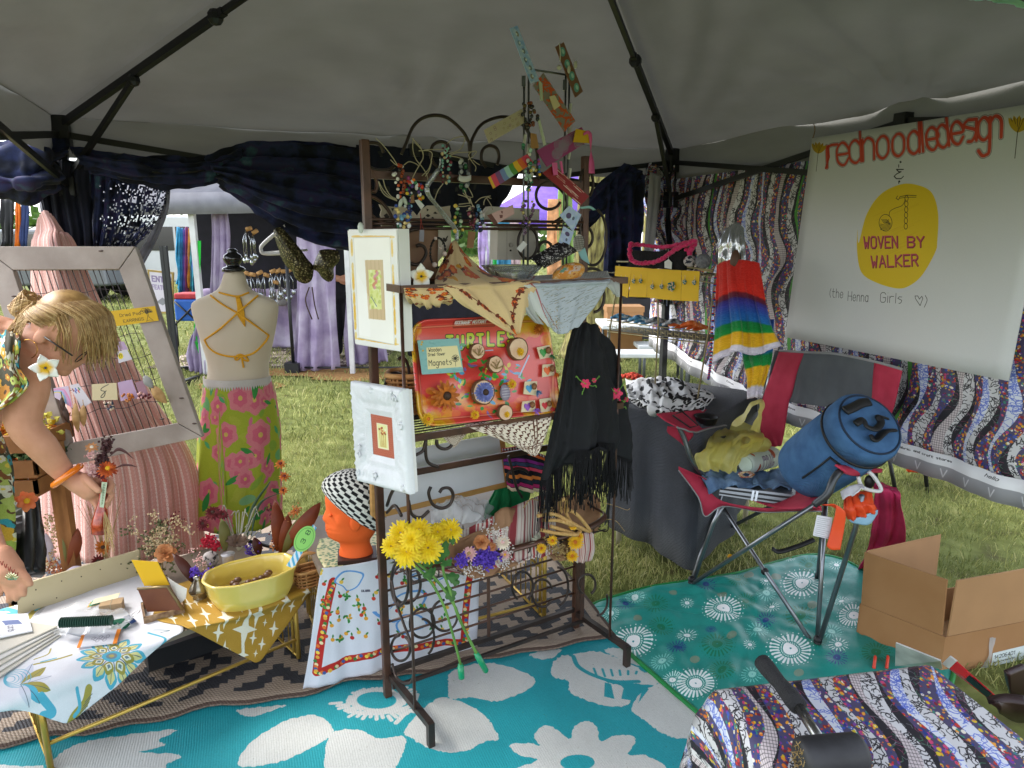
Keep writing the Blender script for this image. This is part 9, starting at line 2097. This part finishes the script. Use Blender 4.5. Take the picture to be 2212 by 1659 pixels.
for k in range(16):MB().tube(crom([kp(1060,950,-.02),kp(1070+ru(-20,60),1120,-.02),kp(1090+ru(-60,90),ru(1200,1420),-.02)],4),.0007,3).build('grass_wisp',m_dry,hb_)
m_tray=mk('tray_wood','#7a4e2a',c2='#9a6a3c',scale=8,rough=.7)
for k,(y0,y1,pal,lb)in enumerate(((1000,1030,('#3a5a34','#6a8a5a','#2c3a28'),'wooden tray of green succulents behind the arm at the left'),(1042,1070,('#c9701c','#c9a01c','#b5502a'),'lower wooden tray of orange and yellow flowers at the left'),(945,975,('#d0a81c','#c9c25a','#b5601c'),'upper wooden tray of yellow flowers at the left edge'))):
 a,b=aty(-60,y0,2.2),aty(76,y0-4,2.2);t=thing('flower_tray',lb,'tray',(a+b)/2-UP*.05,'trays of flowers at the left edge')
 MB().prism([a,b,b-UP*.05,a-UP*.05],V((0,.012,0))).build('front_slat',m_tray,t,**_F);MB().prism([a-UP*.05,b-UP*.05,b-UP*.05+V((0,.2,0)),a-UP*.05+V((0,.2,0))],-UP*.01).build('base',m_tray,t,**_F);MB().prism([b,b+V((0,.2,0)),b+V((0,.2,-.05)),b-UP*.05],V((-.01,0,0))).build('side_slat',m_tray,t,**_F)
 for c_ in pal:fluff('flower_heads',[a.lerp(b,rng.random())+V((0,ru(.03,.18),ru(-.01,.03)))for _ in range(16)],90,.012,mk('tray_'+c_[1:],c_,var=.3,rough=.7),t,.008)
 for s_ in(a,b):MB().bar(V((s_.x,s_.y+.1,0)),V((s_.x,s_.y+.1,s_.z-.05)),.03).build('post',m_tray,t,**_F)
P=surf([[wp_(36,1080,2.05),wp_(70,1085,2.1)],[wp_(34,1170,1.98),wp_(78,1170,2.05)],[wp_(36,1240,1.95),wp_(70,1245,2.)]],10,14,.01,2,3);one(MB().grid(P),'black_bag',mk('black_leather','#0e0e11',rough=.4,bump=.4,bscale=20),'shiny black bag standing between the dress and the pink cloth','bag',solid=.06)
strawflower('peach_rose',wp_(58,1082,1.98),vn(wp_(58,1082)),.03,(mk('coral_petals','#d0603a',c2='#e0884a',rough=.6),m_yel),None,3,7,.7,'large coral and yellow cloth flower beside the black bag','flower')
# ------------------ neighbouring stalls, cars and trees behind
m_pur=mk('purple_tie_dye',ramp=[(.3,'#85759a'),(.45,'#a090b0'),(.55,'#b2a4bf'),(.7,'#cbc4d4')],scale=3.5,detail=8,rough=.85,transl=.2);m_wpole=mk('white_pole','#c9c9c9',rough=.4)
def wallq(px,y):return[aty(a,b,y)for a,b in px]
bt=thing('booth_tent','grey canopied booth with black back wall and white poles beyond the dress form','tent',(-4.3,8.4,0))
MB().prism([V((-4.75,10.5,0)),V((-2.1,10.5,0)),V((-2.1,10.5,2.1)),V((-4.75,10.5,2.1))],V((0,.02,0))).build('back_wall',mk('black_drape','#15141b',c2='#201e28',rough=.9),bt,**_F)
MB().grid([[V((-5.,7.5,1.93)),V((-1.7,7.5,1.98))],[V((-4.9,8.9,2.7)),V((-1.9,8.9,2.7))],[V((-4.9,10.6,2.05)),V((-1.9,10.6,2.05))]]).build('canopy',mk('grey_canopy','#8f8f98',rough=.8,transl=.3),bt,solid=.01)
MB().grid([[V((-5.,7.49,1.95)),V((-1.7,7.49,2.))],[V((-5.,7.49,1.72)),V((-1.7,7.49,1.78))]]).build('valance',mk('grey_canopy'),bt,solid=.01)
p0=gr(447,808);MB().box((p0.x,p0.y,.97),(.06,.06,1.94)).build('pole',m_wpole,bt,**_F);MB().box((-1.8,7.6,.97),(.05,.05,1.94)).build('pole',m_wpole,bt,**_F)
def drape(px,y,lab,seed=1,mat=m_pur,amp=.05,waves=3,nm='purple_drape',cat='drape',grp='purple tie-dye drapes of the booth'):
 return one(MB().grid(surf([wallq(r,y)for r in px],20,24,amp,waves,seed)),nm,mat,lab,cat,grp,solid=.006)
drape([[(455,440),(472,440),(490,440)],[(458,560),(476,560),(496,560)],[(450,800),(466,800),(478,800)]],7.7,'tall purple drape tied to the white booth pole',2)
drape([[(640,470),(680,470),(726,480)],[(640,640),(682,640),(724,640)],[(632,800),(684,800),(734,796)]],7.7,'wide purple drape hanging below the sequin wings',3)
drape([[(410,735),(430,690),(446,690)],[(404,770),(425,760),(446,760)],[(412,800),(430,805),(447,808)]],7.6,'loose purple cloth corner at the foot of the booth pole',5)
drape([[(748,640),(790,640),(830,640)],[(744,720),(790,720),(830,720)],[(752,790),(800,785),(840,780)]],8.,'purple and blue tie-dye cloth on the side table behind the rack',6)
tbx=thing('booth_table','booth table under a pale purple tie-dye cloth','table',(-3.4,9.6,0))
MB().grid(surf([[V((-4.3,9.6,.8)),V((-3.4,9.55,.8)),V((-2.5,9.6,.8))],[V((-4.3,9.4,.79)),V((-3.4,9.4,.79)),V((-2.5,9.4,.79))],[V((-4.3,9.36,.4)),V((-3.4,9.36,.4)),V((-2.5,9.36,.4))],[V((-4.33,9.3,.04)),V((-3.4,9.28,.04)),V((-2.4,9.3,.04))]],30,24,.03,8,3)).build('cloth',m_pur,tbx,solid=.006);MB().box((-3.4,9.7,.76),(1.8,.6,.04)).build('top',m_tabl,tbx,**_F)
cv=Cv(300,300,'#4a3a38')
for k in range(70):x,y=ru(0,300),ru(0,300);[cv.ring(x,y,r,5,'#b5a59a')for r in(6,15)]
g=MB().add([V((-4.3,7.9,.012)),V((-1.6,7.9,.012)),V((-1.6,10.4,.012)),V((-4.3,10.4,.012))],[(0,1,2,3)],[(0,0),(2,0),(2,2),(0,2)]);one(g,'swirl_carpet',mk('swirl_carpet',img=cv.image('swirl_print'),rough=.9),'dark brown carpet with pale swirls in the booth','carpet',solid=.004)
m_cork=mk('cork','#b5864e',c2='#c99c66',scale=40,rough=.8);m_chr=mk('chrome','#b5b9be',metal=.95,rough=.18)
rl=thing('chime_rail','black rail carrying spoon chimes inside the booth','rail',aty(540,610,8.8));MB().tube([aty(472,608,8.8),aty(648,598,8.8)],.012,6).tube([aty(520,600,8.8),aty(522,800,8.8)],.015,6).build('bar',m_blk,rl)
for k,(x,y)in enumerate([(480,612),(498,606),(512,606),(528,600),(540,604),(556,604),(570,604),(584,600),(596,600),(608,598),(622,598),(532,508),(546,516),(590,620),(486,640),(500,640)]):
 c=aty(x,y-12,8.75);t=thing('spoon_chime',(['first','second','third','fourth','fifth','sixth','seventh','eighth','ninth','tenth','eleventh'][k]+' spoon wind chime from the left on the booth rail' if k<11 else 'spoon wind chime '+['highest at the left','high up beside the highest','hanging low at the right','lowest by the purple drape','low beside the booth pole'][k-11]),'wind chime',c,'spoon wind chimes in the booth');a=ru(-.6,.6)
 MB().tube([c,c+V((cos(a)*.07,0,sin(a)*.07))],.026,8).build('cork',m_cork,t)
 g=MB()
 for j in range(4):q=c+V((ru(-.05,.05),ru(-.05,.05),-.12));L=ru(.1,.26);g.tube([c,q,q-UP*L],.006,4);g.ball(q-UP*(L+.03),(.026,.01,.04),7)
 tag(g.build('spoons',m_chr,t),None,None,kind='stuff')
fg=thing('statuette','small seated grey statuette on the booth table','statuette',aty(607,650,9.3));MB().lathe([(.07,0),(.08,.04),(.05,.08),(.055,.16),(.03,.2)],aty(607,660,9.3),12).build('body',mk('stone_grey','#8a8684'),fg);MB().ball(aty(607,627,9.3),.045,10).build('head',mk('stone_grey'),fg)
one(MB().lathe([(.06,0),(.12,.03),(.13,.12),(.1,.14)],aty(520,656,9.3),14),'bowl',mk('grey_bowl','#5a5a5e',rough=.3),'grey bowl on the booth table','bowl')
wg=thing('sequin_wings','gold and green sequined butterfly wings hanging on a white hanger','wings',aty(650,640,3.25))
m_seq=mk('sequins',ramp=[(0.,'#efe3bc'),(.2,'#a5946a'),(.34,'#4a4028'),(.46,'#5a5c34'),(.6,'#332a18')],scale=30,voro=110,metal=.4,rough=.35,bump=.5,bscale=200)
for nm,q in(('wing',[(592,500),(607,492),(628,514),(649,540),(665,562),(676,575),(676,594),(671,607),(657,612),(641,603),(633,586),(620,575),(609,556),(603,538)]),('wing',[(676,578),(687,551),(695,540),(729,542),(732,562),(720,578),(720,599),(711,608),(697,600),(687,586)])):
 c=np.mean(q,0);rg_=crom([aty(x,y,3.1)for x,y in q],4,True);ce=aty(c[0],c[1],3.07);MB().grid([[ce+(p-ce)*f+V((0,-.02*(1-f),0))for p in rg_+rg_[:1]]for f in(1,.7,.4,.05)]).build(nm,m_seq,wg,solid=.006)
MB().tube(crom([aty(x,y,3.25)for x,y in((640,545),(575,548),(564,540),(570,526),(610,492),(616,488))],5),.009,6).tube([aty(570,546,3.25),aty(664,540,3.25)],.006,5).build('hanger',m_wpole,wg)
for q in([(668,620),(660,650),(674,690)],[(674,620),(680,660),(688,690)]):MB().tube(crom([aty(*p,3.25)for p in q],5),.003,5).build('ribbon',mk('brown_ribbon','#4a3420'),wg)
fpx=gr(635,805);sp2=thing('garment_stand','black garment stand pole with flat foot on the grass','stand',fpx);MB().tube([fpx,V((fpx.x,fpx.y,1.3))],.02,8).tube([fpx+UP*.06,fpx+V((2.2,0,.06))],.012,6).build('pole',m_blk,sp2);MB().box(fpx+UP*.06,(.16,.16,.12)).build('foot',m_blk,sp2,**_F)
br_=thing('clothes_rail','black metal clothes rail frame standing on the grass','rail',gr(390,820))
for x,yb in((377,806),(386,815)):p=gr(x,yb);MB().bar(p,V((p.x,p.y,1.42)),.035).build('upright',m_blk,br_,**_F)
p,q=gr(350,806),gr(418,800);MB().bar(p+UP*.03,q+UP*.03,.05).bar(gr(385,836)+UP*.03,gr(428,822)+UP*.03,.05).build('base_bar',m_blk,br_,**_F)
cv=Cv(160,260,'#c9bdd0');cv.poly([(0,0),(160,0),(160,260),(0,260)],'#a58a4a');cv.poly([(12,12),(148,12),(148,248),(12,248)],'#d4ced8');cv.text('ENTER',26,66,30,8,'#8a7aa0',sp=.9);cv.text('FEATURE',22,112,24,6,'#9a8aae',sp=.75);cv.poly([(40,190),(84,160),(126,186),(88,210)],'#8a8a90')
one(MB().card(wallq([(318,582),(374,588),(372,678),(326,676)],8.2),.03),'framed_sign',mk('framed_sign',img=cv.image('framed_sign'),rough=.4),'gold framed purple lettered sign leaning beyond the wooden frame','sign',**_F)
for k,c in enumerate(('#3a9ac4','#2f7ab0','#5a4a9a','#8a3a6a','#c98a3a','#3aa0b0','#4a6ac0','#a85a9a')):
 x=383+6*k;one(MB().grid(surf([wallq([(x,490+4*(k%3)),(x+6,492)],12),wallq([(x-1,560),(x+7,562)],12),wallq([(x,612+9*(k%4)),(x+7,640)],12)],6,10,.06,2,k)),'hanging_scarf',mk('scarf'+c[1:],c,var=.4,scale=9,transl=.2),('%s tie-dyed scarf hanging on the distant rail'%['sky blue','deep blue','violet','plum','golden','turquoise','royal blue','orchid'][k]),'scarf','tie-dyed scarves on the distant rail',solid=.02)
one(MB().grid(surf([wallq([(427,520),(434,520)],7.6),wallq([(424,640),(431,640)],7.6),wallq([(418,720),(424,722)],7.6),wallq([(428,760),(436,770)],7.6)],4,30,.02,2,3)),'green_ribbon',mk('neon_green','#2fd94a',rough=.5,transl=.3),'neon green ribbon hanging beside the white booth pole','ribbon',solid=.006)
bc_=thing('blue_cooler','blue soft cooler with red top on a black frame beyond the rail','cooler',gr(415,720));c=aty(415,668,9.5);MB().box(c,(.36,.3,.3)).build('body',mk('cobalt','#1f5ab0',rough=.6),bc_,**_F,bevel=.03);MB().box(c+UP*.19,(.34,.28,.08)).build('top',mk('red_top','#b0323a',var=.3),bc_,**_F,bevel=.02)
for s_ in(-1,1):MB().tube([c+V((.18*s_,-.16,-.2)),c+V((-.18*s_,-.16,.14))],.012,5).tube([c+V((.17*s_,-.14,-.15)),V((c.x+.17*s_,c.y-.14,0))],.012,5).build('frame_bar',m_blk,bc_)
def car(lab,x,y,rz,colr,L=4.4,Hh=1.75,van=False):
 t=thing('parked_car',lab,'car',(x,y,0),'cars parked beyond the stalls');M=Matrix.Rotation(rz,3,'Z');o=V((x,y,0));k=L/4.4
 pr=[(-2.2,.35),(-2.2,.95),(-2.05,1.02),(-1.75,1.7),(1.,1.72),(1.55,1.08),(2.15,.95),(2.2,.4)]if not van else[(-2.2,.35),(-2.2,1.7),(-2.,1.85),(1.,1.85),(1.5,1.15),(2.15,1.),(2.2,.4)]
 MB().prism([o+M@V((a*k,-.88,b*Hh/1.75))for a,b in pr],M@V((0,1.76,0))).build('body',mk('car_'+colr[1:],colr,rough=.25,coat=.5,var=.03),t,**_F,bevel=.06)
 m_gl=mk('car_glass','#14181c',rough=.08,spec=.8);m_ty=mk('tyre','#141414',rough=.8);m_hub=mk('hub','#7a7c80',metal=.7,rough=.3)
 for a,b in((-1.6,-.6),(-.52,.5),(.56,1.15)):MB().prism([o+M@V((u*k,-.895,v_*Hh/1.75))for u,v_ in((a,1.08),(b,1.08),(b-(.25 if b>1 else 0),1.6),(a+(.12 if a<-1 else 0),1.6))],M@V((0,.01,0))).build('window',m_gl,t,**_F)
 for a in(-1.35,1.4):
  for s_ in(-1,1):c=o+M@V((a*k,.8*s_,.34));wt=MB().lathe([(.2,-.11),(.33,-.11),(.34,0),(.33,.11),(.2,.11)],c,20,M=M@Matrix.Rotation(PI/2,3,'X')).build('wheel',m_ty,t);MB().lathe([(.02,-.115),(.2,-.115),(.2,.115),(.02,.115)],c,12,M=M@Matrix.Rotation(PI/2,3,'X')).build('hub',m_hub,wt)
 MB().box(o+M@V((2.2*k,.55,.78)),(.06,.3,.14),M=M).build('headlight',mk('lamp_glass','#c9c9c9',rough=.1),t,**_F)
c1=gr(350,640);car('white car parked behind the garment rail, its dark windows above the frame',c1.x+.2,c1.y,.12,'#c4c6c8',4.8,1.95,True)
car('grey car parked far left beyond the pink cloth',-11.5,17.5,-.2,'#5a5e64');car('white car parked far right beyond the tree',6.,24.,.1,'#c9cbcc')
for k,(x0,x1,c)in enumerate(((2,30,'#16161c'),(34,44,'#e0701c'),(46,62,'#2a3a6a'))):
 one(MB().grid(surf([wallq([(x0,428),(x1,430)],7),wallq([(x0,480),(x1,480)],7),wallq([(x0+2,532),(x1-2,532)],7)],8,10,.03,2,k)),'hanging_garment',mk('garment'+c[1:],c,var=.2),['black','orange','navy'][k]+' garment hanging beyond the far left corner','clothes','clothes hanging at the far left',solid=.02)
pb=MB();q0=gr(745,775);bx_,by_=q0.x,q0.y
def cp2(pts,rs):
 P=crom(pts,5);k=len(pts)-1;r=[float(np.interp(i/(len(P)-1)*k,range(len(rs)),rs))for i in range(len(P))];pb.tube(P,r,12);pb.ball(P[0],r[0],10);pb.ball(P[-1],r[-1],10)
B_=lambda x,y,z:V((bx_+x,by_+y,z))
pb.ball(B_(.02,-.02,1.62),(.085,.1,.12),14);pb.ball(B_(0.,-.11,1.61),(.018,.03,.025),8);cp2([B_(0,0,1.52),B_(0,0,1.42)],[.055,.065]);cp2([B_(-.12,0,1.36),B_(.12,0,1.36)],[.09,.09]);cp2([B_(0,0,1.36),B_(0,0,1.1),B_(0,0,.9)],[.15,.14,.16])
for s_ in(-1,1):cp2([B_(.09*s_,0,.9),B_(.1*s_,-.02,.5),B_(.1*s_,0,.08)],[.11,.075,.05]);cp2([B_(.1*s_,0,.05),B_(.1*s_,-.16,.04)],[.045,.035])
cp2([B_(.2,0,1.36),B_(.26,.02,1.1),B_(.05,-.2,1.02)],[.06,.05,.035]);cp2([B_(-.2,0,1.36),B_(-.24,-.04,1.1),B_(.1,-.22,1.)],[.06,.05,.035])
for s_ in(.05,.1):
 for k in range(5):cp2([B_(s_,-.21,1.01-.01*k),B_(s_+.07,-.23,1.-.012*k)],[.012,.009])
po_=pb.build('person',mk('skin_tan','#a8765a',rough=.55));tag(po_,'person in black standing with folded arms behind the upper picture','person');md=po_.modifiers.new('remesh','REMESH');md.mode='VOXEL';md.voxel_size=.012;md.use_smooth_shade=True
po_['_o']=tuple(po_.location);m_bk2=mk('black_clothing','#101014',rough=.9);pb=MB()
cp2([B_(-.14,0,1.36),B_(.14,0,1.36)],[.105,.105]);cp2([B_(0,0,1.36),B_(0,0,1.1),B_(0,0,.86)],[.17,.165,.185])
for s_ in(-1,1):cp2([B_(.09*s_,0,.9),B_(.1*s_,-.02,.5),B_(.1*s_,0,.12)],[.125,.095,.08]);cp2([B_(.21*s_,0,1.36),B_(.25*s_,0,1.16)],[.075,.065])
t_=pb.build('black_clothes',m_bk2,po_);md=t_.modifiers.new('remesh','REMESH');md.mode='VOXEL';md.voxel_size=.014;md.use_smooth_shade=True
MB().ball(B_(.02,0.,1.655),(.095,.105,.105),14).build('hair',mk('dark_hair','#1c1412',rough=.6),po_)
def tree(lab,x,y,r,h,crown):
 t=thing('tree',lab,'tree',(x,y,0),'trees behind the tents');P=[]
 for j in range(25):
  z=h*j/24;row=[]
  for i in range(49):
   a=2*PI*i/48;rr=r*(1.+.5*math.exp(-z*3.2)-.05*z/h*3)*(1+.05*nz_(V((cos(a)*2,sin(a)*2,z)))+.045*abs(sin(a*13+2.*nz_(V((z*1.5,a,0))))))
   row.append(V((x+rr*cos(a)+.02*z,y+rr*sin(a),z)))
  P.append(row)
 MB().grid(P,flip=True).build('trunk',mk('mossy_bark',ramp=[(.3,'#3a3422'),(.45,'#6a6238'),(.6,'#8a8450'),(.75,'#a39a74')],scale=9,stretch=(3,3,.7),detail=10,rough=.95,bump=1,bscale=22),t)
 lb_=MB();ends=[]
 for k in range(7):a=2.4*k;e=V((x+cos(a)*crown*.7,y+sin(a)*crown*.7,h+crown*(.3+.12*(k%3))));lb_.tube(crom([V((x,y,h*.92)),V((x,y,h)).lerp(e,.5)+UP*.2,e],4),[r*.5*(1-.09*i)for i in range(9)],6);ends.append(e)
 lb_.build('limb',mk('mossy_bark'),t);g=MB()
 for k in range(2600):
  e=rc_(ends);p=e+V((gs_(0,1),gs_(0,1),gs_(0,.7)))*crown*.28;s_=ru(.06,.12);a,b=V((ru(-1,1),ru(-1,1),ru(-1,1))).normalized()*s_,V((ru(-1,1),ru(-1,1),ru(-1,1))).normalized()*s_;g.add([p-a,p+b,p+a,p-b],[(0,1,2,3)])
 tag(g.build('crown',mk('tree_leaves','#2f4a1c',c2='#5a7a34',transl=.3,scale=2),t,**_F),None,None,kind='stuff')
c=aty(1288,600,8.8);tree('thick mossy tree trunk behind the right of the rack',c.x,8.8,.3,4.6,3.)
c=aty(1396,500,13.);tree('thin leaning tree trunk beyond the navy curtain',c.x,13.,.09,4.2,1.6)
gz=thing('purple_gazebo','purple gazebo canopy far behind the rack','tent',(1.,15,0));m_vio=mk('violet_canopy','#7a5ac4',c2='#8c6ed0',transl=.4,rough=.7)
MB().grid([[V((-.6,15,2.)),V((3.4,15,2.))],[V((1.2,16.8,3.1)),V((1.6,16.8,3.1))]]).grid([[V((-.6,15,2.)),V((3.4,15,2.))],[V((-.6,15,1.7)),V((3.4,15,1.7))]]).build('canopy',m_vio,gz,solid=.01)
for x in(-.55,3.35):MB().tube([V((x,15.05,0)),V((x,15.05,2.))],.03,8).build('pole',m_wpole,gz)
for k,(x0,x1,y0,y1,c,lb)in enumerate(((1036,1052,470,600,'#b79fd0','lilac'),(1062,1074,470,610,'#4ad06a','bright green'),(1076,1100,470,600,'#4a9ac0','sea blue'),(1100,1120,480,610,'#c9b0b4','red spattered'),(1184,1212,430,600,'#d9a070','peach'),(1206,1234,400,600,'#8aa85a','leaf green'),(1052,1060,480,600,'#c9c9cc','white'))):
 one(MB().grid(surf([wallq([(x0,y0),(x1,y0)],8.2),wallq([(x0-2,(y0+y1)/2),(x1+3,(y0+y1)/2)],8.2),wallq([(x0,y1),(x1+2,y1)],8.2)],8,12,.04,2,k)),'hanging_garment',mk('gar'+c[1:],c,var=.45,scale=8,transl=.2),lb+' garment hanging behind the rack shelves','clothes','clothes hanging behind the rack',solid=.02)
drape([[(880,650),(1000,645),(1110,640)],[(878,700),(1000,700),(1110,700)],[(880,770),(1000,770),(1112,765)]],8.6,'black table cloth of a stall behind the rack',8,mk('black_drape'),.04,5,'black_cloth','tablecloth',None)
def ftable(lab,px,y,z,w_,d_):
 c=aty(px,700,y);t=thing('plastic_table',lab,'table',(c.x,y,0),'white folding tables behind the wire stand');MB().box((c.x,y,z),(w_,d_,.045)).build('top',mk('white_plastic','#bfc2c2',rough=.4),t,**_F,bevel=.01)
 for a in(-1,1):
  for b in(-1,1):MB().tube([V((c.x+a*w_*.42,y+b*d_*.38,0)),V((c.x+a*w_*.42,y+b*d_*.38,z))],.016,6).build('leg',mk('grey_leg','#5a5e62',metal=.5,rough=.4),t)
ftable('white folding table behind the wire stand on the right',1395,7.2,.62,1.,.6);ftable('low white bench standing in front of the folding table',1390,6.6,.4,1.,.28);ftable('white bench farther right under the fabric wall',1470,7.,.42,.9,.3)
for k,(x,y,s_)in enumerate(((1338,735,.34),(1346,690,.3))):c=aty(x,y,7.6);b_=thing('storage_box',['brown cardboard storage box on the grass behind the shawl','second brown storage box stacked above the first'][k],'box',c-UP*s_/2,'storage boxes behind the shawl');MB().box(c,(s_*1.3,s_,s_)).build('body',m_cdb,b_,**_F);MB().box(c+UP*s_*.42,(s_*1.36,s_*1.06,s_*.2)).build('lid',m_cdb,b_,**_F)
one(MB().box(aty(1350,675,10),(.9,.6,.7)),'dark_table',mk('dark_table','#2a262c'),'dark covered table among the far stalls','table',**_F)
for k,c in enumerate(('#c9a070','#8a6ab0','#b0a0c0','#3a6a9a')):one(MB().box(aty(1330+18*k,632,9.8),(.16,.2,.08+.03*k)),'goods_box',mk('goods'+c[1:],c,var=.3),['tan','purple','lilac','blue'][k]+' goods box on the far dark table','box','goods on the far table',**_F,bevel=.01)
hz_=MB()
for k in range(5200):
 x=ru(-70,70);y=62+ru(-5,5);z=ru(0,3.4+1.*nz_(V((x*.08,0,0))));s_=ru(.3,.8);a,b=V((ru(-1,1),ru(-1,1),ru(-1,1))).normalized()*s_,V((ru(-1,1),ru(-1,1),ru(-1,1))).normalized()*s_;hz_.add([V((x,y,z))-a,V((x,y,z))+b,V((x,y,z))+a,V((x,y,z))-b],[(0,1,2,3)])
tag(hz_.build('far_hedge',mk('tree_leaves'),**_F),'low far hedge along the edge of the field',None,kind='stuff')
